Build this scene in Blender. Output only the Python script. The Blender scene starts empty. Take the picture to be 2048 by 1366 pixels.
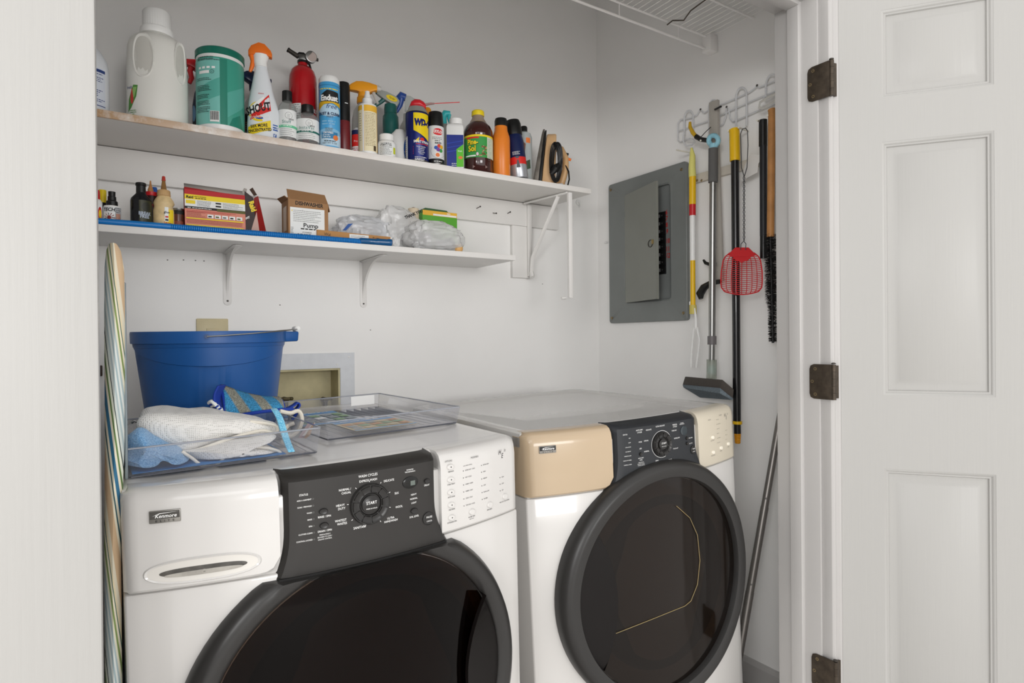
import bpy, bmesh, math, random
from mathutils import Vector, Matrix, noise
random.seed(7)
SC = bpy.context.scene; COL = SC.collection
# ---------------------------------------------------------------- camera
CR = Vector((0.83965725, -0.54303788, -0.00925003)); CU = Vector((0.01008937, -0.00143257, 0.99994807)); CF = Vector((0.54302294, 0.83970698, -0.00427604))
CC = Vector((0, 0, 1.20)); FPX = 1225.0
cd = bpy.data.cameras.new('camera'); cam = bpy.data.objects.new('camera', cd); COL.objects.link(cam)
cam.matrix_world = Matrix(((CR.x, CU.x, -CF.x, 0), (CR.y, CU.y, -CF.y, 0), (CR.z, CU.z, -CF.z, 1.20), (0, 0, 0, 1)))
cd.sensor_width = 36; cd.lens = 36 * FPX / 2048; cd.clip_start = 0.02
SC.camera = cam
# ---------------------------------------------------------------- world, lights, exposure
w = bpy.data.worlds.new('world'); SC.world = w; w.use_nodes = True
w.node_tree.nodes['Background'].inputs[0].default_value = (1.0, 0.98, 0.965, 1); w.node_tree.nodes['Background'].inputs[1].default_value = 1.32
def area(name, loc, target, size, power, col=(1, 1, 1), sy=None):
    l = bpy.data.lights.new(name, 'AREA'); l.energy = power; l.size = size; l.color = col
    if sy: l.shape = 'RECTANGLE'; l.size_y = sy
    o = bpy.data.objects.new(name, l); COL.objects.link(o); o.location = loc
    o.rotation_euler = (Vector(target) - Vector(loc)).to_track_quat('-Z', 'Y').to_euler()
    return o
area('front_fill_light', (0.2, -6.3, 1.75), (0.8, 2.0, 1.5), 2.4, 124, (1.0, 0.995, 0.985), 1.5)  # added fill far behind the camera, evens out the closet brightness
area('side_fill_light', (-2.9, -1.7, 1.85), (1.3, 1.4, 1.3), 1.0, 48, (1.0, 0.995, 0.985), 0.7)  # added fill from the left to brighten the right wall
area('near_fill_light', (-0.5, -0.9, 2.0), (1.1, 2.0, 1.4), 0.9, 3.5, (1, 1, 1), 0.6)  # weak added fill close to the camera, balances the brightness
vs = SC.view_settings
vs.view_transform = 'Standard'; vs.look = 'None'; vs.gamma = 1; vs.use_curve_mapping = False; vs.exposure = 0.0
SC.cycles.max_bounces = 10; SC.cycles.transparent_max_bounces = 24

# ---------------------------------------------------------------- helpers
def ray(px, py):
    return CF + CR * ((px - 1024) / FPX) - CU * ((py - 683) / FPX)
def at(px, py, X=None, Y=None, Z=None):
    d = ray(px, py)
    if X is not None: return CC + d * (X / d.x)
    if Y is not None: return CC + d * (Y / d.y)
    return CC + d * ((Z - 1.20) / d.z)
def lin(h):
    h = h.lstrip('#'); o = []
    for i in (0, 2, 4):
        c = int(h[i:i + 2], 16) / 255.0
        o.append(c / 12.92 if c <= 0.04045 else ((c + 0.055) / 1.055) ** 2.4)
    return (*o, 1)
_M = {}
def mat(name, col, rough=0.5, metal=0.0, spec=0.5, coat=0.0, bump=0, bscale=200, var=0, vscale=8, trans=0, ior=1.45, emit=None):
    if name in _M: return _M[name]
    m = bpy.data.materials.new(name); m.use_nodes = True; nt = m.node_tree; b = nt.nodes['Principled BSDF']
    c = lin(col) if isinstance(col, str) else (*col, 1)
    b.inputs['Base Color'].default_value = c; b.inputs['Roughness'].default_value = rough; b.inputs['Metallic'].default_value = metal
    b.inputs['Specular IOR Level'].default_value = spec; b.inputs['Coat Weight'].default_value = coat; b.inputs['IOR'].default_value = ior
    b.inputs['Transmission Weight'].default_value = trans
    if emit: b.inputs['Emission Color'].default_value = c; b.inputs['Emission Strength'].default_value = emit
    tc = nt.nodes.new('ShaderNodeTexCoord')
    if bump:
        n = nt.nodes.new('ShaderNodeTexNoise'); n.inputs['Scale'].default_value = bscale; n.inputs['Detail'].default_value = 4
        bp = nt.nodes.new('ShaderNodeBump'); bp.inputs['Strength'].default_value = bump; bp.inputs['Distance'].default_value = 0.002
        nt.links.new(tc.outputs['Object'], n.inputs['Vector']); nt.links.new(n.outputs['Fac'], bp.inputs['Height']); nt.links.new(bp.outputs['Normal'], b.inputs['Normal'])
    if var:
        n = nt.nodes.new('ShaderNodeTexNoise'); n.inputs['Scale'].default_value = vscale; n.inputs['Detail'].default_value = 5
        r = nt.nodes.new('ShaderNodeMapRange'); r.inputs['From Min'].default_value = 0.3; r.inputs['From Max'].default_value = 0.7
        r.inputs['To Min'].default_value = 1 - var; r.inputs['To Max'].default_value = 1 + var * 0.4
        mx = nt.nodes.new('ShaderNodeVectorMath'); mx.operation = 'SCALE'; mx.inputs[0].default_value = c[:3]
        nt.links.new(tc.outputs['Object'], n.inputs['Vector']); nt.links.new(n.outputs['Fac'], r.inputs['Value'])
        nt.links.new(r.outputs[0], mx.inputs['Scale']); nt.links.new(mx.outputs[0], b.inputs['Base Color'])
    _M[name] = m; return m
def mixmat(name, tint, clear, gloss=0.06, diff=0.0, dcol='#ffffff', rough=0.05, bump=0, bscale=30):
    """thin transparent plastic: transparent + diffuse/translucent + a glossy film"""
    if name in _M: return _M[name]
    m = bpy.data.materials.new(name); m.use_nodes = True; nt = m.node_tree; N = nt.nodes; L = nt.links
    for n in list(N): N.remove(n)
    out = N.new('ShaderNodeOutputMaterial'); t = N.new('ShaderNodeBsdfTransparent'); t.inputs[0].default_value = lin(tint)
    g = N.new('ShaderNodeBsdfGlossy'); g.inputs['Roughness'].default_value = rough
    d = N.new('ShaderNodeBsdfDiffuse'); d.inputs[0].default_value = lin(dcol)
    tr = N.new('ShaderNodeBsdfTranslucent'); tr.inputs[0].default_value = lin(dcol)
    dm = N.new('ShaderNodeMixShader'); dm.inputs[0].default_value = 0.35; L.new(d.outputs[0], dm.inputs[1]); L.new(tr.outputs[0], dm.inputs[2])
    a = N.new('ShaderNodeMixShader'); a.inputs[0].default_value = 1 - clear; L.new(t.outputs[0], a.inputs[1]); L.new(dm.outputs[0], a.inputs[2])
    fr = N.new('ShaderNodeFresnel'); fr.inputs[0].default_value = 1.45
    a0 = N.new('ShaderNodeMath'); a0.operation = 'ADD'; a0.inputs[1].default_value = gloss - 0.04; a0.use_clamp = True; L.new(fr.outputs[0], a0.inputs[0])
    ge = N.new('ShaderNodeNewGeometry'); iv = N.new('ShaderNodeMath'); iv.operation = 'SUBTRACT'; iv.inputs[0].default_value = 1; L.new(ge.outputs['Backfacing'], iv.inputs[1])
    ad = N.new('ShaderNodeMath'); ad.operation = 'MULTIPLY'; L.new(a0.outputs[0], ad.inputs[0]); L.new(iv.outputs[0], ad.inputs[1])
    b = N.new('ShaderNodeMixShader'); L.new(ad.outputs[0], b.inputs[0]); L.new(a.outputs[0], b.inputs[1]); L.new(g.outputs[0], b.inputs[2])
    if bump:
        tc = N.new('ShaderNodeTexCoord'); n = N.new('ShaderNodeTexNoise'); n.inputs['Scale'].default_value = bscale; n.inputs['Detail'].default_value = 6
        bp = N.new('ShaderNodeBump'); bp.inputs['Strength'].default_value = bump; bp.inputs['Distance'].default_value = 0.01
        L.new(tc.outputs['Object'], n.inputs['Vector']); L.new(n.outputs['Fac'], bp.inputs['Height'])
        for s in (g, d): L.new(bp.outputs[0], s.inputs['Normal'])
    L.new(b.outputs[0], out.inputs[0]); _M[name] = m; return m

def setp(o, label=None, cat=None, group=None, kind=None):
    if label: o['label'] = label
    if cat: o['category'] = cat
    if group: o['group'] = group
    if kind: o['kind'] = kind
    return o
def root(name, label, cat, loc=(0, 0, 0), rz=0, group=None, mw=None):
    o = bpy.data.objects.new(name, None); COL.objects.link(o); o.empty_display_size = 0.02
    if mw is not None: o.matrix_world = mw
    else: o.location = loc; o.rotation_euler = (0, 0, rz)
    return setp(o, label, cat, group)
class MB:
    def __init__(s): s.v = []; s.f = []; s.m = []
    def add(s, vs, fs, m=0):
        k = len(s.v); s.v += [tuple(p) for p in vs]
        for f in fs: s.f.append([i + k for i in f]); s.m.append(m)
        return s
    def box(s, a, b, m=0):
        x0, y0, z0 = a; x1, y1, z1 = b
        return s.add([(x0, y0, z0), (x1, y0, z0), (x1, y1, z0), (x0, y1, z0), (x0, y0, z1), (x1, y0, z1), (x1, y1, z1), (x0, y1, z1)],
                     [(0, 3, 2, 1), (4, 5, 6, 7), (0, 1, 5, 4), (1, 2, 6, 5), (2, 3, 7, 6), (3, 0, 4, 7)], m)
    def hexa(s, P, m=0):
        """8 corners: bottom ring of 4 then top ring of 4"""
        return s.add(P, [(0, 3, 2, 1), (4, 5, 6, 7), (0, 1, 5, 4), (1, 2, 6, 5), (2, 3, 7, 6), (3, 0, 4, 7)], m)
    def lathe(s, prof, n=32, m=0, sx=1, sy=1, cx=0, cy=0, ms=None, cap=True, M=None, sq=0):
        """prof: (r, z) from bottom to top"""
        vs = []
        for r, z in prof:
            for i in range(n):
                a = 2 * math.pi * i / n; ca, sa = math.cos(a), math.sin(a)
                if sq:
                    e = 1 - sq; ca = math.copysign(abs(ca) ** e, ca); sa = math.copysign(abs(sa) ** e, sa)
                p = Vector((cx + r * sx * ca, cy + r * sy * sa, z)); vs.append(M @ p if M else p)
        k = len(s.v); s.v += [tuple(p) for p in vs]
        for j in range(len(prof) - 1):
            for i in range(n):
                i2 = (i + 1) % n; s.f.append([k + j * n + i, k + j * n + i2, k + (j + 1) * n + i2, k + (j + 1) * n + i]); s.m.append(ms[j] if ms else m)
        if cap:
            s.f.append([k + i for i in reversed(range(n))]); s.m.append(ms[0] if ms else m)
            s.f.append([k + (len(prof) - 1) * n + i for i in range(n)]); s.m.append(ms[-1] if ms else m)
        return s
    def cyl(s, p0, p1, r, n=16, m=0, r1=None):
        return s.tube([p0, p1], [r, r if r1 is None else r1], n, m)
    def tube(s, pts, r, n=8, m=0, closed=False, flat=None):
        pts = [Vector(p) for p in pts]; N = len(pts); rs = r if isinstance(r, (list, tuple)) else [r] * N
        vs = []; up = None
        for i, p in enumerate(pts):
            if closed: t = pts[(i + 1) % N] - pts[i - 1]
            else: t = pts[min(i + 1, N - 1)] - pts[max(i - 1, 0)]
            t.normalize()
            if up is None:
                up = Vector((0, 0, 1)) if abs(t.z) < 0.9 else Vector((0, 1, 0))
            u = (up - t * up.dot(t))
            if u.length < 1e-6: u = t.orthogonal()
            u.normalize(); v = t.cross(u); up = u
            fl = flat or (1, 1)
            for k in range(n):
                a = 2 * math.pi * k / n; vs.append(p + u * math.cos(a) * rs[i] * fl[0] + v * math.sin(a) * rs[i] * fl[1])
        k0 = len(s.v); s.v += [tuple(p) for p in vs]
        R = N if closed else N - 1
        for i in range(R):
            for k in range(n):
                a = k0 + i * n + k; b = k0 + i * n + (k + 1) % n; j = (i + 1) % N
                s.f.append([a, b, k0 + j * n + (k + 1) % n, k0 + j * n + k]); s.m.append(m)
        if not closed:
            s.f.append([k0 + k for k in reversed(range(n))]); s.m.append(m); s.f.append([k0 + (N - 1) * n + k for k in range(n)]); s.m.append(m)
        return s
    def prism(s, out, y0, y1, axis='y', m=0, M=None):
        """outline of 2D points (x,z) extruded along y (or given axis)"""
        n = len(out)
        def P(u, v, t):
            p = {'y': (u, t, v), 'x': (t, u, v), 'z': (u, v, t)}[axis]
            return (M @ Vector(p)) if M else Vector(p)
        vs = [P(u, v, y0) for u, v in out] + [P(u, v, y1) for u, v in out]
        return s.add(vs, [list(range(n)), list(reversed(range(n, 2 * n)))] + [[i, i + n, (i + 1) % n + n, (i + 1) % n] for i in range(n)], m)
    def loft(s, rings, m=0, cap=True, closed=True):
        n = len(rings[0]); k = len(s.v)
        for r in rings: s.v += [tuple(p) for p in r]
        for j in range(len(rings) - 1):
            for i in range(n if closed else n - 1):
                s.f.append([k + j * n + i, k + j * n + (i + 1) % n, k + (j + 1) * n + (i + 1) % n, k + (j + 1) * n + i]); s.m.append(m)
        if cap and closed:
            s.f.append([k + i for i in reversed(range(n))]); s.m.append(m); s.f.append([k + (len(rings) - 1) * n + i for i in range(n)]); s.m.append(m)
        return s
    def sphere(s, c, r, n=12, m=0, sc=(1, 1, 1)):
        prof = []
        rings = []
        for j in range(1, n // 2 + 1):
            ph = math.pi * j / (n // 2 + 1)
            rings.append([(c[0] + sc[0] * r * math.sin(ph) * math.cos(2 * math.pi * i / n), c[1] + sc[1] * r * math.sin(ph) * math.sin(2 * math.pi * i / n), c[2] - sc[2] * r * math.cos(ph)) for i in range(n)])
        return s.loft(rings, m)
    def build(s, name, parent=None, mats=None, smooth=True, bevel=0, seg=2, ang=35, label=None, kind=None, solid=0, sub=0, cat=None, group=None, M=None):
        me = bpy.data.meshes.new(name); me.from_pydata(s.v, [], s.f)
        if not isinstance(mats, (list, tuple)): mats = [mats]
        for mm in mats: me.materials.append(mm)
        me.polygons.foreach_set('material_index', s.m)
        bm = bmesh.new(); bm.from_mesh(me)
        bmesh.ops.recalc_face_normals(bm, faces=bm.faces)
        if bevel:
            bm.normal_update()
            ed = [e for e in bm.edges if len(e.link_faces) == 2 and e.calc_face_angle(0) > math.radians(ang)]
            bmesh.ops.bevel(bm, geom=ed, offset=bevel, offset_type='OFFSET', segments=seg, profile=0.5, affect='EDGES', clamp_overlap=True)
        if M is not None: bmesh.ops.transform(bm, matrix=M, verts=bm.verts)
        bm.to_mesh(me); bm.free(); me.update()
        if smooth:
            me.shade_smooth(); me.set_sharp_from_angle(angle=math.radians(38))
        o = bpy.data.objects.new(name, me); COL.objects.link(o)
        if parent: o.parent = parent
        if solid:
            md = o.modifiers.new('s', 'SOLIDIFY'); md.thickness = solid; md.offset = 0
        if sub:
            md = o.modifiers.new('u', 'SUBSURF'); md.levels = sub; md.render_levels = sub
        return setp(o, label, cat, group, kind)
_T = {}
def glyphs(s, bold=0, spacing=1.0):
    k = (s, bold, spacing)
    if k in _T: return _T[k]
    c = bpy.data.curves.new('t', 'FONT'); c.body = s; c.size = 1; c.resolution_u = 2; c.offset = bold; c.space_character = spacing; c.fill_mode = 'FRONT'
    o = bpy.data.objects.new('t', c); me = bpy.data.meshes.new_from_object(o)
    v = [(p.co.x, p.co.y) for p in me.vertices]; f = [list(p.vertices) for p in me.polygons]
    bpy.data.objects.remove(o); bpy.data.meshes.remove(me)
    _T[k] = (v, f); return _T[k]
def clip(poly, x, keep_gt):
    out = []
    for i in range(len(poly)):
        a = poly[i - 1]; b = poly[i]
        ia = (a[0] >= x) == keep_gt or a[0] == x; ib = (b[0] >= x) == keep_gt or b[0] == x
        if ia != ib:
            t = (x - a[0]) / (b[0] - a[0]); out.append((x, a[1] + t * (b[1] - a[1])))
        if ib: out.append(b)
    return out
class Decal:
    """flat print laid on a surface; fn(u, v, off) -> local point"""
    def __init__(s, fn, step=0.004, eps=0.00012): s.fn = fn; s.b = MB(); s.mats = []; s.step = step; s.l = 0; s.eps = eps; s.tx = .0003 if step else 0
    def mi(s, m):
        if m not in s.mats: s.mats.append(m)
        return s.mats.index(m)
    def poly(s, pts, m):
        s.l += 1; off = s.eps * s.l + 0.0002; mi = s.mi(m)
        x0 = min(p[0] for p in pts); x1 = max(p[0] for p in pts); n = max(1, math.ceil((x1 - x0) / s.step)) if s.step else 1
        for i in range(n):
            q = pts
            if n > 1: q = clip(clip(pts, x0 + (x1 - x0) * i / n, True), x0 + (x1 - x0) * (i + 1) / n, False)
            if len(q) < 3: continue
            s.b.add([s.fn(u, v, off) for u, v in q], [list(range(len(q)))], mi)
        return s
    def rect(s, x0, y0, x1, y1, m): return s.poly([(x0, y0), (x1, y0), (x1, y1), (x0, y1)], m)
    def ell(s, cx, cy, rx, ry, m, n=20): return s.poly([(cx + rx * math.cos(2 * math.pi * i / n), cy + ry * math.sin(2 * math.pi * i / n)) for i in range(n)], m)
    def ring(s, cx, cy, r, t, m, a0=0, a1=360, n=32):
        s.l += 1; off = s.eps * s.l + 0.0002; mi = s.mi(m)
        for i in range(n):
            a, b = [math.radians(a0 + (a1 - a0) * k / n) for k in (i, i + 1)]
            s.b.add([s.fn(cx + q * math.cos(c), cy + q * math.sin(c), off) for q, c in ((r, a), (r + t, a), (r + t, b), (r, b))], [(0, 1, 2, 3)], mi)
        return s
    def text(s, t, x, y, h, m, al='C', bold=0, sh=0, sx=1.0, rot=0, sp=1.0):
        v, f = glyphs(t, bold, sp)
        if not v: return s
        w = max(p[0] for p in v); k = h / 0.7
        dx = {'C': -w / 2, 'L': 0, 'R': -w}[al]; s.l += 1; off = s.eps * s.l + 0.0002
        c, n = math.cos(math.radians(rot)), math.sin(math.radians(rot)); P = []
        for a, b in v:
            a = (a + dx) * k * sx + b * k * sh; b = b * k
            P.append(s.fn(x + a * c - b * n, y + a * n + b * c, off + s.tx))
        s.b.add(P, f, s.mi(m)); return s
    def lines(s, x0, x1, y0, n, dy, h, m, seed=1, ragged=0.3):
        rnd = random.Random(seed); s.l += 1; off = s.eps * s.l + 0.0002; mi = s.mi(m)
        for i in range(n):
            y = y0 - i * dy; x = x0; e = x1 - rnd.random() * ragged * (x1 - x0)
            while x < e:
                w = min(h * rnd.uniform(1.2, 4.5), e - x)
                s.b.add([s.fn(a, b, off) for a, b in ((x, y), (x + w, y), (x + w, y + h), (x, y + h))], [(0, 1, 2, 3)], mi); x += w + h * 0.7
        return s
    def build(s, name, parent, label=None, recalc=False):
        me = bpy.data.meshes.new(name); me.from_pydata([tuple(p) for p in s.b.v], [], s.b.f)
        for m in s.mats: me.materials.append(m)
        me.polygons.foreach_set('material_index', s.b.m); me.update()
        o = bpy.data.objects.new(name, me); COL.objects.link(o); o.parent = parent
        return setp(o, label)
def cmap(r, a0=0.0, sx=1, sy=1, cx=0, cy=0):
    rf = r if callable(r) else (lambda v: r)
    rr = rf(0) if not callable(r) else None
    def fn(u, v, o):
        R = rf(v); R0 = rr or R; a = u / R0 + a0
        return Vector((cx + (R * sx + o) * math.sin(a), cy - (R * sy + o) * math.cos(a), v))
    return fn
def pmap(o, x=(1, 0, 0), y=(0, 0, 1)):
    o = Vector(o); x = Vector(x).normalized(); y = Vector(y).normalized(); n = x.cross(y)
    return lambda u, v, k: o + x * u + y * v + n * k

# common materials
M_wall = mat('wall_paint', '#f4f3f1', 0.45, bump=0.12, bscale=60, var=0.03, vscale=3)
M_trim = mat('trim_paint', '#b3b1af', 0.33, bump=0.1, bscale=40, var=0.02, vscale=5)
M_shelf = mat('shelf_paint', '#eae8e5', 0.4, bump=0.1, bscale=50, var=0.03, vscale=6)
M_white = mat('white_plastic', '#e8e8e6', 0.35)
M_wht = mat('white_print', '#f2f2f0', 0.5)
M_blk = mat('black_plastic', '#141414', 0.35)
M_ink = mat('black_print', '#161616', 0.6)
M_grey = mat('grey_print', '#6c6c6a', 0.6)
M_steel = mat('brushed_steel', '#9a9a98', 0.32, metal=1.0)
M_dsteel = mat('dark_steel', '#56524e', 0.45, metal=0.9)
M_enamel = mat('white_enamel', '#c6c4c1', 0.16, coat=0.4)
M_cream = mat('yellowed_plastic', '#b19d82', 0.2, coat=0.3, var=0.04, vscale=5)
M_cream2 = mat('yellowed_plastic_pale', '#c4bcab', 0.25, var=0.03, vscale=6)
M_red = mat('red_plastic', '#c31f26', 0.35)
M_card = mat('cardboard', '#a87f58', 0.8, bump=0.2, bscale=120, var=0.08, vscale=12)

# ================================================================ SETTING
def struct(name, mb, m, smooth=False, bevel=0, **k):
    return mb.build(name, None, m, smooth=smooth or bool(bevel), bevel=bevel, kind='structure', **k)
WX, BY = 1.84, 2.12; LX = -0.30; CEIL = 2.95; FY0, FY1 = 0.885, 1.02; HZ = 2.085
floor_m = mat('grey_floor', '#a8a19c', 0.45, bump=0.1, bscale=30, var=0.12, vscale=9)
struct('floor', MB().box((LX - .1, .95, -0.05), (WX + .1, BY + .1, 0)), floor_m)
struct('floor', MB().box((-3.5, -4.5, -0.05), (4.2, .95, 0)), mat('pale_hall_floor', '#ece9e6', .6))
struct('ceiling', MB().box((LX, FY1, CEIL), (WX, BY, CEIL + .05)), M_wall)
# back wall with a recess for the washer outlet box
bw = MB(); x0, x1, z0, z1 = 0.40, 0.655, 0.92, 1.104
for a, b, c, d in ((LX, x0, 0, CEIL), (x1, WX + .1, 0, CEIL), (x0, x1, 0, z0), (x0, x1, z1, CEIL)):
    bw.box((a, BY, c), (b, BY + .1, d))
struct('wall_back', bw, M_wall)
struct('wall_right', MB().box((WX, FY1, 0), (WX + .1, BY, CEIL)), M_wall)
struct('wall_left', MB().box((LX - .1, FY1, 0), (LX, BY + .1, CEIL)), M_wall)
fw = MB().box((1.56, FY0, 0), (3.2, FY1, CEIL)).box((LX - .1, FY0, HZ + .03), (1.56, FY1, CEIL)).box((-2.5, FY0, 0), (-0.05, FY1, CEIL))
struct('wall_front', fw, M_wall)
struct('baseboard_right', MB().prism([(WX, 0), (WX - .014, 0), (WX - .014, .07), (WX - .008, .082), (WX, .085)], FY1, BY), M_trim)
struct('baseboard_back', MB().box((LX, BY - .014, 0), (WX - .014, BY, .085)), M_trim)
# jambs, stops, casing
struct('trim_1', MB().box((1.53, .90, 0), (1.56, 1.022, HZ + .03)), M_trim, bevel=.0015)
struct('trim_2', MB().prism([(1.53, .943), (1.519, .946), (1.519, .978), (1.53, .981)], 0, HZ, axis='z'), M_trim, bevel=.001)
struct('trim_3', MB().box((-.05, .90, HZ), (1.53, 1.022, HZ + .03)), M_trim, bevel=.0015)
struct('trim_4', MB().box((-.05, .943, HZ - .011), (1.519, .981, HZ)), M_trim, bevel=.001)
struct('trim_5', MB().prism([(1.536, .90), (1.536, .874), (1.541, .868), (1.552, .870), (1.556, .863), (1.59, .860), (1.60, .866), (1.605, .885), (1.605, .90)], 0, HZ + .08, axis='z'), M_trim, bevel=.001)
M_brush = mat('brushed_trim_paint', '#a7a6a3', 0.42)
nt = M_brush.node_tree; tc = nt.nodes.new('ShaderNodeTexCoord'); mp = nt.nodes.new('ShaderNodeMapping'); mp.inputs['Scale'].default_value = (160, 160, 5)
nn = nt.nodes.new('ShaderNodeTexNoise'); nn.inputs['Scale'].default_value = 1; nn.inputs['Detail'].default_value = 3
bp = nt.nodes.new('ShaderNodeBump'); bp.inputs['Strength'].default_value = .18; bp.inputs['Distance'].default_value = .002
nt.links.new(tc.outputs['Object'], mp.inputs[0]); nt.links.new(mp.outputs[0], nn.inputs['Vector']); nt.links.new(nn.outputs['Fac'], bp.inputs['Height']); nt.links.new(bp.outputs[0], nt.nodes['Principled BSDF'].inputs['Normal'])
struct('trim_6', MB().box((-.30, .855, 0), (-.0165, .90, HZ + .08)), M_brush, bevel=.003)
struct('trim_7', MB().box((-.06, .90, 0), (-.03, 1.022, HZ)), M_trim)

# open door leaf
DPH = math.radians(143); du = Vector((math.sin(DPH), math.cos(DPH), 0)); dn = Vector((du.y, -du.x, 0))  # dn: normal facing the camera side
H0 = Vector((1.562, .862, 0))
if dn.dot(Vector((0, 0, 0)) - H0) < 0: dn = -dn
door = root('door_1', None, None, (0, 0, 0)); door['kind'] = 'structure'
def DP(s, z, o=0): return H0 + du * s + Vector((0, 0, z)) + dn * o
cols = [(.095, .328), (.428, .66)]; rows = [(1.79, 2.02 - .0), (1.05, 1.685), (.20, .865)]
db = MB(); xs = [0, .095, .328, .428, .66, .758]; zs = [.01, .20, .865, 1.05, 1.685, 1.795, 1.935, 2.05]
rows = [(.20, .865), (1.05, 1.685), (1.795, 1.935 + .08)]; zs = [.01, .20, .865, 1.05, 1.685, 1.795, 2.015, 2.075]
for i in range(5):
    for j in range(7):
        if i in (1, 3) and j in (1, 3, 5): continue
        a, b, c, d = xs[i], xs[i + 1], zs[j], zs[j + 1]
        db.hexa([DP(a, c, -.035), DP(b, c, -.035), DP(b, c, 0), DP(a, c, 0), DP(a, d, -.035), DP(b, d, -.035), DP(b, d, 0), DP(a, d, 0)])
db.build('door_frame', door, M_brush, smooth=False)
for i in (1, 3):
    for j in (1, 3, 5):
        a, b, c, d = xs[i], xs[i + 1], zs[j], zs[j + 1]; p = MB()
        def rect(k, o): return [DP(a + k, c + k, o), DP(b - k, c + k, o), DP(b - k, d - k, o), DP(a + k, d - k, o)]
        p.loft([rect(0, -.034), rect(0, -.0005), rect(.004, -.002), rect(.007, -.006), rect(.011, -.006), rect(.013, -.0105), rect(.028, -.0105), rect(.037, -.005)], cap=True)
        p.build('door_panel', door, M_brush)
M_bronze = mat('aged_bronze', '#4b4238', 0.45, metal=.6, var=.35, vscale=60)
M_screw = mat('worn_brass_screw', '#8b7a5c', 0.4, metal=.8)
for k, zc in enumerate((1.855, 1.082, .325)):
    h = bpy.data.objects.new('hinge', None); COL.objects.link(h); h.parent = door
    lf = MB(); ys0, ys1 = .866, .926
    out = [(ys0, zc - .045), (ys1 - .012, zc - .045), (ys1 - .003, zc - .041), (ys1, zc - .032), (ys1, zc + .032), (ys1 - .003, zc + .041), (ys1 - .012, zc + .045), (ys0, zc + .045)]
    lf.prism(out, 1.527, 1.531, axis='x'); lf.build('hinge_leaf', h, M_bronze, bevel=.0004)
    l2 = MB(); a0 = Vector((1.545, .862, 0)); 
    l2.hexa([Vector((1.541, .874, zc - .042)), H0 + Vector((0.0, 0.0, zc - .042)) + dn * -.004, H0 + Vector((0, 0, zc - .042)) + dn * -.001, Vector((1.545, .866, zc - .042)),
             Vector((1.541, .874, zc + .042)), H0 + Vector((0, 0, zc + .042)) + dn * -.004, H0 + Vector((0, 0, zc + .042)) + dn * -.001, Vector((1.545, .866, zc + .042))])
    l2.build('hinge_leaf', h, M_bronze)
    kn = MB()
    for q in range(5): kn.cyl((1.532, .864, zc - .045 + q * .018), (1.532, .864, zc - .0275 + q * .018), .0058, 14)
    kn.build('knuckle', h, M_bronze)
    MB().lathe([(.002, 0), (.0052, .001), (.0058, .003), (.003, .0045)], 12, M=Matrix.Translation((1.532, .864, zc + .0455))).build('hinge_pin', h, M_dsteel)
    for dy, dz in ((.016, .033), (.008, 0), (.016, -.033)):
        sc = MB().cyl((1.5275, ys1 - dy, zc + dz), (1.5262, ys1 - dy, zc + dz), .0042, 12); sc.cyl((1.5262, ys1 - dy, zc + dz), (1.5259, ys1 - dy, zc + dz), .0018, 8, 1)
        sc.build('screw', h, [M_screw, M_ink])
# ================================================================ WASHER AND DRYER
W = .686; HH = .98; BOW = .06
def fy(x): return -BOW * (1 - ((x - W / 2) / (W / 2)) ** 2)
def mmat(x, y, z, a, b, c):
    a, b, c = map(math.radians, (a, b, c))
    Rz = Matrix.Rotation(a, 4, 'Z'); Rx = Matrix.Rotation(b, 4, 'X'); Ry = Matrix.Rotation(c, 4, 'Y')
    return Matrix.Translation((x, y, z)) @ Rz @ Rx @ Ry @ Matrix.Translation((0, 0, -HH))
def fmap(lean=0.0):
    """console front: u = x, v = height below top (negative), laid on the bowed front"""
    def fn(u, v, o):
        d = (2 * BOW * 2 * (u - W / 2) / (W / 2) ** 2) * .5
        n = Vector((d, -1, 0)).normalized()
        return Vector((u, fy(u) + .0, HH + v)) + n * o
    return fn
def strip(x0, x1, z0f, z1f, off0, n=24, m=0, mb=None, back=.03):
    """a bowed slab between x0 and x1, thickness from +back to -off0 in front of the bow"""
    mb = mb or MB(); rings = []
    for i in range(n + 1):
        x = x0 + (x1 - x0) * i / n; z0 = z0f(x) if callable(z0f) else z0f; z1 = z1f(x) if callable(z1f) else z1f
        y = fy(x)
        rings.append([(x, y + back, z0), (x, y - off0, z0), (x, y - off0, z1), (x, y + back, z1)])
    return mb.loft(rings, m)
CON = .148
glass_washer = mixmat('smoked_door_glass', '#a5875f', .60, gloss=.016, diff=1, dcol='#0a0604', rough=.05)
glass_dryer = mixmat('smoked_dryer_glass', '#c8b8a8', .5, gloss=.03, diff=1, dcol='#1d1713', rough=.07)
M_char = mat('charcoal_plastic', '#242220', 0.42, var=.05, vscale=20)
M_charb = mat('slate_plastic', '#1f2226', 0.45)
M_ring = mat('door_ring_plastic', '#262524', 0.36)
M_gap = mat('dark_gap', '#0c0b0a', .6)
M_badge = mat('badge_silver', '#8c8a85', .35, metal=.7)
M_btn = mat('black_button', '#1f1e1d', .28)
M_wbtn = mat('white_button', '#c9c7c4', .3)
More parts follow.
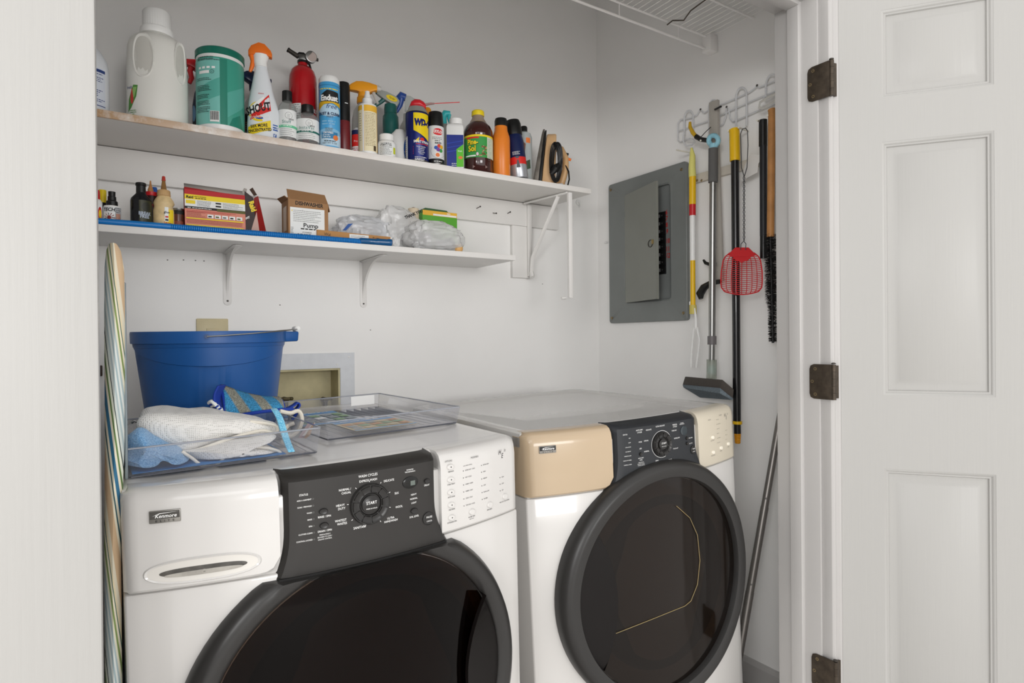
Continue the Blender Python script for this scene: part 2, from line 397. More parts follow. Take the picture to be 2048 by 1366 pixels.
def machine(name, label, mw, kind):
    r = root(name, label, 'washer' if kind == 'w' else 'dryer', mw=mw)
    con = M_enamel if kind == 'w' else M_cream
    dark = M_char if kind == 'w' else M_charb
    D = .80 if kind == 'w' else .775
    # body
    n = 28
    def outl(inset=0, zz=0):
        o = []
        for i in range(n + 1):
            x = inset + (W - 2 * inset) * i / n; o.append((x, fy(x) + .004 + inset))
        o += [(W - inset, D - inset - .03), (W - inset - .03, D - inset), (inset + .03, D - inset), (inset, D - inset - .03)]
        return o
    b = MB(); b.loft([[(x, y, .02) for x, y in outl()], [(x, y, .60) for x, y in outl()], [(x, y, HH - CON - .003) for x, y in outl()]]); b.loft([[(x, y, HH - CON - .004) for x, y in outl(.004)], [(x, y, HH - .03) for x, y in outl(.004)]])
    b.build('body', r, M_enamel, bevel=.004, ang=60)
    # kick panel seam arc
    kp = MB(); kp.tube([(W * i / 24, fy(W * i / 24) + .002, .16 + .0) for i in range(25)], .004, 6); kp.build('kick_panel_ridge', r, M_enamel)
    # lid: sunken top with a raised rounded rim
    def rr(ins, z, rad):
        o = []
        for cx, cy, a0 in ((W - ins - rad, .045 + ins + rad * 0 + .0, None),):
            pass
        # front edge bowed
        for i in range(n + 1):
            x = ins + (W - 2 * ins) * i / n; o.append((x, max(fy(x) * .75 + .022 + ins, -1), z))
        for k in range(7):
            a = math.pi / 2 * k / 6; o.append((W - ins - rad + rad * math.cos(a), D - ins - rad + rad * math.sin(a), z))
        for k in range(7):
            a = math.pi / 2 + math.pi / 2 * k / 6; o.append((ins + rad + rad * math.cos(a), D - ins - rad + rad * math.sin(a), z))
        return o
    lid = MB(); dd = .008 if kind == 'd' else .002
    lid.loft([rr(0, HH - .034, .05), rr(0, HH - .012, .05), rr(.003, HH - .003, .05), rr(.010, HH + .0005, .05), rr(.030, HH, .045), rr(.048, HH - dd * .6, .04), rr(.060, HH - dd, .035)])
    lid.build('lid', r, M_enamel if kind == 'd' else mat('lit_lid_enamel', '#d6d4d1', .2, coat=.3))  # paler washer lid: light on its top is put into the enamel colour
    # console: left end, right end, dark centre
    PL, PR = (.208, .478) if kind == 'w' else (.214, .490)
    def cons(xa, xb, nm, m, lab=None, curve=0):
        mb = MB(); rings = []; N = 20
        for i in range(N + 1):
            x = xa + (xb - xa) * i / N; y = fy(x)
            edge = min(x - xa, xb - x); e0 = x < .02 or x > W - .02
            q = 0
            if x < .012: q = (1 - math.sqrt(max(0, 1 - ((.012 - x) / .012) ** 2))) * .012
            if x > W - .012: q = (1 - math.sqrt(max(0, 1 - ((x - W + .012) / .012) ** 2))) * .012
            zb = HH - CON
            if curve < 0 and x > xb - .03: zb += (1 - math.sqrt(max(0, 1 - ((x - xb + .03) / .03) ** 2))) * .022
            if curve > 0 and x < xa + .012: zb += 0
            zt = HH + .001 - q
            rings.append([(x, y + .055, zb), (x, y + q + .002, zb), (x, y + q - .002, zb + .004), (x, y + q - .002, HH - .03), (x, y + q + .0005, HH - .016), (x, y + q + .006, HH - .006), (x, y + q + .016, zt - .001), (x, y + .028, zt), (x, y + .055, zt)])
        mb.loft(rings); return mb.build(nm, r, m, label=lab)
    c1 = cons(.0, PL - .004, 'console_end', con, curve=-1, lab=('white dispenser drawer front with a scooped handle' if kind == 'w' else 'yellowed blank console end'))
    c2 = cons(PR + .006, W, 'console_end', con if kind == 'w' else M_cream2, curve=1, lab='console end printed with option buttons')
    # dark control panel: narrow at top, flared foot
    fn = fmap()
    def side(v, left):
        t = -v / CON; fl = .012 * max(0, (t - .55) / .45) ** 2.2
        return (PL - fl) if left else (PR + fl * (1.5 if kind == 'w' else 2.2))
    mb = MB(); rings = []
    zc, rc, xc = -.405, .30, (W / 2 if kind == 'w' else .352)
    def foot(x):
        if kind == 'w': return -.158 + .0 * x
        d = rc * rc - (x - xc) ** 2
        return max(-.168, (zc + math.sqrt(max(d, 0)) - .004))
    rows_ = [(.0, .0), (.015, .0)]
    N = 26
    vs = []; K = 12
    for j in range(K + 1):
        row = []
        for i in range(N + 1):
            s_ = i / N
            v = -.010 - (.150) * j / K
            xl, xr = side(v, True), side(v, False); x = xl + (xr - xl) * s_
            if kind == 'd': v = -.010 + (foot(x) + .010) * j / K; xl, xr = side(-.010 - .145 * j / K, True), side(-.010 - .145 * j / K, False); x = xl + (xr - xl) * s_
            ed = min(s_, 1 - s_); off = .007 * min(1, ed * 16)
            row.append(fn(x, v, off - .002 if ed > 0 else -.012))
        vs.append(row)
    top1 = [p + Vector((0, .010, .0085)) for p in vs[0]]; top2 = [p + Vector((0, .045, .0125)) for p in vs[0]]; top3 = [p + Vector((0, .047, -.01)) for p in vs[0]]
    bot = [p + Vector((0, .02, 0)) for p in vs[-1]]
    allr = [top3, top2, top1] + vs + [bot]; k0 = 0
    for row in allr: mb.v += [tuple(p) for p in row]
    for j in range(len(allr) - 1):
        for i in range(N):
            a = j * (N + 1) + i; mb.f.append([a, a + 1, a + N + 2, a + N + 1]); mb.m.append(0)
    mb.build('control_panel', r, dark)
    PO = .0052
    # prints and buttons on the panel
    d = Decal(fn, step=0, eps=.00006); d.l = int(PO / .00006)
    def T(t, x, v, h, al='C', b=.0): d.l = int(PO / .00006); d.text(t, x, v, h, M_wht, al, bold=b, sx=.82)
    def caps(x, v, rad, nm, m=M_btn, h=.003, rx=None, base=PO):
        mb = MB(); rx = rx or rad
        for k, (rr_, oo) in enumerate(((1, -.001), (1, h * .6), (.85, h), (.4, h * .8 if m is M_btn else h))):
            mb.v += [tuple(fn(x + rx * rr_ * math.cos(a * math.pi / 10), v + rad * rr_ * math.sin(a * math.pi / 10), base + oo)) for a in range(20)]
        for j in range(3):
            for a in range(20): mb.f.append([j * 20 + a, j * 20 + (a + 1) % 20, (j + 1) * 20 + (a + 1) % 20, (j + 1) * 20 + a]); mb.m.append(0)
        mb.f.append([60 + a for a in range(20)]); mb.m.append(0)
        return mb.build(nm, r, m)
    kx, kv, kr = (.345, -.063, .034) if kind == 'w' else (.355, -.060, .031)
    # dial ring with cycle buttons
    dm = MB(); n2 = 36
    for rr_, oo in ((kr, -.001), (kr, .003), (kr * .95, .0055), (kr * .55, .004), (kr * .5, .002)):
        dm.v += [tuple(fn(kx + rr_ * math.cos(a * 2 * math.pi / n2), kv + rr_ * math.sin(a * 2 * math.pi / n2), PO + oo)) for a in range(n2)]
    for j in range(4):
        for a in range(n2): dm.f.append([j * n2 + a, j * n2 + (a + 1) % n2, (j + 1) * n2 + (a + 1) % n2, (j + 1) * n2 + a]); dm.m.append(0)
    dm.f.append([4 * n2 + a for a in range(n2)]); dm.m.append(0)
    dial = dm.build('cycle_dial', r, M_btn)
    nb = 10
    for k in range(nb):
        a0 = 2 * math.pi * k / nb + .06; a1 = 2 * math.pi * (k + 1) / nb - .06; pb = MB(); P = []
        for rr_, oo in ((kr * .56, .0035), (kr * .60, .0062), (kr * .74, .0052), (kr * .88, .0075), (kr * .93, .0045)):
            for q in range(5):
                a = a0 + (a1 - a0) * q / 4 + math.pi / 2; P.append(fn(kx + rr_ * math.cos(a), kv + rr_ * math.sin(a), PO + oo))
        pb.add(P, [(j * 5 + q, j * 5 + q + 1, j * 5 + q + 6, j * 5 + q + 5) for j in range(4) for q in range(4)]); 
        o = pb.build('cycle_button', r, M_btn); o.parent = dial
    sbm = MB()
    for rr_, oo in ((.44, .002), (.44, .006), (.38, .0075)):
        sbm.v += [tuple(fn(kx + kr * rr_ * math.cos(a * math.pi / 12), kv + kr * rr_ * math.sin(a * math.pi / 12), PO + oo)) for a in range(24)]
    for j in range(2):
        for a in range(24): sbm.f.append([j * 24 + a, j * 24 + (a + 1) % 24, (j + 1) * 24 + (a + 1) % 24, (j + 1) * 24 + a]); sbm.m.append(0)
    sbm.f.append([48 + a for a in range(24)]); sbm.m.append(0)
    so = sbm.build('start_button', r, M_btn)
    ds = Decal(fn, 0, .00006); ds.l = int((PO + .0077) / .00006)
    if kind == 'w': ds.text('START', kx, kv + .001, .0048, M_wht, sx=.9); ds.l -= 1; ds.text('PRESS & HOLD', kx, kv - .007, .002, M_wht)
    else: ds.text('START', kx, kv + .001, .0042, M_wht, sx=.9); ds.l -= 1; ds.text('PRESS & HOLD', kx, kv - .0055, .0016, M_wht)
    ds.build('start_print', so)
    S = .0034
    if kind == 'w':
        T('WASH CYCLES', .343, -.0175, .0042); T('EXPRESS WASH', .343, -.0255, .0038)
        T('NORMAL /', .304, -.0345, .0036); T('CASUAL', .306, -.0400, .0036); T('DELICATE', .370, -.0315, .0036, 'L'); T('SILK', .389, -.0555, .0036, 'L'); T('WOOL', .390, -.0795, .0036, 'L')
        T('ULTRA', .381, -.0955, .0036); T('HANDWASH', .381, -.1005, .0036); T('SANITARY', .327, -.1005, .0040); T('WHITEST', .296, -.0835, .0038); T('WHITES', .298, -.0890, .0038)
        T('HEAVY', .296, -.0590, .0038); T('DUTY', .298, -.0645, .0038)
        T('ESTIMATED', .4190, -.0190, .0022); T('TIME REMAINING', .4190, -.0225, .0022)
        T('HEAVY', .425, -.0635, .0030); T('NORMAL', .425, -.0708, .0030); T('LIGHT', .425, -.0780, .0030); T('SOIL LEVEL', .425, -.1020, .0032); T('DELAY', .4515, -.0520, .0030)
        T('STATUS', .2400, -.0330, .0032)
        for i, t in enumerate(('ADD A GARMENT', 'SOAK / PREWASH', 'WASH', 'RINSE', 'SPIN', 'CLOTHES CLEAN', 'CONTROL LOCKED')):
            v = -.0410 - i * .0107; T(t, .2515, v, .0023, 'R'); d.l = int(PO / .00006); d.ring(.2540, v + .0011, .0009, .0004, M_grey, n=10)
        T('RINSE / SPIN', .2705, -.0722, .0032); T('DRAIN / SPIN', .2705, -.0950, .0032)
        for i, t in enumerate(('PRESS & HOLD 3', 'SECONDS TO LOCK /', 'UNLOCK CONTROL')): T(t, .2705, -.1000 - i * .0037, .0020)
        for a in (90, 58, 20, -20, -62, -105, -145, 172, 128):
            d.l = int(PO / .00006); c, s_ = math.cos(math.radians(a)), math.sin(math.radians(a))
            x, y = kx + c * (kr + .002), kv + s_ * (kr + .002); x2, y2 = kx + c * (kr + .0045), kv + s_ * (kr + .0045)
            d.poly([(x - s_ * .0004, y + c * .0004), (x2 - s_ * .0004, y2 + c * .0004), (x2 + s_ * .0004, y2 - c * .0004), (x + s_ * .0004, y - c * .0004)], M_wht)
        caps(.2690, -.0620, .0048, 'button', rx=.0070); caps(.2695, -.0845, .0048, 'button', rx=.0070); caps(.4250, -.0905, .0048, 'button', rx=.0068); caps(.4515, -.0430, .0040, 'button', rx=.0055)
        pz = caps(.4530, -.1100, .0115, 'pause_button'); dp = Decal(fn, 0, .00006); dp.l = int((PO + .0032) / .00006)
        dp.text('PAUSE', .4530, -.1085, .0034, M_wht, sx=.85); dp.l -= 1; dp.text('CANCEL', .4530, -.1150, .0024, M_wht, sx=.85); dp.build('pause_print', pz)
        caps(.4190, -.0400, .0105, 'display', m=mat('display_window', '#030403', .2), h=.0022, rx=.0145)
    else:
        T('AUTO DRY', .2870, -.0190, .0034); T('CYCLES', .2870, -.0245, .0034); T('DELICATE', .3150, -.0215, .0032); T('ULTRA DELICATE', .352, -.0165, .0032); T('MANUAL', .4020, -.0190, .0034); T('CYCLES', .4020, -.0240, .0034)
        T('ESTIMATED', .4280, -.0175, .0020); T('TIME REMAINING', .4280, -.0205, .0020); T('TIMED DRY', .3990, -.0335, .0030); T('EXPRESS DRY', .4080, -.0535, .0030); T('TOUCH UP', .4010, -.0790, .0030)
        T('CASUAL', .3060, -.0470, .0032); T('NORMAL', .3060, -.0730, .0032); T('JEANS', .3370, -.1000, .0030); T('HEAVY DUTY', .3760, -.1040, .0030)
        T('MORE', .2880, -.0480, .0030); T('LESS', .2880, -.0640, .0030); T('AUTO DRY', .2880, -.0870, .0028); T('LEVEL', .2880, -.0915, .0028)
        for i, t in enumerate(('PRESS & HOLD 3', 'SECONDS TO LOCK /', 'UNLOCK CONTROL')): T(t, .2880, -.0970 - i * .0035, .0019)
        T('STATUS', .2450, -.0255, .0030)
        for i, t in enumerate(('WET', 'DAMP', 'COOL DOWN', 'CLOTHES DRY', 'WRINKLE GUARD', 'CHECK LINT SCREEN', 'CONTROL LOCKED')):
            T(t, .2600, -.0350 - i * .0105, .0021, 'R')
        T('MORE TIME', .4590, -.0600, .0024); T('LESS TIME', .4590, -.0740, .0024)
        d.l = int(PO / .00006); d.ring(kx, kv, kr + .0018, .0007, M_wht, a0=35, a1=290, n=40); d.l = int(PO / .00006); d.ring(kx, kv, kr + .0018, .0007, M_wht, a0=-35, a1=30, n=20)
        caps(.2880, -.0760, .0046, 'button'); caps(.4440, -.0575, .0042, 'button'); caps(.4440, -.0710, .0042, 'button')
        pz = caps(.4660, -.0905, .0110, 'pause_button', rx=.0095); dp = Decal(fn, 0, .00006); dp.l = int((PO + .0032) / .00006)
        dp.text('PAUSE', .4660, -.0890, .0032, M_wht, sx=.75); dp.l -= 1; dp.text('CANCEL', .4660, -.0955, .0022, M_wht, sx=.75); dp.build('pause_print', pz)
        caps(.4340, -.0370, .0120, 'display', m=mat('display_window_blue', '#1e2a30', .15, coat=.5), h=.0015, rx=.0130)
    d.build('panel_print', r)
    # right end prints
    e = Decal(fn, 0, .00006); base = int(.0022 / .00006); bo = .0022
    mi = M_ink if kind == 'w' else M_grey
    def E(t, x, v, h, al='L', sx=.8): e.l = base; e.text(t, x, v, h, mi, al, sx=sx)
    def dot(x, v, r_=.0009): e.l = base; e.ell(x, v, r_, r_, M_ink, 10)
    if kind == 'w':
        E('OPTIONS', .5010, -.0185, .0034, 'C'); E('MODIFIERS', .5630, -.0215, .0034, 'C')
        for i, t in enumerate(('PREWASH', 'STAIN TREAT', 'AUTO SOAK', '2ND RINSE', 'EXTENDED SPIN')):
            v = -.0280 - i * .0232; b2 = caps(.5040, v, .0053, 'button', m=M_wbtn, rx=.0070, base=bo); e2 = Decal(fn, 0, .00006); e2.l = int((bo + .003) / .00006); e2.ell(.5045, v, .0012, .0012, M_ink, 10); e2.build('dot', b2)
            E(t, .5060, v - .0100, .0025, 'C')
        E('AUTO TEMP CONTROL', .5350, -.0330, .0018)
        for i, t in enumerate(('EXTRA HOT / COLD', 'HOT / COLD', 'WARM / WARM', 'WARM / COLD', 'COLD / COLD', 'TAP COLD / COLD')):
            v = -.0420 - i * .0131; dot(.5345, v + .001); E(t, .5390, v, .0023)
        for i, t in enumerate(('EXTRA HIGH', 'HIGH', 'MEDIUM', 'LOW', 'EXTRA LOW', 'NO SPIN')):
            v = -.0400 - i * .0131; dot(.5800, v + .001); E(t, .5840, v, .0023)
        for i, t in enumerate(('HIGH', 'LOW', 'OFF')):
            v = -.0740 - i * .0131; dot(.6300, v + .001); E(t, .6345, v, .0023)
        for x, v, t in ((.5525, -.1215, 'WATER TEMP'), (.5990, -.1190, 'SPIN SPEED'), (.6420, -.1130, 'END OF CYCLE SIGNAL')):
            caps(x, v, .0056, 'button', m=M_wbtn, rx=.0068, base=bo); E(t, x, v - .0105, .0024, 'C')
        E('PRESS TWICE', .5525, -.1355, .0016, 'C')
    else:
        E('OPTIONS', .5480, -.0260, .0028, 'C'); E('MODIFIERS', .6050, -.0205, .0028, 'C')
        for i, t in enumerate(('HIGH', 'MEDIUM HIGH', 'MEDIUM', 'LOW', 'EXTRA LOW', 'AIR DRY')):
            v = -.0300 - i * .0125; dot(.5840, v + .001); E(t, .5880, v, .0020)
        for i, t in enumerate(('HIGH', 'LOW', 'OFF')):
            v = -.0660 - i * .0125; dot(.6300, v + .001); E(t, .6340, v, .0020)
        for x, v, t in ((.5590, -.0730, 'END OF CYCLE'), (.5590, -.1130, 'WRINKLE GUARD'), (.6000, -.1080, 'DRY TEMP'), (.6420, -.1040, 'SIGNAL')):
            caps(x, v, .0050, 'button', m=mat('cream_button', '#e6dfd0', .35), rx=.0060, base=bo); E(t, x, v - .0095, .0022, 'C')
    for t, x, v, h in (('H', .6265, -.0270, .0095), ('E', .6345, -.0350, .0095), ('3t', .6430, -.0235, .0050)):
        e.l = base; e.text(t, x, v, h, mi, 'L', sh=.22, sx=.75)
    e.build('option_print', c2)
    # badge
    bx0, bx1, bz0, bz1 = (.0345, .0735, -.0480, -.0300) if kind == 'w' else (.0315, .0700, -.0470, -.0300)
    bm_ = MB(); bm_.hexa([fn(bx0, bz0, 0), fn(bx1, bz0, 0), fn(bx1, bz0, .005), fn(bx0, bz0, .005), fn(bx0, bz1, 0), fn(bx1, bz1, 0), fn(bx1, bz1, .005), fn(bx0, bz1, .005)])
    bo_ = bm_.build('badge', r, M_badge, bevel=.0008, label='silver name badge')
    bd = Decal(fn, 0, .00006); bd.l = int(.0051 / .00006); cxb = (bx0 + bx1) / 2
    bd.rect(bx0 + .001, bz0 + .0062, bx1 - .001, bz1 - .001, mat('badge_dark', '#45433f', .4) if kind == 'w' else M_ink)
    bd.text('Kenmore', cxb + .001, bz0 + .0078, .0052, M_wht, bold=.01, sh=.25, sx=.95); bd.poly([(bx0 + .004, bz1 - .0075), (bx0 + .013, bz1 - .0035), (bx1 - .002, bz1 - .0025), (bx0 + .013, bz1 - .0045)], M_wht)
    bd.text('E  L  I  T  E', cxb, bz0 + .0018, .0028, M_ink, sx=1.3); bd.build('badge_print', bo_)
    if kind == 'w':   # scooped drawer handle
        hx, hz, hw, hh = .101, -.1225, .075, .0175
        g = MB(); rings = []
        for q, (s_, o) in enumerate(((1.06, .0025), (1.0, .0035), (.95, -.000), (.86, -.010), (.74, -.017), (.4, -.019))):
            pass
        N3 = 40
        def ring3(s_, s2, o, dz=0):
            out = []
            for a in range(N3):
                c_, n_ = math.cos(2 * math.pi * a / N3), math.sin(2 * math.pi * a / N3)
                c_ = math.copysign(abs(c_) ** .75, c_); n_ = math.copysign(abs(n_) ** .9, n_)
                out.append(fn(hx + hw * s_ * c_, hz + hh * s2 * n_ + dz, o))
            return out
        g.loft([ring3(1.03, 1.1, .0018), ring3(1.0, 1.0, .0042), ring3(.96, .88, .0030)], cap=False)
        g.build('handle_rim', r, M_enamel)
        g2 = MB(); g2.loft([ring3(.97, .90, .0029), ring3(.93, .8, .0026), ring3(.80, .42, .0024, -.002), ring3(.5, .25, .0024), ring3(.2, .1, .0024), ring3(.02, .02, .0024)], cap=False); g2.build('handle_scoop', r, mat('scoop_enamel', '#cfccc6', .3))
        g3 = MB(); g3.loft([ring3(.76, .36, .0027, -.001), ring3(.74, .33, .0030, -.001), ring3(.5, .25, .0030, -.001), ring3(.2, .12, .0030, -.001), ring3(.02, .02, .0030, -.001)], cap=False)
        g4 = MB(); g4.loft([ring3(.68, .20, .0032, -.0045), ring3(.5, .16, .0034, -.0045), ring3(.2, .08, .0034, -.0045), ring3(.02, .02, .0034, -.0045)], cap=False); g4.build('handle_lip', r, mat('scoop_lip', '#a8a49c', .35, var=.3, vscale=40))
        g3.build('handle_slot', r, mat('slot_shade', '#55524d', .5, var=.5, vscale=60), label='finger slot with its shade painted dark')  # layered dark rings put the shade of the recess into the colour
    # door
    zc_ = HH + (-.405); xc_ = W / 2 if kind == 'w' else .354
    R0 = .295 if kind == 'w' else .303
    def dpt(rad, a, o):
        x = xc_ + rad * math.cos(a); z = zc_ + rad * math.sin(a)
        yb = fy(min(max(x, .0), W)) * .55 - .027    # ring plane follows the bow partly
        return Vector((x, yb - o, z))
    NN = 96
    capz = HH - .1605
    def dr(rad, o, cut=True):
        out = []
        for k in range(NN):
            p = dpt(rad, 2 * math.pi * k / NN, o)
            if kind == 'w' and cut and p.z > capz - .0: p.z = capz
            out.append(p)
        return out
    rg = MB()
    prof = [(R0 - .012, -.030), (R0, -.020), (R0 + .002, -.004), (R0 - .004, .010), (R0 - .014, .017), (R0 - .026, .017), (R0 - .036, .010), (R0 - .040, .004), (R0 - .040, -.010)] if kind == 'w' else \
           [(R0 - .012, -.030), (R0, -.020), (R0 + .002, .004), (R0 - .004, .018), (R0 - .013, .025), (R0 - .020, .026), (R0 - .040, .020), (R0 - .043, .012), (R0 - .043, -.010)]
    rg.loft([dr(a, b) for a, b in prof], cap=False)
    dring = rg.build('door', r, M_ring, label='dark round door ring')
    gl = MB(); gr = R0 - (.041 if kind == 'w' else .044)
    gg = [dr(gr, .006)] + [dr(gr * t, .006 + (.022 if kind == 'w' else .004) * (1 - t * t)) for t in (.97, .85, .65, .4, .15)]
    gl.loft(gg, cap=True); g_ = gl.build('door_glass', r, glass_washer if kind == 'w' else glass_dryer); g_.parent = dring
    # door pull: a scooped lens at the side
    pl = MB(); sgn = 1 if kind == 'w' else -1
    R2 = gr * 1.0; P = []
    a0 = 33 if kind == 'w' else 38
    for k in range(17):
        a = math.radians(-a0 + 2 * a0 * k / 16); a_ = a if sgn > 0 else math.pi - a
        P.append(dpt(R2 * (1.0), a_, .0085))
    inner = []
    for k in range(17):
        t = -1 + 2 * k / 16; xx = R2 * math.cos(math.radians(a0)) - .045 * (1 - t * t); zz = R2 * math.sin(math.radians(a0)) * t
        X_ = xc_ + sgn * xx; inner.append(Vector((X_, fy(min(max(X_, 0), W)) * .55 - .027 - (.0345 if kind == 'w' else .0145), zc_ + zz)))
    m3 = MB(); m3.add(P + inner, [(k, k + 1, k + 18, k + 17) for k in range(16)])
    m3.add([p + Vector((0, .010, 0)) for p in inner] + inner, [(k, k + 1, k + 18, k + 17) for k in range(16)])
    o = m3.build('door_pull', r, mat('door_pull_dark', '#0d0908', .45, spec=.25)); o.parent = dring
    if kind == 'w':
        strip(PL - .008, PR + .012, HH - .1685, HH - .1575, .0075, back=.02).build('door_gap', r, M_gap)  # dark strip standing in for the shaded gap under the panel
        lc = Decal(fn, 0, .00006); lc.l = int((PO + .0025) / .00006); lc.rect(.4180, -.0450, .4270, -.0370, mat('lcd_grey', '#5d6660', .3)); lc.build('lcd_segment', r)
    # drum behind the glass
    dmm = MB(); rings = []
    for rr_, yy in ((.235, -.0), (.235, .30), (.05, .33)):
        rings.append([(xc_ + rr_ * math.cos(2 * math.pi * k / 40), yy, zc_ + rr_ * math.sin(2 * math.pi * k / 40)) for k in range(40)])
    # seal ring visible through the glass; washer's brown mottling paints in amber reflections
    sl = MB(); sl.loft([[dpt(.215, 2 * math.pi * k / 64, -.004) for k in range(64)], [dpt(.205, 2 * math.pi * k / 64, -.001) for k in range(64)], [dpt(.16, 2 * math.pi * k / 64, -.012) for k in range(64)]], cap=True)
    o = sl.build('inner_door', r, mat('inner_door_w', '#553518', .4, var=.85, vscale=6) if kind == 'w' else mat('inner_door_d', '#4c4036', .45, var=.5, vscale=7)); o.parent = dring
    if kind == 'd':   # pale moulding line seen through the glass
        pts = []
        for px, py in ((1353, 1012), (1380, 1036), (1395, 1070), (1400, 1121), (1395, 1169), (1382, 1202), (1370, 1212), (1298, 1241), (1232, 1267)):
            o_ = mw.inverted() @ CC; dv = mw.inverted().to_3x3() @ ray(px, py); t = (-.0735 - o_.y) / dv.y
            for _ in range(6): q = o_ + dv * t; t += ((fy(min(max(q.x, 0), W)) * .55 - .027 - .0112) - q.y) / dv.y
            pts.append(o_ + dv * t)
        o = MB().tube(pts, .0006, 5).build('moulding_line', r, mat('amber_line', '#a08c5c', .5)); o.parent = dring
    return r
washer = machine('washer', 'white front-loading washer with a black control panel, left of the pair', mmat(.003, 1.0371, .9859, 1.19, .57, -1.18), 'w')
dryer = machine('dryer', 'front-loading dryer with a yellowed cream console, right of the pair', mmat(.7806, 1.161, .9816, -3.67, -.47, -2.27), 'd')
# ================================================================ BACK WALL FITTINGS AND SHELVES
bt = MB().box((LX, BY - .019, 1.666), (1.60, BY, 1.762)); bt.build('batten', None, M_shelf, bevel=.0015, cat='batten', label='long white horizontal board on the back wall under the upper shelf')
MB().box((1.366, BY - .018, 1.452), (1.452, BY, 1.6655)).build('upright_board', None, M_shelf, bevel=.0015, cat='board', label='short white vertical board on the back wall right of the lower shelf')
for i, (x, y) in enumerate(((953, 417), (986, 426), (1015, 427))):
    p = at(x, y, Y=BY - .02); n = MB().cyl(p, p + Vector((.004, -.022 + .004 * i, .004 - .008 * (i == 1))), .0014, 8); e = p + Vector((.004, -.022 + .004 * i, .004 - .008 * (i == 1)))
    n.cyl(e, e + Vector((.0003, -.0015, 0)), .0032, 10)
    n.build('nail', None, M_dsteel, cat='nail', label=('steel nail in the batten, leftmost of the three', 'bent steel nail in the batten, middle of the three', 'steel nail in the batten nearest the big shelf bracket')[i], group='nails in the batten')
UZ0, UZ1, UFY = 1.7635, 1.783, 1.84
M_ush = mat('upper_shelf_board', '#ece9e5', .45, bump=.1, bscale=50)
nt = M_ush.node_tree; tc = nt.nodes.new('ShaderNodeTexCoord'); nn = nt.nodes.new('ShaderNodeTexNoise'); nn.inputs['Scale'].default_value = 9; nn.inputs['Detail'].default_value = 8; nn.inputs['Roughness'].default_value = .7
sx = nt.nodes.new('ShaderNodeSeparateXYZ'); nt.links.new(tc.outputs['Object'], sx.inputs[0]); nt.links.new(tc.outputs['Object'], nn.inputs['Vector'])
r1 = nt.nodes.new('ShaderNodeMapRange'); r1.inputs['From Min'].default_value = .75; r1.inputs['From Max'].default_value = -.1; nt.links.new(sx.outputs['X'], r1.inputs['Value'])
r2 = nt.nodes.new('ShaderNodeMapRange'); r2.inputs['From Min'].default_value = 1.848; r2.inputs['From Max'].default_value = 1.842; nt.links.new(sx.outputs['Y'], r2.inputs['Value'])
ml_ = nt.nodes.new('ShaderNodeMath'); ml_.operation = 'MULTIPLY'; nt.links.new(r1.outputs[0], ml_.inputs[0]); nt.links.new(r2.outputs[0], ml_.inputs[1])
cr = nt.nodes.new('ShaderNodeValToRGB'); cr.color_ramp.elements[0].position = .48; cr.color_ramp.elements[0].color = (.95, .95, .95, 1); cr.color_ramp.elements[1].position = .66; cr.color_ramp.elements[1].color = (0, 0, 0, 1)
nt.links.new(nn.outputs['Fac'], cr.inputs[0]); m2 = nt.nodes.new('ShaderNodeMath'); m2.operation = 'MULTIPLY'; nt.links.new(ml_.outputs[0], m2.inputs[0]); nt.links.new(cr.outputs[0], m2.inputs[1])
mx = nt.nodes.new('ShaderNodeMix'); mx.data_type = 'RGBA'; mx.inputs[6].default_value = lin('#ece9e5'); mx.inputs[7].default_value = lin('#b3854c'); nt.links.new(m2.outputs[0], mx.inputs[0])
nt.links.new(mx.outputs[2], nt.nodes['Principled BSDF'].inputs['Base Color'])
MB().box((LX, UFY, UZ0), (1.565, BY, UZ1)).build('upper_shelf', None, M_ush, bevel=.0012, cat='shelf', label='long upper shelf with water-stained front edge, crowded with bottles')
# lower shelf (slightly sagging towards the front right)
LFY = 1.845
def LZ(x): return at(0, 0, Y=1).z * 0 + 1.4985 - (x - .2) * .012
lz = []
for px, py in ((195, 447.5), (530, 476), (1031.5, 510.6)): p = at(px, py, Y=LFY); lz.append((p.x, p.z))
def LZT(x): 
    a = (lz[2][1] - lz[0][1]) / (lz[2][0] - lz[0][0]); return lz[0][1] + a * (x - lz[0][0])
LRX = lz[2][0]
s = MB(); LTH = .0185
s.hexa([(LX, LFY, LZT(LX) - LTH), (LRX, LFY, LZT(LRX) - LTH), (LRX - .004, BY, LZT(LRX) - LTH), (LX, BY, LZT(LX) - LTH), (LX, LFY, LZT(LX)), (LRX, LFY, LZT(LRX)), (LRX - .004, BY, LZT(LRX)), (LX, BY, LZT(LX))])
s.build('lower_shelf', None, M_shelf, bevel=.0012, cat='shelf', label='shorter lower white shelf holding boxes and plastic bags')
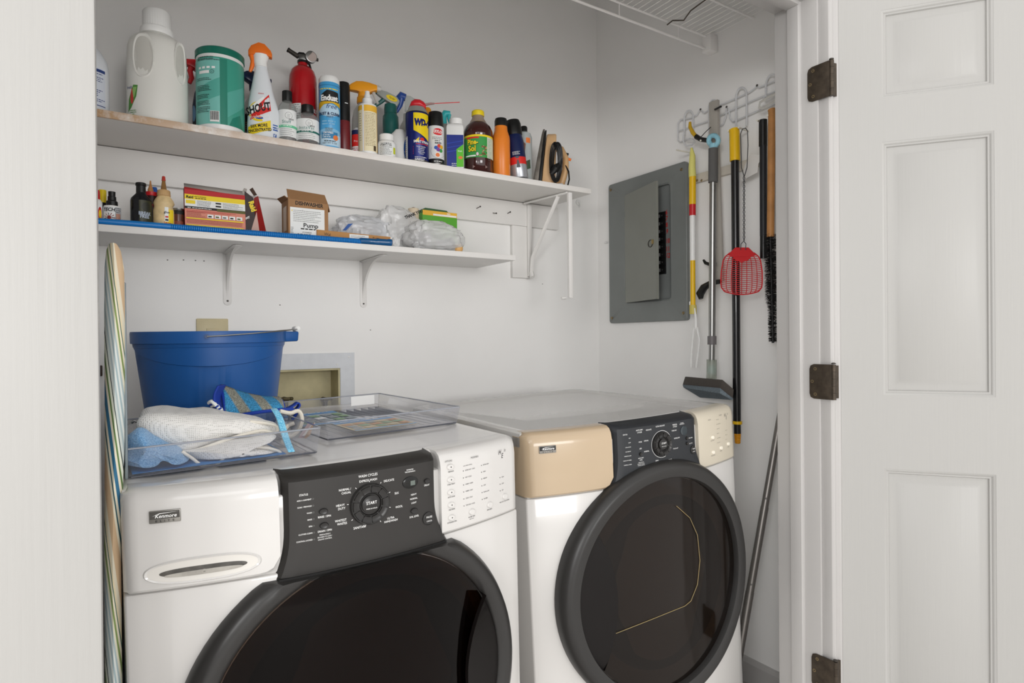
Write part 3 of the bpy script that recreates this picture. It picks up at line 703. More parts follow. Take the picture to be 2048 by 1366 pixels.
def stamped(xc, lab, zt, h=.165, d=.20):
    r = root('shelf_bracket', lab, 'bracket', (xc, BY, zt), group='stamped brackets under the lower shelf')
    v = MB(); w_ = .0125
    out = [(-w_, -.004), (w_, -.004)] + [(w_ * math.cos(a), -h + w_ + w_ * math.sin(a)) for a in [-math.pi * k / 8 for k in range(9)]]
    v.prism(out, -.0025, 0); v.build('wall_plate', r, M_shelf, bevel=.0005)
    t = MB(); t.prism([(-w_, 0), (w_, 0), (w_, -d), (w_ * .5, -d - .01), (-w_ * .5, -d - .01), (-w_, -d)], -.0035, -.001, axis='z'); t.build('shelf_plate', r, M_shelf, bevel=.0005)
    g = MB(); P = []
    for k in range(13):
        a = math.pi / 2 * k / 12; P.append((-.0025 - (d * .86) * (1 - math.sin(a)) ** 1.0, -.004 - (h * .84) * (1 - math.cos(a)) ** 1.0))
    P2 = [(y, z) for y, z in P] + [(-.0025, -.0035)]
    g.prism([(y, z) for y, z in P2], -.0035, .0035, axis='x'); g.build('gusset', r, M_shelf)
    for z in (-.028, -.038, -h + .014):
        MB().sphere((0, -.0028, z), .0034, 8, sc=(1, .4, 1)).build('screw', r, M_dsteel if z < -.1 else M_shelf)
p = at(454, 510, Y=BY); stamped(p.x, 'white stamped bracket under the lower shelf, above the blue bucket', LZT(p.x) - LTH)
p = at(726, 530, Y=BY); stamped(p.x, 'white stamped bracket under the lower shelf, right one above the bare wall', LZT(p.x) - LTH)
# folding bracket
r = root('folding_bracket', 'large white folding steel bracket under the right end of the upper shelf', 'bracket', (1.44, BY, 1.762))
inv = Matrix.Translation((-1.44, -BY, -1.762))
pa, pb = at(1049, 407, Z=1.757), at(1135, 385, Z=1.757); pb.y = max(pb.y, 1.85)
f1 = MB().tube([pa, pb + Vector((0, -.0, 0))], .009, 4, flat=(.5, 1.0)); f1.build('top_arm', r, M_shelf, M=inv, bevel=.0008)
z1 = at(1050, 552, Y=2.095).z
f2 = MB().box((1.437, 2.092, z1), (1.457, 2.101, 1.754)); f2.build('wall_leg', r, M_shelf, M=inv, bevel=.001)
pm = pa.lerp(pb, .80)
f3 = MB(); q0 = Vector((1.447, 2.085, z1 + .012)); q1 = Vector((1.447, 2.075, z1 + .075)); q2 = pm + Vector((0, 0, -.006)); f3.tube([q0, q1, q2], .0085, 8, flat=(.7, 1.1)); f3.build('brace', r, M_shelf, M=inv)
MB().tube([Vector((1.447, 2.088, z1 + .014)), Vector((1.447, 2.078, z1 - .006))], .0125, 10, flat=(1, .8)).build('foot_clip', r, M_shelf, M=inv)
pt_, pbm = at(1137, 386, Y=pb.y - .003), at(1137, 596, Y=pb.y - .003)
MB().box((pt_.x - .0085, pt_.y - .012, pbm.z), (pt_.x + .0085, pt_.y, pt_.z)).build('hanging_leg', r, M_shelf, M=inv, bevel=.001)
pf = at(1127, 596, Y=pb.y - .008); MB().tube([pf + Vector((-.010, 0, -.001)), pf + Vector((.010, 0, .001))], .0055, 10).build('leg_foot', r, M_shelf, M=inv)
p = at(1156, 405, Y=BY)
r = root('wall_hook', 'small round white plastic hook on the back wall by the folding bracket', 'hook', p)
MB().cyl((0, 0, 0), (0, -.005, 0), .013, 20).build('base', r, M_white, bevel=.0008); MB().tube([(0, -.004, 0), (0, -.012, -.004), (.001, -.014, -.014), (.002, -.010, -.020)], .003, 8).build('prong', r, M_white)
p = at(1215, 485, X=WX)
r = root('cable_clip', 'small white plastic clip on the right wall left of the breaker panel', 'clip', p)
MB().box((-.016, -.006, -.004), (0, .006, .004)).build('clip_body', r, M_white, bevel=.0015); MB().cyl((-.016, 0, 0), (-.018, 0, 0), .003, 10).build('clip_pin', r, M_wht)
# outlet plate behind the bucket
p0, p1 = at(392, 637, Y=BY), at(456, 637, Y=BY); cxp = (p0.x + p1.x) / 2; wp = (p1.x - p0.x) / 2
r = root('wall_plate', 'yellowed plastic wall plate half hidden behind the blue bucket', 'outlet plate', (cxp, BY, p0.z - wp * 1.4))
M_ivory = mat('ivory_plastic', '#cfc29b', .4, var=.08, vscale=20)
MB().box((-wp, -.006, -wp * 1.4), (wp, 0, wp * 1.4)).build('plate', r, M_ivory, bevel=.004)
MB().box((-.017, -.0085, -.033), (.017, -.005, .033)).build('socket', r, M_ivory, bevel=.001)
# washer outlet box
r = root('washer_outlet_box', 'recessed beige washer outlet box in a white metal frame', 'outlet box', (.53, BY, 1.0))
fx0, fx1, fz0, fz1 = .35, .706, .86, 1.157
fr_ = MB()
for a, b, c, d in ((fx0, .40, fz0, fz1), (.6555, fx1, fz0, fz1), (.40, .6555, 1.104, fz1), (.40, .6555, fz0, .92)): fr_.box((a - .53, -.004, c - 1), (b - .53, -.0003, d - 1))
fr_.build('frame', r, mat('galv_frame', '#d9dce0', .45, var=.06, vscale=30))
M_obox = mat('aged_box_paint', '#c9bf97', .55, var=.22, vscale=14)
bx = MB(); x0, x1, z0, z1 = .4005, .655, .9205, 1.1035
bx.box((x0 - .53, .088, z0 - 1), (x1 - .53, .094, z1 - 1)); bx.box((x1 - .536, 0, z0 - 1), (x1 - .53, .088, z1 - 1)); bx.box((x0 - .53, 0, z0 - 1), (x0 - .524, .088, z1 - 1)); bx.box((x0 - .524, 0, z1 - 1.006), (x1 - .536, .088, z1 - 1)); bx.box((x0 - .524, 0, z0 - 1), (x1 - .536, .088, z0 - .994))
bx.build('box', r, M_obox)
for x in (573, 652):
    q = at(x, 800, Y=BY + .05); q = q - Vector((.53, BY, 1.0)); v = MB().tube([q + Vector((0, .04, 0)), q], .009, 10); v.tube([q + Vector((0, .01, 0)), q + Vector((0, .01, -.05))], .008, 10); v.build('valve', r, M_dsteel)
    h = MB().tube([q + Vector((-.018, -.006, .004)), q + Vector((.018, -.006, .004))], .0055, 8, flat=(1, .7)); h.sphere(q + Vector((-.015, -.006, .004)), .007, 8); h.sphere(q + Vector((.015, -.006, .004)), .007, 8); h.build('valve_handle', r, mat('dull_brass', '#5a5138', .5, metal=.5))
for x, y in ((602, 723), (674, 729), (698, 714)):
    q = at(x, y, Y=BY - .004) - Vector((.53, BY, 1.0)); MB().sphere(q, .0035, 8, sc=(1, .4, 1)).build('screw', r, M_white)
MB().box((LX + .02, BY - .03, 1.105), (-.033, BY, 1.135)).build('strike_fitting', None, mat('brown_fitting', '#3a2a22', .5), bevel=.002, cat='fitting', label='dark brown fitting at the back wall behind the ironing board')
# nail holes and pencil marks: small dimples on walls
sp = MB(); rnd = random.Random(3)
for x, y in ((335, 520), (367, 520), (391, 521), (408, 522), (741, 660), (1085, 568), (560, 610)):
    q = at(x, y, Y=BY - .0004); sp.sphere(q, .0022, 6, sc=(1, .2, 1))
sp.build('nail_marks', None, M_grey, kind='stuff', cat='marks', label='small nail holes dotted over the back wall')

# ================================================================ CLOSET WIRE SHELF
r = root('wire_shelf', 'white wire shelf high on the right above the door opening', 'shelf', (0, 0, 0)); M_vinyl = mat('white_vinyl_wire', '#f0eeec', .35)
zt, zb, yl = 2.285, 2.243, 1.475
for nm, a, b, rr_ in (('lip_rod', (-.28, yl + .004, zb), (1.835, yl + .004, zb), .0042), ('lip_rod', (-.28, yl, zt), (1.835, yl, zt), .0036), ('cross_rod', (-.28, 1.30, zt - .004), (1.835, 1.30, zt - .004), .0036), ('cross_rod', (-.28, 1.06, zt - .004), (1.835, 1.06, zt - .004), .0032)):
    MB().cyl(a, b, rr_, 8).build(nm, r, M_vinyl)
wb = MB().cyl((0, 1.03, zt + .001), (0, yl + .002, zt + .001), .0014, 6); w0 = None
for i in range(70):
    x = 1.815 - i * .0254
    if w0 is None: w0 = wb.build('wire', r, M_vinyl); w0.location.x = x
    else:
        c = w0.copy(); COL.objects.link(c); c.parent = r; c.location.x = x
for x in (1.655, 1.38, 1.1, .8): MB().cyl((x, yl + .001, zb), (x, yl + .001, zt), .0022, 6).build('lip_link', r, M_vinyl)
eb = MB().box((1.797, yl - .022, zb - .014), (1.8385, yl + .016, zt + .004)).build('end_bracket', r, M_vinyl, bevel=.003)
MB().tube([(1.60, 1.475, zt - .012), (1.60, 1.45, zt - .008), (1.598, 1.40, zt - .03), (1.597, 1.37, zt - .012), (1.596, 1.25, zt + .002)], .0024, 6).build('support_hook', r, mat('dark_wire', '#5c544d', .5, metal=.4))

# ================================================================ BREAKER PANEL
M_gpan = mat('grey_panel_paint', '#7b7f7d', .42, var=.06, vscale=10); M_gpan2 = mat('grey_panel_door', '#82847d', .42, var=.05, vscale=8)
y0, y1, z0, z1 = 1.592, 2.029, 1.265, 1.870
r = root('breaker_panel', 'grey steel breaker panel with its door ajar on the right wall', 'electrical panel', (WX, 0, 0))
oy0, oy1 = at(1343, 480, X=WX - .018).y, at(1250, 480, X=WX - .018).y; oz1, oz0 = at(1312, 372, X=WX - .018).z + .001, at(1312, 603, X=WX - .018).z
pn = MB()
def rrect(ya, yb, za, zb, r_, n=4):
    o = []
    for cy, cz, a0 in ((yb - r_, zb - r_, 0), (ya + r_, zb - r_, 90), (ya + r_, za + r_, 180), (yb - r_, za + r_, 270)):
        for k in range(n + 1):
            a = math.radians(a0 + 90 * k / n); o.append((cy + r_ * math.cos(a), cz + r_ * math.sin(a)))
    return o
def ringx(a, x): return [(x, p[0], p[1]) for p in a]
O, I = rrect(y0, y1, z0, z1, .012), rrect(oy0, oy1, oz0, oz1, .014)
I2, I3 = rrect(oy0 - .01, oy1 + .01, oz0 - .01, oz1 + .01, .018), rrect(oy0 + .006, oy1 - .006, oz0 + .006, oz1 - .006, .012)
pn.loft([ringx(O, -.0005), ringx(O, -.015), ringx(rrect(y0 + .002, y1 - .002, z0 + .002, z1 - .002, .012), -.017), ringx(I2, -.018), ringx(I, -.0215), ringx(I3, -.019), ringx(I3, -.004)], cap=False)
pn.build('cover', r, M_gpan)
MB().box((-.006, oy0, oz0), (-.003, oy1, oz1)).build('dead_front', r, mat('grey_dead_front', '#7d8180', .45))
hy = oy1 - .004; dw = (oy1 - oy0) - .008; lo_, hi_ = 0.0, .7
for _ in range(30):
    ang_ = (lo_ + hi_) / 2; q = Vector((WX - .020 - math.sin(ang_) * dw, hy - math.cos(ang_) * dw, 1.5)) - CC
    if 1024 + FPX * q.dot(CR) / q.dot(CF) > 1313: lo_ = ang_
    else: hi_ = ang_
du_ = Vector((-math.sin(ang_), -math.cos(ang_), 0)); dn_ = Vector((-math.cos(ang_), math.sin(ang_), 0)); hp = Vector((-.020, hy, 0))
dz0, dz1 = oz0 + .004, oz1 - .004
def Dp(s, z, o): return hp + du_ * s + dn_ * o + Vector((0, 0, z))
dd = MB(); dd.hexa([Dp(0, dz0, 0), Dp(dw, dz0, 0), Dp(dw, dz0, .0018), Dp(0, dz0, .0018), Dp(0, dz1, 0), Dp(dw, dz1, 0), Dp(dw, dz1, .0018), Dp(0, dz1, .0018)])
dd.hexa([Dp(dw - .002, dz0, -.010), Dp(dw, dz0, -.010), Dp(dw, dz0, 0), Dp(dw - .002, dz0, 0), Dp(dw - .002, dz1, -.010), Dp(dw, dz1, -.010), Dp(dw, dz1, 0), Dp(dw - .002, dz1, 0)])
od = dd.build('panel_door', r, M_gpan2)
zm = at(1297, 490, Y=1.75).z; 
rm = MB(); rm.tube([Dp(dw - .040 + .016 * math.cos(2 * math.pi * k / 20), zm + .014 * math.sin(2 * math.pi * k / 20), .0035) for k in range(20)], .0016, 6, closed=True); o = rm.build('latch_ring', r, M_dsteel); o.parent = od
MB().hexa([Dp(dw - .027, zm - .004, .001), Dp(dw - .018, zm - .004, .001), Dp(dw - .018, zm - .004, .006), Dp(dw - .027, zm - .004, .006), Dp(dw - .027, zm + .012, .001), Dp(dw - .018, zm + .012, .001), Dp(dw - .018, zm + .012, .006), Dp(dw - .027, zm + .012, .006)]).build('latch', od, mat('brass', '#a08a58', .35, metal=.8))
for z in (oz1 - .085, oz0 + .055):
    MB().cyl((-.021, hy + .004, z - .012), (-.021, hy + .004, z + .012), .0035, 8).build('hinge', r, M_gpan)
for y_, z_ in ((y0 + .022, z1 - .028), (y1 - .016, z1 - .024), (y0 + .018, z0 + .028), (y1 - .018, z0 + .022)):
    s_ = MB().sphere((-.018, y_, z_), .0065, 10, sc=(.45, 1, 1)); s_.build('screw', r, M_screw)
# breakers
ya = at(1329.5, 480, X=WX - .012).y; zt_, zb_ = at(1322, 424, X=WX - .012).z, at(1322, 548, X=WX - .012).z
nb = 8; hb = (zt_ - zb_) / nb; b0 = None
MB().box((-.0075, ya - .001, zb_ - .001), (-.006, ya + .115, zt_ + .001)).build('breaker_bay', r, M_ink)
bk = MB().box((-.012, 0, -hb * .46), (-.0055, .058, hb * .46)); tg = MB().hexa([(-.018, .030, -hb * .2), (-.012, .024, -hb * .2), (-.012, .040, -hb * .2), (-.018, .036, -hb * .2), (-.018, .030, hb * .2), (-.012, .024, hb * .2), (-.012, .040, hb * .2), (-.018, .036, hb * .2)])
for col_ in (0, 1):
    for i in range(nb):
        if b0 is None: b0 = bk.build('breaker', r, M_blk, bevel=.0008); t0 = tg.build('toggle', b0, mat('toggle_grey', '#2c2c2c', .4)); c = b0
        else:
            c = b0.copy(); COL.objects.link(c); c.parent = r; t = t0.copy(); COL.objects.link(t); t.parent = c
        c.location = (0, ya + .0 + col_ * .058, zt_ - hb * (i + .5))
        nd = Decal(lambda u, v, o: Vector((-.0125 - o, .014 - u, v)), 0); nd.text('20', 0, -.002, .005, M_grey)
        if col_ == 0: nd.build('rating', c)
fnp = lambda u, v, o: Vector((-.0065 - o, -u, v))
nm_ = Decal(fnp, 0); M_rink = mat('red_marker', '#b3302c', .6)
for t, px, py in (('6', 1333, 425), ('7', 1333, 437), ('8', 1334, 450), ('9', 1334, 463), ('10', 1336, 482), ('11', 1335, 498), ('12', 1336, 511)):
    q = at(px, py, X=WX - .0065); nm_.text(t, -q.y, q.z - .008, .018, M_rink, 'C', bold=.03, rot=random.uniform(-10, 10), sx=.8)
nm_.build('number_print', r)

# ================================================================ HOOK RACK
M_coat = mat('white_coated_wire', '#d3d4d6', .3)
r = root('hook_rack', 'white coated wire hook rack on the right wall', 'hook rack', (0, 0, 0))
def H(px, py, X=WX - .012): return at(px, py, X=X)
TR = .0026
def pl_(pts, nm, rr_=TR, X=WX - .012, closed=False): MB().tube([H(*p[:2], X=(p[2] if len(p) > 2 else X)) for p in pts], rr_, 8, closed=closed).build(nm, r, M_coat)
pl_([(1356, 262), (1356, 246), (1361, 240), (1380, 236), (1394, 230), (1399, 221), (1404, 221), (1408, 226), (1420, 219), (1460, 202), (1500, 184), (1509, 177), (1514, 172), (1519, 175), (1530, 170), (1560, 158)], 'rail')
pl_([(1355, 263), (1375, 256), (1420, 241), (1470, 217), (1520, 195), (1562, 178)], 'rail')
pl_([(1356, 262), (1356, 280), (1361, 284), (1380, 277)], 'rail')
pl_([(1436, 254), (1446, 249), (1452, 232), (1453, 216), (1457, 216), (1460, 236), (1466, 243), (1475, 240), (1510, 224), (1562, 203)], 'rail')
def loop(xa, xb, yt, yb_, name='hook_loop'):
    n = 10; w_ = (xb - xa) / 2; xc_ = (xa + xb) / 2; dy = -.42 * w_
    pts = [(xa, yb_ + 2)] + [(xa, yt + w_ * 1.7 + 5)] + [(xc_ - w_ * math.cos(math.pi * k / n), yt + w_ * 1.7 - w_ * 1.7 * math.sin(math.pi * k / n) + dy * (k / n - .5) * 1.6) for k in range(n + 1)] + [(xb, yb_ - 8)]
    MB().tube([H(*p, X=WX - .02) for p in pts], .0032, 8).build(name, r, M_coat)
loop(1368.5, 1386, 221, 268); loop(1418, 1435, 200, 290); loop(1472, 1493, 175, 260); loop(1531.5, 1556, 149, 192)
pl_([(1368, 265), (1366, 282), (1372, 292), (1384, 290), (1390, 284), (1386, 279), (1372, 278)], 'hook_loop', .003, X=WX - .035)
pl_([(1531, 190), (1528, 195), (1531, 200), (1546, 192), (1556, 185)], 'hook_loop', .003, X=WX - .02)
for a, b, nm in (((1353, 300), (1384, 306), 'peg'), ((1456, 262), (1474, 268), 'peg'), ((1477, 255), (1496, 262), 'peg'), ((1514, 241), (1530, 246), 'peg'), ((1535, 231), (1548, 236), 'peg'), ((1401, 281), (1423, 278), 'peg')):
    MB().cyl(H(*a, X=WX - .085), H(*b, X=WX - .012), .0032, 8).build(nm, r, mat('peg_tip', '#dcd8cc', .4))
for p in ((1401, 219), (1453, 214), (1514, 171)):
    q = H(*p, X=WX - .014); MB().sphere(q, .0045, 8, sc=(.5, 1, 1)).build('screw', r, M_dsteel)
# clear hanger hoop at right
MB().tube([H(*p, X=WX - .05) for p in ((1518, 215), (1520, 205), (1534, 196), (1552, 187), (1560, 190), (1555, 200), (1540, 208), (1526, 217))], .003, 8, closed=True, flat=(1.6, .6)).build('plastic_loop', None, mixmat('cloudy_plastic', '#f0f0f0', .35, dcol='#e8e6e0'), cat='hanger', label='cloudy plastic hanger loop at the right end of the hook rack')
# board with screws
q0, q1 = at(1393, 352, X=WX), at(1518, 322, X=WX); zb0 = at(1393, 368, X=WX).z
MB().box((WX - .016, q1.y, zb0), (WX, q0.y, zb0 + .032)).build('mounting_board', None, mat('dusty_board', '#d5cec2', .6, var=.1, vscale=20), bevel=.001, cat='board', label='narrow pale board on the right wall behind the hanging tool handles')
for i, px in enumerate((1394, 1403)):
    q = at(px, 361, X=WX - .017); MB().sphere(q, .005, 8, sc=(.5, 1, 1)).build('board_screw', None, M_screw, cat='screw', label=('left screw in the pale board beside the breaker panel', 'right screw in the pale board beside the breaker panel')[i], group='screws in the pale board')

# ================================================================ HANGING TOOLS
def T3(px, py, X): return at(px, py, X=X)
def toolr(name, lab, cat): return root(name, lab, cat, (0, 0, 0))
def pole(r, nm, pts, wpx, m, X=1.78, n=16, wpx2=None, lab=None):
    P = [T3(x, y, X) for x, y in pts]; d = (P[0] - CC).dot(CF); rr_ = [wpx / 2 / FPX * d] * len(P)
    if wpx2: rr_ = [wpx / 2 / FPX * d + (wpx2 - wpx) / 2 / FPX * d * i / (len(P) - 1) for i in range(len(P))]
    b = MB().tube(P, rr_, n); return b.build(nm, r, m, label=lab)
M_yel = mat('yellow_plastic', '#e5b712', .35); M_pyel = mat('pale_yellow_foam', '#dcd67a', .6)
# 1 yellow-red-white stick with claw
r = toolr('back_scratcher_pole', 'thin yellow, red and white striped pole hanging beside the breaker panel', 'duster')
MB().tube([T3(x, y, 1.77) for x, y in ((1383, 296), (1385, 312), (1384, 335), (1385, 354))], [.004, .0105, .0125, .0135], 14).build('foam_grip', r, M_pyel)
pole(r, 'upper_tube', [(1385, 350), (1385, 409)], 13.5, M_yel, 1.77); pole(r, 'red_band', [(1385, 408), (1385, 431)], 13, M_red, 1.77); pole(r, 'white_tube', [(1385, 430), (1385.5, 521)], 10.5, M_white, 1.77); pole(r, 'lower_tube', [(1385.5, 520), (1386, 612)], 10, M_yel, 1.77)
pole(r, 'end_knob', [(1386, 610), (1386, 628)], 14, mat('end_knob', '#c9b95e', .5), 1.77)
pole(r, 'end_pin', [(1381, 603), (1381, 610)], 5, M_white, 1.768)
# 2 white plastic tongs
r = toolr('plastic_fork', 'slim white two-pronged plastic piece hanging below the yellow pole', 'plastic fork')
MB().tube([T3(x, y, 1.765) for x, y in ((1389, 616), (1391, 635), (1391, 658))], [.003, .005, .0065], 10, flat=(1, .5)).build('shank', r, M_white)
MB().tube([T3(x, y, 1.765) for x, y in ((1388, 655), (1385, 680), (1382, 715), (1382, 735))], [.004, .0035, .0035, .004], 8).build('prong', r, M_white)
MB().tube([T3(x, y, 1.765) for x, y in ((1394, 655), (1399, 680), (1395, 715), (1392, 735))], [.004, .0035, .0035, .004], 8).build('prong', r, M_white)
# 3 grabber
r = toolr('reacher_grabber', 'grey reacher grabber with black pistol grip and yellow-tipped jaw, behind the steel pole', 'grabber')
M_flat = mat('grey_grabber', '#a9a49c', .4)
def flatbar(a, b, w_, t, X, nm, m):
    A, B = T3(*a, X), T3(*b, X); h = w_ / 2 / FPX * (A - CC).dot(CF); v = Vector((0, 1, 0)) * h
    mb = MB().hexa([B - v, B + v, B + v + Vector((t, 0, 0)), B - v + Vector((t, 0, 0)), A - v, A + v, A + v + Vector((t, 0, 0)), A - v + Vector((t, 0, 0))]); return mb.build(nm, r, m, bevel=.001)
flatbar((1426, 202), (1427, 290), 21, .012, 1.785, 'channel', M_flat); flatbar((1428, 290), (1437, 562), 20, .010, 1.80, 'channel', M_flat)
MB().cyl(T3(1430, 219, 1.775), T3(1442, 213, 1.765), .0035, 10).build('pivot_pin', r, M_blk)
MB().tube([T3(x, y, 1.765) for x, y in ((1380, 244), (1380, 254), (1386, 266), (1394, 275))], [.0045, .0065, .0075, .007], 10).build('jaw_tip', r, mat('jaw_yellow', '#c79f20', .5))
MB().tube([T3(x, y, 1.765) for x, y in ((1392, 273), (1402, 279), (1416, 281))], [.009, .0085, .008], 10).build('jaw', r, M_blk)
MB().tube([T3(x, y, 1.765) for x, y in ((1402, 274), (1412, 263), (1422, 254))], .0014, 6).build('jaw_cable', r, M_blk)
MB().tube([T3(x, y, 1.79) for x, y in ((1407, 520), (1411, 526), (1420, 529), (1430, 532))], [.004, .006, .006, .006], 10).build('trigger', r, M_blk)
MB().tube([T3(x, y, 1.79) for x, y in ((1402, 598), (1400, 588), (1408, 575), (1421, 566), (1441, 563))], [.008, .015, .014, .009, .008], 12).build('pistol_grip', r, M_blk)
for p in ((1433, 495), (1433, 526), (1434, 541)): MB().sphere(T3(*p, 1.799), .0028, 8, sc=(.5, 1, 1)).build('rivet', r, M_steel)
# 4 scrubber
r = toolr('scrubber_mop', 'steel-poled floor scrubber with grey pad head and light blue hanging loop', 'mop'); X4 = 1.755
M_lblue = mat('light_blue_rubber', '#8fc3d3', .45)
ring = [T3(1427 + 9.5 * math.cos(a), 281 + 10 * math.sin(a), X4) for a in [2 * math.pi * k / 20 for k in range(20)]]
MB().tube(ring, .0085, 10, closed=True).build('hang_loop', r, M_lblue); pole(r, 'loop_collar', [(1427, 288), (1427, 298)], 16, M_lblue, X4)
pole(r, 'foam_grip', [(1426.5, 297), (1426, 365)], 18.5, mat('grey_foam', '#5b5a59', .8, bump=.3), X4)
pole(r, 'upper_pole', [(1426, 364), (1424, 675)], 13.5, M_steel, X4); pole(r, 'clamp', [(1424, 672), (1424, 689)], 17.5, mat('clamp_grey', '#6a6667', .45), X4)
pole(r, 'lower_pole', [(1424, 688), (1423.5, 724)], 12, M_steel, X4)
pole(r, 'socket', [(1423.5, 719), (1423, 757)], 20, mixmat('clear_socket', '#e8ece8', .55, dcol='#b8bdb0'), X4); pole(r, 'socket_sleeve', [(1423.5, 731), (1423, 747)], 17, mat('pale_sleeve', '#cfe0e2', .5), X4 )
A = [T3(1369, 753, 1.80), T3(1445, 759, 1.70), T3(1468, 776, 1.70)]
hd = MB(); top = [(1370, 753, 1.80), (1445, 759, 1.68), (1468, 779, 1.70), (1400, 757, 1.815)]; mid = [(1365, 769, 1.80), (1440, 776, 1.68), (1466, 797, 1.70), (1400, 775, 1.815)]
hd.hexa([T3(a, b, c) for a, b, c in mid] + [T3(a, b, c) for a, b, c in top]); hd.build('head_block', r, mat('dark_foam', '#4a443f', .8, bump=.4, bscale=150), bevel=.002)
low = [(1364, 771, 1.80), (1440, 777, 1.675), (1467, 799, 1.70), (1405, 799, 1.815)]
hp_ = MB().hexa([T3(1367, 775, 1.80), T3(1440, 787, 1.68), T3(1464, 800, 1.70), T3(1400, 795, 1.815)] + [T3(a, b, c) for a, b, c in mid]); hp_.build('scrub_pad', r, mat('scrub_pad', '#76828a', .9, bump=.8, bscale=250, var=.3, vscale=200))
# 5 black extension pole
r = toolr('extension_pole', 'black extension pole with yellow cap and yellow threaded tip', 'pole'); X5 = 1.765
pole(r, 'end_cap', [(1468, 259), (1469, 266), (1470, 322)], 20, M_yel, X5); pole(r, 'hang_hole', [(1467, 266), (1465.5, 266.5)], 6, M_ink, X5 - .004)
pole(r, 'tube', [(1470, 320), (1474, 843)], 15.5, mat('black_gloss', '#141416', .22, coat=.3), X5)
dcl = Decal(lambda u, v, o: T3(u, v, X5) + (CC - T3(u, v, X5)).normalized() * (.0130 + o), 0)
for c, a, b in ((M_wht, 690, 712), (mat('rust_print', '#93402a', .5), 712, 748), (M_wht, 745, 750), (M_red, 750, 772)): dcl.rect(1467.5 + (a - 690) * .0, a, 1470.5, b, c)
dcl.build('sleeve_print', r)
pole(r, 'collar', [(1474.5, 842), (1474.5, 848)], 19, M_yel, X5); pole(r, 'neck', [(1474.7, 848), (1474.9, 868)], 13.5, M_blk, X5)
th = MB(); P0, P1 = T3(1474.9, 867, X5), T3(1475.3, 887, X5)
for k in range(6):
    a, b = P0.lerp(P1, k / 6), P0.lerp(P1, (k + .55) / 6); c = P0.lerp(P1, (k + 1) / 6); th.tube([a, b, c], [.0115 - k * .0004, .0118 - k * .0004, .0095 - k * .0004], 14)
th.build('threaded_tip', r, mat('orange_yellow', '#e09a12', .4))
# 6 fly swatter
r = toolr('fly_swatter', 'red plastic fly swatter with twisted wire handle', 'fly swatter'); X6 = 1.735
M_wire = mat('grey_wire', '#5c5c5e', .4, metal=.7)
MB().tube([T3(x, y, X6) for x, y in ((1488, 352), (1483, 336), (1482, 300), (1481, 268), (1485, 258), (1491, 256), (1495, 262), (1496, 290), (1494, 335), (1489, 352))], .0016, 6).build('wire_loop', r, M_wire)
tw = MB()
for ph in (0, math.pi):
    tw.tube([T3(1488 + 1.6 * math.sin(k * .8 + ph), 352 + k * 2.15, X6 + .002 * math.cos(k * .8 + ph)) for k in range(61)], .0014, 5)
tw.tube([T3(1487.5, 482, X6), T3(1482, 488, X6), T3(1481, 500, X6)], .0014, 5); tw.tube([T3(1487.5, 482, X6), T3(1492, 488, X6), T3(1491, 500, X6)], .0014, 5)
tw.build('twisted_shaft', r, M_wire)
def S(u, v): # u -1..1 across, v 0..1 down, in px
    wv = [(0, 13), (.1, 22), (.2, 33), (.3, 37.5), (.55, 41), (.8, 41.5), (.93, 40), (1, 34)]
    for (a, wa), (b, wb_) in zip(wv, wv[1:]):
        if v <= b + 1e-6: w__ = wa + (wb_ - wa) * (v - a) / (b - a); break
    return T3(1484 + u * w__ - v * 1.0, 495 + v * 94 - (u * u) * 6 * v, X6 + .004 * u * u)
hd = MB()
N = 9
for i in range(N):
    u = -1 + 2 * i / (N - 1); v0 = .10 + .18 * (1 - abs(u)) if abs(u) < .95 else .12
    hd.tube([S(u, v0 + (1 - v0) * k / 10) for k in range(11)], .0013 if abs(u) < .99 else .0022, 5)
for j in range(20):
    v = .20 + .80 * j / 19; hd.tube([S(-1 + 2 * k / 14, min(1, v)) for k in range(15)], .00125 if j < 19 else .0022, 5)
hd.build('mesh_head', r, M_red)
pp = [S(-1, 0), S(1, 0), S(1, .1), S(1, .17), S(.55, .20), S(.35, .27), S(0, .32), S(-.35, .27), S(-.55, .20), S(-1, .17), S(-1, .1)]
c = MB(); c.add([p + Vector((-.0015, 0, 0)) for p in pp] + [p + Vector((.0015, 0, 0)) for p in pp], [list(range(11)), list(reversed(range(11, 22)))] + [[i, (i + 1) % 11, (i + 1) % 11 + 11, i + 11] for i in range(11)]); c.build('mesh_shoulder', r, M_red)
# 7 paper tag
pt7 = [(1500, 308), (1514, 309), (1528, 319), (1517, 326), (1515, 345), (1480, 363), (1490, 330)]
MB().add([T3(x, y, 1.79) for x, y in pt7] + [T3(x, y, 1.7915) for x, y in pt7], [list(range(7)), list(reversed(range(7, 14)))] + [[i, (i + 1) % 7, (i + 1) % 7 + 7, i + 7] for i in range(7)]).build('paper_tag', None, mat('white_tag', '#dfdcd8', .4), cat='hang_tag', label='white paper tag hanging behind the fly swatter wire', smooth=False)
# 8 black square pole
r = toolr('black_handle', 'matte black handle hanging left of the wooden dowel', 'handle')
pole(r, 'sleeve', [(1526, 240), (1526, 292)], 16, M_blk, 1.785); pole(r, 'shaft', [(1526.5, 290), (1527, 472)], 14, mat('black_matte', '#1b1c20', .5), 1.785); pole(r, 'end_sleeve', [(1527, 470), (1527, 517)], 13.5, M_blk, 1.785)
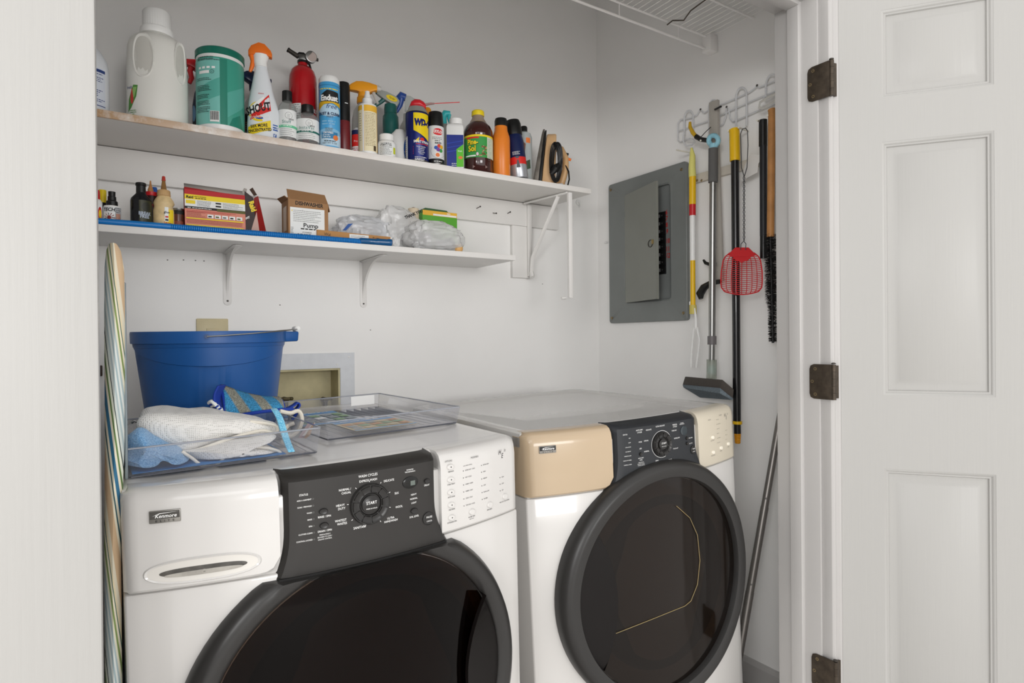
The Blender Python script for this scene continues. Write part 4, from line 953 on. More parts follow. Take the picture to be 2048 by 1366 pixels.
# 9 brush on wooden dowel
r = toolr('bottle_brush', 'long black bristle brush on a wooden dowel beside the door jamb', 'brush')
M_dow = mat('dowel_wood', '#b9824a', .5, var=.2, vscale=30)
pole(r, 'dowel', [(1543, 219), (1544, 223), (1541, 474)], 14.5, M_dow, 1.765)
A, B = T3(1541, 470, 1.765), T3(1546, 686, 1.765)
rnd = random.Random(5); br = MB(); LN = 2600
core = MB().tube([A, B], .004, 8); core.build('core', r, M_blk)
for k in range(LN):
    t = rnd.random(); c_ = A.lerp(B, t * .985)
    R_ = (.0215 if t < .6 else .0215 - (t - .6) / .08 * .007 if t < .68 else .0145) * rnd.uniform(.85, 1.05)
    a = rnd.random() * 6.283; d_ = Vector((math.cos(a), math.sin(a), rnd.uniform(-.25, .25))); e_ = c_ + d_ * R_; s_ = d_.cross(Vector((rnd.uniform(-.6, .6), rnd.uniform(-.6, .6), 1)).cross(d_)).normalized() * .0007
    br.add([c_ - s_, c_ + s_, e_ + s_ * .5, e_ - s_ * .5], [(0, 1, 2, 3)])
br.build('bristles', r, mat('bristle', '#121212', .8), smooth=False, kind='stuff')
# 10 leaning aluminium pole
r = root('mop_pole', 'grey sectioned metal pole leaning in the gap right of the dryer', 'pole', (0, 0, 0))
pA, pB = at(1563, 820, X=1.805), at(1468, 1366, X=1.60); dirp = (pB - pA).normalized(); tt = pB.z / -dirp.z; pB = pB + dirp * max(0, tt) ; M_alu = mat('anodised_grey', '#8e8a86', .4, metal=.8)
def on(t): return pA + (pB - pA) * t
L_ = (pB - pA).length
def tpy(py):
    lo, hi = 0., 1.
    for _ in range(30):
        m_ = (lo + hi) / 2; q = on(m_) - CC; y_ = 683 - FPX * q.dot(CU) / q.dot(CF)
        if y_ < py: lo = m_
        else: hi = m_
    return lo
t1, t2 = tpy(1014), tpy(1184)
MB().cyl(on(-.12), on(t1), .0112, 16).build('pole_section', r, M_alu); MB().cyl(on(t1), on(t2), .0122, 16).build('pole_section', r, M_alu); MB().cyl(on(t2), on(1), .0130, 16).build('pole_section', r, M_alu)
for t in (tpy(997), tpy(1169)): q = on(t); MB().sphere(q + (CC - q).normalized() * .0115, .003, 8).build('snap_button', r, M_steel)
# ================================================================ IRONING BOARD
M_str = bpy.data.materials.new('striped_cover'); M_str.use_nodes = True; nt = M_str.node_tree; b = nt.nodes['Principled BSDF']; b.inputs['Roughness'].default_value = .8
tc = nt.nodes.new('ShaderNodeTexCoord'); sx = nt.nodes.new('ShaderNodeSeparateXYZ'); nt.links.new(tc.outputs['Object'], sx.inputs[0])
def mth(op, a, b_): 
    n = nt.nodes.new('ShaderNodeMath'); n.operation = op
    for i, v in enumerate((a, b_)):
        if isinstance(v, (int, float)): n.inputs[i].default_value = v
        elif v is not None: nt.links.new(v, n.inputs[i])
    return n.outputs[0]
yy = mth('MULTIPLY', sx.outputs['Y'], 1.0); u = mth('ADD', mth('MULTIPLY', sx.outputs['X'], 1.0), mth('MULTIPLY', sx.outputs['Z'], .105)); u = mth('ADD', u, mth('MULTIPLY', sx.outputs['Y'], -.03))
fr_ = mth('FRACT', mth('MULTIPLY', u, 19.0), None); cr = nt.nodes.new('ShaderNodeValToRGB'); cr.color_ramp.interpolation = 'CONSTANT'; els = cr.color_ramp.elements
seq = [(0, '#d9d2bd'), (.06, '#c9ad8b'), (.20, '#e3dcc6'), (.25, '#31585f'), (.28, '#e3dcc6'), (.33, '#2f6b8c'), (.41, '#e3dcc6'), (.46, '#5d7a45'), (.50, '#dfe3d2'), (.55, '#2a3a3a'), (.57, '#c8d0cc'), (.62, '#a7b8bb'), (.66, '#d6dcd8'), (.70, '#9fb3b8'), (.74, '#d6dcd8'), (.78, '#a7b8bb'), (.82, '#dcd9c4'), (.86, '#7c9052'), (.90, '#e3dcc6'), (.94, '#47685e'), (.96, '#dccfae')]
els[0].color = lin(seq[0][1]); els[1].position = seq[1][0]; els[1].color = lin(seq[1][1])
for p_, c_ in seq[2:]: e = els.new(p_); e.color = lin(c_)
nt.links.new(fr_, cr.inputs[0]); nt.links.new(cr.outputs[0], b.inputs['Base Color'])
r = root('ironing_board', 'ironing board in a striped cover standing on edge left of the washer', 'ironing board', (0, 0, 0))
ib = MB(); rings = []; yF = 1.055
for z, w_, dx in ((.02, .02, -.0085), (.5, .021, -.0085), (.9, .021, -.007), (1.05, .024, -.003), (1.25, .0255, -.0010), (1.31, .024, -.0008), (1.335, .018, -.0015), (1.345, .010, -.002)):
    dep = .34 if z < 1.0 else .34 - (z - 1.0) * .5
    h = w_ / 2; ys = yF + (.0 if z < 1.3 else (z - 1.3) * .25) + .003 * math.sin(z * 9)
    rings.append([(dx - h * .6, ys + .001, z), (dx, ys - .004, z), (dx + h * .6, ys + .001, z), (dx + h, ys + .012, z), (dx + h, ys + dep, z), (dx - h, ys + dep, z), (dx - h, ys + .012, z)])
ib.loft(rings); ib.build('cover', r, M_str)
MB().box((.0025, 1.08, .995), (.0070, 1.36, 1.29)).build('steel_edge', r, mat('blue_grey_steel', '#7c868a', .4, metal=.5), bevel=.002, M=Matrix.Translation((.0065, 0, 0)))
lg = MB()
lg.tube([(-.025, 1.12, 1.28), (-.028, 1.09, 1.26), (-.026, 1.12, .6)], .004, 8); lg.build('folded_leg', r, M_dsteel)
# ================================================================ SHELF ITEMS: helpers
UF, UZ = UFY, UZ1
def slot(xl, xr, ytop, back=0.0, F=UF, zs=UZ, k=1.0, rt=1.0):
    """read an upright round thing off the photo: returns x, y, radius, height, rz"""
    ym = ytop
    dl, dr_ = ray(xl, ytop + 40), ray(xr, ytop + 40)
    al, ar = math.atan2(dl.x, dl.y), math.atan2(dr_.x, dr_.y); c = (al + ar) / 2; h = (ar - al) / 2; r_ = .03
    for _ in range(20): Yc = F + back + r_; r_ = Yc / math.cos(c) * math.sin(h) * k
    d = Yc / math.cos(c); q = ray((xl + xr) / 2, ytop); hz = math.hypot(q.x, q.y); z = 1.20 + q.z / hz * (d - r_ * rt)
    zz = zs(Yc * math.tan(c)) if callable(zs) else zs
    return Yc * math.tan(c), Yc, r_, z - zz, -c, zz
def item(name, lab, cat, xl, xr, ytop, back=0.0, F=UF, zs=UZ, rt=1.0, group=None, rz=0, k=1.0):
    x, y, r_, h, a, zz = slot(xl, xr, ytop, back, F, zs, k, rt)
    return root(name, lab, cat, (x, y, zz + .0004), a + rz, group), r_, h
G = mat
def can(r, R, H, body, cap=None, caph=.035, capR=None, shoulder=.012, capn='cap', rim=M_steel, bodyn='can_body', neck=None):
    b = MB(); hb = H - (caph if cap else 0)
    if rim: b.lathe([(R * .93, 0), (R * .98, .001), (R * .99, .004), (R * .97, .006), (R, .008), (R, hb - shoulder), (R * .98, hb - shoulder + .003), (R * .82, hb - .002), (R * .6, hb)], 32, ms=[1, 1, 1, 0, 0, 1, 1, 1])
    else: b.lathe([(R * .92, 0), (R, .004), (R, hb - shoulder), (R * .92, hb - shoulder * .4), (R * .6, hb)], 32)
    b.build(bodyn, r, [body, rim or body])
    if cap:
        c = capR or R * .95
        MB().lathe([(c * .98, hb - shoulder * .6), (c, hb - shoulder * .4), (c * .96, H - .006), (c * .88, H - .001), (c * .7, H), (c * .0 + .001, H)], 32).build(capn, r, cap)
    return hb
def trigger(r, z, s, body, head, m_nozzle=None, ang=math.radians(-90), neckr=.014, lab=None):
    """spray head: neck collar at z, head pointing along local angle ang (0 = +x)"""
    T_ = Matrix.Translation((0, 0, z)) @ Matrix.Rotation(ang, 4, 'Z') @ Matrix.Scale(s, 4)
    MB().lathe([(neckr / s, 0), (neckr / s * 1.02, .016), (neckr / s * .8, .018)], 20).build('collar', r, head, M=T_)
    b = MB(); secs = [(-.032, .030, .046, .008), (-.024, .026, .052, .012), (-.010, .020, .056, .0135), (.006, .018, .056, .0125), (.024, .030, .053, .0105), (.040, .034, .050, .009)]
    b.loft([[(x, -w_, z0), (x, -w_ * 1.0, (z0 + z1) / 2), (x, -w_ * .6, z1), (x, w_ * .6, z1), (x, w_, (z0 + z1) / 2), (x, w_, z0)] for x, z0, z1, w_ in secs]); b.cyl((0, 0, .012), (0, 0, .03), .010, 14)
    b.build('spray_head', r, body, M=T_, bevel=.0015)
    MB().cyl((.039, 0, .042), (.050, 0, .042), .0075, 14).build('nozzle', r, m_nozzle or head, M=T_, bevel=.0008)
    MB().tube([(.026, 0, .034), (.030, 0, .020), (.026, 0, .002), (.032, 0, -.014)], [.006, .0055, .005, .004], 8, flat=(1, 1.3)).build('trigger', r, m_nozzle or head, M=T_)
M_hdpe = G('natural_hdpe', '#e3e2dc', .42); M_hd2 = G('white_hdpe', '#eeeeec', .38)
M_frost = mixmat('frosted_plastic', '#f4f4f2', .30, dcol='#e4e4e0', rough=.3)
M_clr = mixmat('clear_plastic', '#f2f4f3', .72, gloss=.08, dcol='#dfe4e2')
# 1 white jug at far left
r, R, Hh = item('bleach_jug', 'white jug with blue-lined label, cut off by the left jamb', 'jug', 112, 218, 58, .004)
MB().lathe([(R * .94, 0), (R, .006), (R, Hh * .60), (R * .93, Hh * .72), (R * .66, Hh * .86), (R * .34, Hh * .93), (R * .3, Hh * .95)], 32, sy=.8).build('jug_body', r, G('cool_white_hdpe', '#dfe3e8', .38))
MB().lathe([(R * .34, Hh * .94), (R * .34, Hh), (R * .3, Hh * 1.005)], 20, sy=.8).build('cap', r, M_white)
d = Decal(cmap(R, 0, 1, .8)); bl = G('label_blue', '#27407c', .5); d.rect(-R * .9, Hh * .06, R * .95, Hh * .575, G('label_pale', '#d7dde8', .5)); d.rect(-R * .9, Hh * .52, R * .95, Hh * .56, bl)
d.lines(-R * .9, R * .93, Hh * .49, 16, Hh * .024, Hh * .010, bl, 4); d.rect(-R * .9, Hh * .075, R * .95, Hh * .085, bl); d.build('label', r)
# 2 laundry detergent jug with two grip holes
r, R, Hh = item('detergent_jug', 'large white detergent jug with two grip recesses and ribbed cap', 'jug', 250, 375, 13, .0, rt=.5)
D_ = .78
body = MB(); prof = [(R * .93, 0), (R * .99, .005), (R, .02), (R * 1.0, Hh * .38), (R * .97, Hh * .55), (R * .95, Hh * .66), (R * .88, Hh * .72), (R * .70, Hh * .765), (R * .52, Hh * .785), (R * .48, Hh * .80)]
rings = []; n = 40
for q, z in [(a, b) for a, b in prof]:
    rings.append([Vector((q * math.cos(2 * math.pi * i / n), q * D_ * math.sin(2 * math.pi * i / n), z)) for i in range(n)])
body.loft(rings); ob = body.build('jug_body', r, M_hdpe)
# recessed grips
for sx_, aw in ((-.46, .34), (.82, .24)):
    g = MB(); fnj = cmap(R * .955, 0, 1, D_)
    def rg_(s, o): return [fnj(R * sx_ + aw * R * s * math.copysign(abs(math.cos(t)) ** .8, math.cos(t)), Hh * .54 + Hh * .175 * s * math.sin(t) * (1.05 if s == 1 else 1), o) for t in [2 * math.pi * k / 28 for k in range(28)]]
    g.loft([rg_(1.12, .0012), rg_(1.04, .0045), rg_(.98, .0040), rg_(.9, .0012)], cap=False); g.build('grip_rim', r, M_hdpe)
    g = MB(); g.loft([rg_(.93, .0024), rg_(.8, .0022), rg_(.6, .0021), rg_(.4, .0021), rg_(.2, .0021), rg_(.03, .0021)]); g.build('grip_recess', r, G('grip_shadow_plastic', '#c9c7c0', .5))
MB().lathe([(R * .54, Hh * .785), (R * .56, Hh * .80), (R * .54, Hh * .84), (R * .47, Hh * .85)], 32).build('collar', r, M_hd2)
cp = MB(); n = 72; cp.loft([[Vector(((R * .46 + (.0009 if i % 2 else 0)) * math.cos(2 * math.pi * i / n), (R * .46 + (.0009 if i % 2 else 0)) * math.sin(2 * math.pi * i / n), z)) for i in range(n)] for z in (Hh * .845, Hh * .985)] + [[Vector((R * .43 * math.cos(2 * math.pi * i / n), R * .43 * math.sin(2 * math.pi * i / n), Hh)) for i in range(n)]])
cp.build('cap', r, M_hd2)
fnj = cmap(R, 0, 1, D_); d = Decal(fnj); gr1, gr2, rd1 = G('leaf_green', '#4f8a3c', .5), G('pale_green', '#8fb86a', .5), G('drop_red', '#c33b35', .5)
d.poly([(-R * 1.15, Hh * .06), (-R * .95, Hh * .10), (-R * .72, Hh * .19), (-R * .66, Hh * .285), (-R * .85, Hh * .29), (-R * 1.1, Hh * .17)], gr1); d.poly([(-R * 1.0, Hh * .15), (-R * .80, Hh * .19), (-R * .70, Hh * .27), (-R * .86, Hh * .27)], gr2)
d.ell(-R * .92, Hh * .175, R * .075, Hh * .045, rd1); d.poly([(-R * .985, Hh * .20), (-R * .86, Hh * .20), (-R * .91, Hh * .275)], rd1)
d.text('fresh', -R * 1.05, Hh * .26, .008, G('label_blue', '#27407c', .5)); d.lines(-R * 1.0, -R * .70, Hh * .07, 3, .005, .0018, gr1, 3); d.build('label', r)
# 3 red-nozzled spray bottle behind the wipes tub
r, R, Hh = item('spray_bottle', 'dark spray bottle with a red trigger behind the green wipes tub', 'spray bottle', 384, 424, 118, .135)
MB().lathe([(R * .9, 0), (R, .01), (R, Hh * .45), (R * .8, Hh * .6), (R * .4, Hh * .72), (R * .36, Hh * .8)], 28).build('bottle', r, G('navy_plastic', '#1b2a4a', .3)); trigger(r, Hh * .77, 1.05, M_red, M_red, ang=math.radians(190))
d = Decal(cmap(R)); d.rect(-R * 1.3, Hh * .05, -R * .2, Hh * .42, G('label_dark', '#222830', .5)); d.ell(-R * 1.0, Hh * .33, R * .3, Hh * .1, G('label_lightblue', '#7fb0d8', .5)); d.build('label', r)
# 4 green wipes tub
r, R, Hh = item('wipes_tub', 'green disinfecting-wipes tub with dark green lid and barcode', 'tub', 391, 488, 92, .0)
gl_, gd = G('wipes_green', '#3f9c88', .35), G('wipes_lid', '#136a58', .3)
MB().lathe([(R * .96, 0), (R * .99, .004), (R * .99, .010), (R, .012), (R, Hh - .032), (R * .99, Hh - .030), (R * .99, Hh - .020)], 48, ms=[1, 1, 1, 0, 0, 1]).build('tub_body', r, [gl_, M_white])
MB().lathe([(R * 1.0, Hh - .021), (R * 1.03, Hh - .019), (R * 1.03, Hh - .003), (R * .98, Hh), (R * .6, Hh), (.001, Hh)], 48).build('lid', r, gd)
d = Decal(cmap(R)); L1, L2, L3 = G('wipes_teal_pale', '#7cc2b8', .35), G('wipes_teal', '#58ab9d', .35), G('wipes_deep', '#23806c', .35)
d.rect(-R * 1.5, .012, -R * .02, Hh - .034, L1); d.poly([(-R * .02, .012), (R * .28, .012), (R * .28, Hh - .034), (-R * .02, Hh - .034)], L3); d.poly([(-R * 1.2, Hh * .45), (-R * .02, Hh * .62), (-R * .02, Hh * .40), (-R * 1.2, Hh * .25)], L2)
d.poly([(R * .28, Hh * .15), (R * 1.2, Hh * .35), (R * 1.2, Hh * .60), (R * .28, Hh * .45)], L2); d.poly([(R * .35, .012), (R * 1.1, .012), (R * .9, Hh * .22), (R * .5, Hh * .15)], L3)
d.text('99.9% common household bacteria', -R * .56, Hh * .82, .0048, M_ink, bold=.01, sx=.68); d.l -= 1; d.lines(-R * 1.05, -R * .1, Hh * .86, 2, .005, .0016, M_ink, 5)
for k in range(4): d.rect(-R * (1.0 - k * .22), Hh * .72, -R * (.86 - k * .22), Hh * .745, M_wht)
d.rect(-R * .95, Hh * .66, -R * .45, Hh * .695, M_wht); d.ring(-R * .33, Hh * .68, .0045, .0008, M_ink, n=16); d.text('x', -R * .33, Hh * .672, .004, M_ink)
for j, (yy_, nn_) in enumerate(((.60, 2), (.51, 4), (.40, 3), (.32, 3), (.25, 4))): d.lines(-R * 1.1, -R * .35, Hh * yy_, nn_, .0042, .0014, M_ink, 9 + j)
d.rect(-R * .42, Hh * .075, -R * .05, Hh * .205, M_wht)
for k in range(14): d.rect(-R * .40 + k * R * .024, Hh * .095, -R * .40 + k * R * .024 + (.0006 if k % 3 else .0011), Hh * .20, M_ink)
d.build('label', r)
# 5 navy-headed sprayer behind
r, R, Hh = item('spray_bottle', 'clear spray bottle with navy trigger head between green tub and white stain sprayer', 'spray bottle', 486, 530, 122, .085)
MB().lathe([(R * .95, 0), (R, .006), (R, Hh * .40), (R * .85, Hh * .52), (R * .42, Hh * .64), (R * .40, Hh * .70)], 28).build('bottle', r, M_frost); trigger(r, Hh * .68, 1.0, G('navy_plastic', '#1b2a4a', .3), G('navy_plastic', '', 0), ang=math.radians(20))
d = Decal(cmap(R)); d.rect(-R, Hh * .06, R, Hh * .36, M_ink); d.lines(-R * .9, R * .6, Hh * .25, 4, .006, .002, G('label_orange', '#e08a2c', .5), 4); d.build('label', r)
# 6 stain remover sprayer
r, R, Hh = item('stain_sprayer', 'white curved stain-remover bottle with orange spray head', 'spray bottle', 490, 560, 78, .0, rt=.7, k=.93)
M_shb = G('shout_white', '#e2e6ea', .3); M_or = G('orange_plastic', '#ee7420', .35)
secs = [(0, 0, .97), (.02, 0, 1.0), (.14, 0, 1.0), (.28, .03, .97), (.38, -.02, .88), (.48, -.06, .72), (.58, -.06, .60), (.68, -.08, .46), (.76, -.10, .36)]
b = MB(); b.loft([[Vector((R * (c + w_ * math.cos(t)), R * .55 * min(1, w_ + .12) * math.sin(t), Hh * z)) for t in [2 * math.pi * k / 32 for k in range(32)]] for z, c, w_ in secs]); b.build('bottle', r, M_shb)
hx = -R * .10; q = MB(); q.loft([[Vector((hx + a + w_ * math.cos(t), w_ * .8 * math.sin(t), Hh * z)) for t in [2 * math.pi * k / 20 for k in range(20)]] for z, a, w_ in ((.75, 0, R * .40), (.80, -.002, R * .42), (.84, 0, R * .46), (.875, 0, R * .50))]); q.build('head_collar', r, M_hd2)
hd = MB(); hd.loft([[(hx + x, -w_, z0), (hx + x, -w_ * .8, z1), (hx + x, w_ * .8, z1), (hx + x, w_, z0)] for x, z0, z1, w_ in ((-.034, Hh * .855, Hh * .905, .008), (-.026, Hh * .86, Hh * .955, .011), (-.006, Hh * .87, Hh * .995, .013), (.010, Hh * .87, Hh * .985, .013), (.026, Hh * .86, Hh * .93, .011), (.030, Hh * .855, Hh * .90, .008))]); hd.build('spray_head', r, M_or, bevel=.002)
MB().tube([(hx - .026, 0, Hh * .865), (hx - .022, 0, Hh * .80), (hx - .025, 0, Hh * .74), (hx - .030, 0, Hh * .69)], [.007, .0065, .006, .004], 10).build('trigger', r, M_or)
def shf(u, v, o):
    t = v / Hh
    for (a, c0, w0), (b_, c1, w1) in zip(secs, secs[1:]):
        if t <= b_: f_ = (t - a) / (b_ - a); c_ = c0 + (c1 - c0) * f_; w_ = w0 + (w1 - w0) * f_; break
    s_ = max(-.98, min(.98, (u - R * c_) / (R * w_)))
    return Vector((u, -R * .55 * min(1, w_ + .12) * math.sqrt(1 - s_ * s_) - o, v))
d = Decal(shf, .003); sy_, sr, sb = G('label_yellow', '#f0d321', .45), G('label_red', '#d8261f', .45), G('label_blue2', '#1e56a8', .45)
d.ring(-R * .25, Hh * .265, R * .50, R * .16, sy_, 95, 290, 20); d.ring(-R * .25, Hh * .265, R * .40, R * .11, sb, 90, 300, 20); d.ring(-R * .25, Hh * .265, R * .33, R * .08, M_or, 90, 290, 20)
d.poly([(-R * .80, Hh * .175), (R * .48, Hh * .285), (R * .36, Hh * .455), (-R * .05, Hh * .375), (-R * .70, Hh * .265)], sr)
d.poly([(-R * .82, Hh * .225), (R * .10, Hh * .325), (R * .06, Hh * .425), (-R * .78, Hh * .315)], M_wht)
d.text('SHOUT', -R * .27, Hh * .262, .0215, M_ink, bold=.035, rot=17, sx=.66, sh=.15); d.text('Triple-Acting', -R * .20, Hh * .205, .0085, M_wht, rot=13, sx=.8)
d.poly([(-R * .93, Hh * .015), (R * .45, Hh * .085), (R * .45, Hh * .185), (-R * .93, Hh * .105)], sy_); d.text('50X MORE', -R * .25, Hh * .105, .0085, M_ink, bold=.03, rot=9, sx=.8); d.l -= 1; d.text('CONCENTRATED', -R * .28, Hh * .060, .0085, M_ink, bold=.03, rot=9, sx=.72)
d.text('fl oz', R * .75, Hh * .10, .004, sb); d.lines(R * .58, R * .92, Hh * .14, 3, .007, .003, sb, 8); d.rect(R * .62, Hh * .018, R * .80, Hh * .055, sb); d.text('f', R * .70, Hh * .022, .008, M_wht, bold=.03); d.text('scent', -R * .12, Hh * .445, .005, sr); d.build('label', r)
# 7, 9 clear black-capped bottles
def clearb(xl, xr, yt, back, lab, word, band):
    r, R, Hh = item('cleaner_bottle', lab, 'bottle', xl, xr, yt, back, group='clear black-capped cleaner bottles')
    MB().lathe([(R * .9, 0), (R, .004), (R, Hh * .62), (R * .93, Hh * .70), (R * .6, Hh * .78), (R * .45, Hh * .81), (R * .45, Hh * .84)], 32).build('bottle', r, M_clr)
    MB().lathe([(R * .55, Hh * .81), (R * .56, Hh * .82), (R * .55, Hh * .99), (R * .5, Hh)], 28).build('cap', r, M_blk)
    d = Decal(cmap(R)); d.rect(-R * 1.45, Hh * .08, R * 1.45, Hh * .60, G('paper_label', '#eceeed', .55)); d.ring(R * .15, Hh * .485, .0095, .0006, M_ink, n=20)
    d.lines(R * .0, R * .35, Hh * .50, 3, .004, .001, M_grey, 4); d.text('wet', R * .4, Hh * .40, .007, M_ink, sh=.2); d.text(word, -R * .1, Hh * .335, .0095, G('teal_print', '#2f7d74', .5), sp=1.1, sx=.9)
    d.rect(-R * 1.45, Hh * .255, R * 1.45, Hh * .305, band); d.lines(-R * .8, R * .8, Hh * .28, 1, .003, .0022, M_wht, 6); d.lines(-R * .9, R * .9, Hh * .22, 5, .0055, .0011, M_grey, 6); d.build('label', r)
clearb(556, 593, 177, .012, 'clear black-capped bottle with pale green label band left of the extinguisher base', 'Stuff', G('band_green', '#6cc79b', .5))
# 8 extinguisher
r, R, Hh = item('fire_extinguisher', 'red fire extinguisher with pressure gauge standing behind small bottles', 'extinguisher', 577, 634, 118, .062, rt=.2, k=1.0)
M_ext = G('extinguisher_red', '#b01019', .25, coat=.5)
MB().lathe([(R * .9, 0), (R, .008), (R, Hh * .74), (R * .96, Hh * .81), (R * .84, Hh * .87), (R * .62, Hh * .91), (R * .36, Hh * .925), (R * .34, Hh * .97)], 40).build('cylinder', r, M_ext)
MB().lathe([(R * .38, Hh * .96), (R * .38, Hh * .985)], 20).build('neck_ring', r, M_blk)
vb = MB(); vb.box((-.012, -.010, Hh * .98), (.014, .010, Hh * 1.05)); vb.build('valve_body', r, M_steel, bevel=.003)
MB().tube([(-.012, 0, Hh * 1.03), (-.040, 0, Hh * 1.085)], [.0075, .0065], 14).build('nozzle', r, M_dsteel); MB().cyl((-.040, 0, Hh * 1.085), (-.043, 0, Hh * 1.091), .0075, 14).build('nozzle_tip', r, M_blk)
MB().hexa([(-.018, -.006, Hh * 1.05), (.012, -.006, Hh * 1.05), (.012, .006, Hh * 1.05), (-.018, .006, Hh * 1.05), (-.010, -.006, Hh * 1.075), (.004, -.006, Hh * 1.075), (.004, .006, Hh * 1.075), (-.010, .006, Hh * 1.075)]).build('lever', r, M_blk, bevel=.001)
g = MB().cyl((.022, -.004, Hh * 1.025), (.026, -.018, Hh * 1.022), .0175, 24); g.build('gauge', r, M_steel, bevel=.001); MB().cyl((.0262, -.0181, Hh * 1.022), (.0263, -.0186, Hh * 1.022), .0150, 24).build('gauge_face', r, G('gauge_glass', '#b8aaa4', .1))
MB().tube([(.036, -.006, Hh * 1.015), (.046, -.008, Hh * 1.01)], .005, 10).build('pull_pin', r, M_dsteel); MB().tube([(.012, -.012, Hh * .98), (.020, -.012, Hh * .94), (.024, -.014, Hh * .88)], .0035, 8).build('strap', r, M_blk)
d = Decal(cmap(R)); d.rect(-R * .95, Hh * .20, -R * .15, Hh * .48, G('paper_label', '', 0)); d.lines(-R * .9, -R * .2, Hh * .46, 12, .0065, .0018, M_grey, 3); d.text('INSTRU', R * .55, Hh * .405, .012, M_wht, bold=.03, sx=.85); d.lines(-R * .85, -R * .3, Hh * .24, 2, .006, .0022, M_red, 3); d.build('label', r)
clearb(592, 638, 204, .0, 'clear black-capped bottle with dark green label band in front of the extinguisher', 'InstaVac', G('band_teal', '#1f6a5e', .5))
# 10 dusting spray can
r, R, Hh = item('dusting_spray', 'light blue and white dusting spray can with white domed cap', 'aerosol can', 637, 680, 148, .0)
b1, b2 = G('endust_blue', '#4ba3d8', .3), G('endust_pale', '#bcd9ec', .3)
MB().lathe([(R * .95, 0), (R, .003), (R, Hh - .024), (R * .98, Hh - .022)], 40).build('can_body', r, b1)
MB().lathe([(R * .985, Hh - .024), (R * .97, Hh - .008), (R * .85, Hh - .001), (R * .5, Hh), (.001, Hh)], 32).build('cap', r, M_hd2)
d = Decal(cmap(R)); d.rect(-R * 1.5, .003, R * 1.5, Hh * .17, b2); d.poly([(-R * 1.5, Hh * .17), (R * 1.5, Hh * .17), (R * 1.5, Hh * .22), (0, Hh * .26), (-R * 1.5, Hh * .22)], G('endust_mid', '#86bfe2', .3)); d.ell(0, Hh * .50, R * 1.1, Hh * .085, b2)
d.rect(-R * 1.5, Hh * .845, R * 1.5, Hh * .852, G('blue_line', '#2a78b0', .4)); d.lines(-R, R, Hh * .79, 1, .003, .003, G('label_yellow', '', 0), 4)
d.poly([(-R * 1.2, Hh * .60), (-R * .5, Hh * .66), (R * .5, Hh * .66), (R * 1.2, Hh * .62), (R * 1.2, Hh * .56), (R * .3, Hh * .60), (-R * .5, Hh * .58), (-R * 1.2, Hh * .50)], G('gold_label', '#d8ab1e', .4)); d.poly([(-R * .9, Hh * .62), (R * 1.0, Hh * .62), (R * .9, Hh * .76), (-R * .2, Hh * .78), (-R * .8, Hh * .72)], M_ink)
d.text('Endust', 0, Hh * .635, .0165, M_wht, bold=.045, sx=.80); d.text('free', R * .15, Hh * .525, .014, G('label_blue', '', 0), sh=.35); d.text('DUST & CLEAN', 0, Hh * .435, .0080, G('label_navy2', '#14204a', .5), bold=.035, sx=.85); d.text('MIST', R * .05, Hh * .395, .0065, M_grey)
d.lines(-R * .7, R * .8, Hh * .34, 2, .008, .004, G('endust_mid', '', 0), 5); d.lines(-R * .4, R * .5, Hh * .245, 3, .004, .0016, M_grey, 5); d.rect(-R * .75, Hh * .11, R * .75, Hh * .20, G('badge_blue', '#2f7fae', .4)); d.text('CERTIFIED', -R * .15, Hh * .175, .0055, M_wht, bold=.02, sx=.8)
d.ell(R * .55, Hh * .125, R * .25, R * .25, G('badge_orange', '#e57c3c', .4)); d.lines(-R * .65, R * .1, Hh * .15, 3, .0055, .002, M_wht, 3); d.lines(-R * .5, R * .6, Hh * .07, 1, .004, .002, M_ink, 3); d.text('NET WT 9 OZ', 0, Hh * .035, .0045, M_grey); d.build('label', r)
# 11 black and dark red can
r, R, Hh = item('polish_can', 'slim can with tall black cap and dark red body beside the blue duster can', 'aerosol can', 674, 700, 160, .045)
MB().lathe([(R * .95, 0), (R, .003), (R, Hh * .45), (R * .98, Hh * .46)], 28).build('can_body', r, G('oxblood', '#6d2226', .3)); MB().lathe([(R, Hh * .455), (R * 1.0, Hh * .93), (R * .9, Hh * .985), (R * .5, Hh * 1.0), (.001, Hh)], 28).build('cap', r, M_blk)
d = Decal(cmap(R)); d.lines(-R * 1.3, -R * .9, Hh * .62, 20, .006, .002, M_wht, 3); d.rect(R * .2, Hh * .685, R * .7, Hh * .695, G('paper_label', '', 0)); d.build('label', r)
# 12 white bottle with big orange-yellow head
r, R, Hh = item('spray_bottle', 'translucent spray bottle with a large orange-yellow trigger head', 'spray bottle', 703, 748, 154, .055)
MB().lathe([(R * .95, 0), (R, .006), (R, Hh * .50), (R * .85, Hh * .62), (R * .45, Hh * .70), (R * .42, Hh * .75)], 32).build('bottle', r, M_frost)
M_oy = G('orange_yellow_plastic', '#f0a020', .35)
MB().lathe([(R * .52, Hh * .715), (R * .55, Hh * .73), (R * .52, Hh * .79), (R * .4, Hh * .80)], 24).build('collar', r, M_oy)
hd = MB(); hd.loft([[(x, -w_, z0), (x, -w_ * .9, (z0 + z1) / 2 + .004), (x, -w_ * .5, z1), (x, w_ * .5, z1), (x, w_ * .9, (z0 + z1) / 2 + .004), (x, w_, z0)] for x, z0, z1, w_ in ((-.050, Hh * .875, Hh * .895, .005), (-.038, Hh * .87, Hh * .95, .010), (-.020, Hh * .865, Hh * .99, .013), (.0, Hh * .84, Hh * .995, .014), (.020, Hh * .85, Hh * .985, .013), (.035, Hh * .88, Hh * .97, .012), (.046, Hh * .89, Hh * .96, .011))]); hd.lathe([(R * .45, Hh * .79), (R * .40, Hh * .86)], 20); hd.build('spray_head', r, M_oy, bevel=.0015)
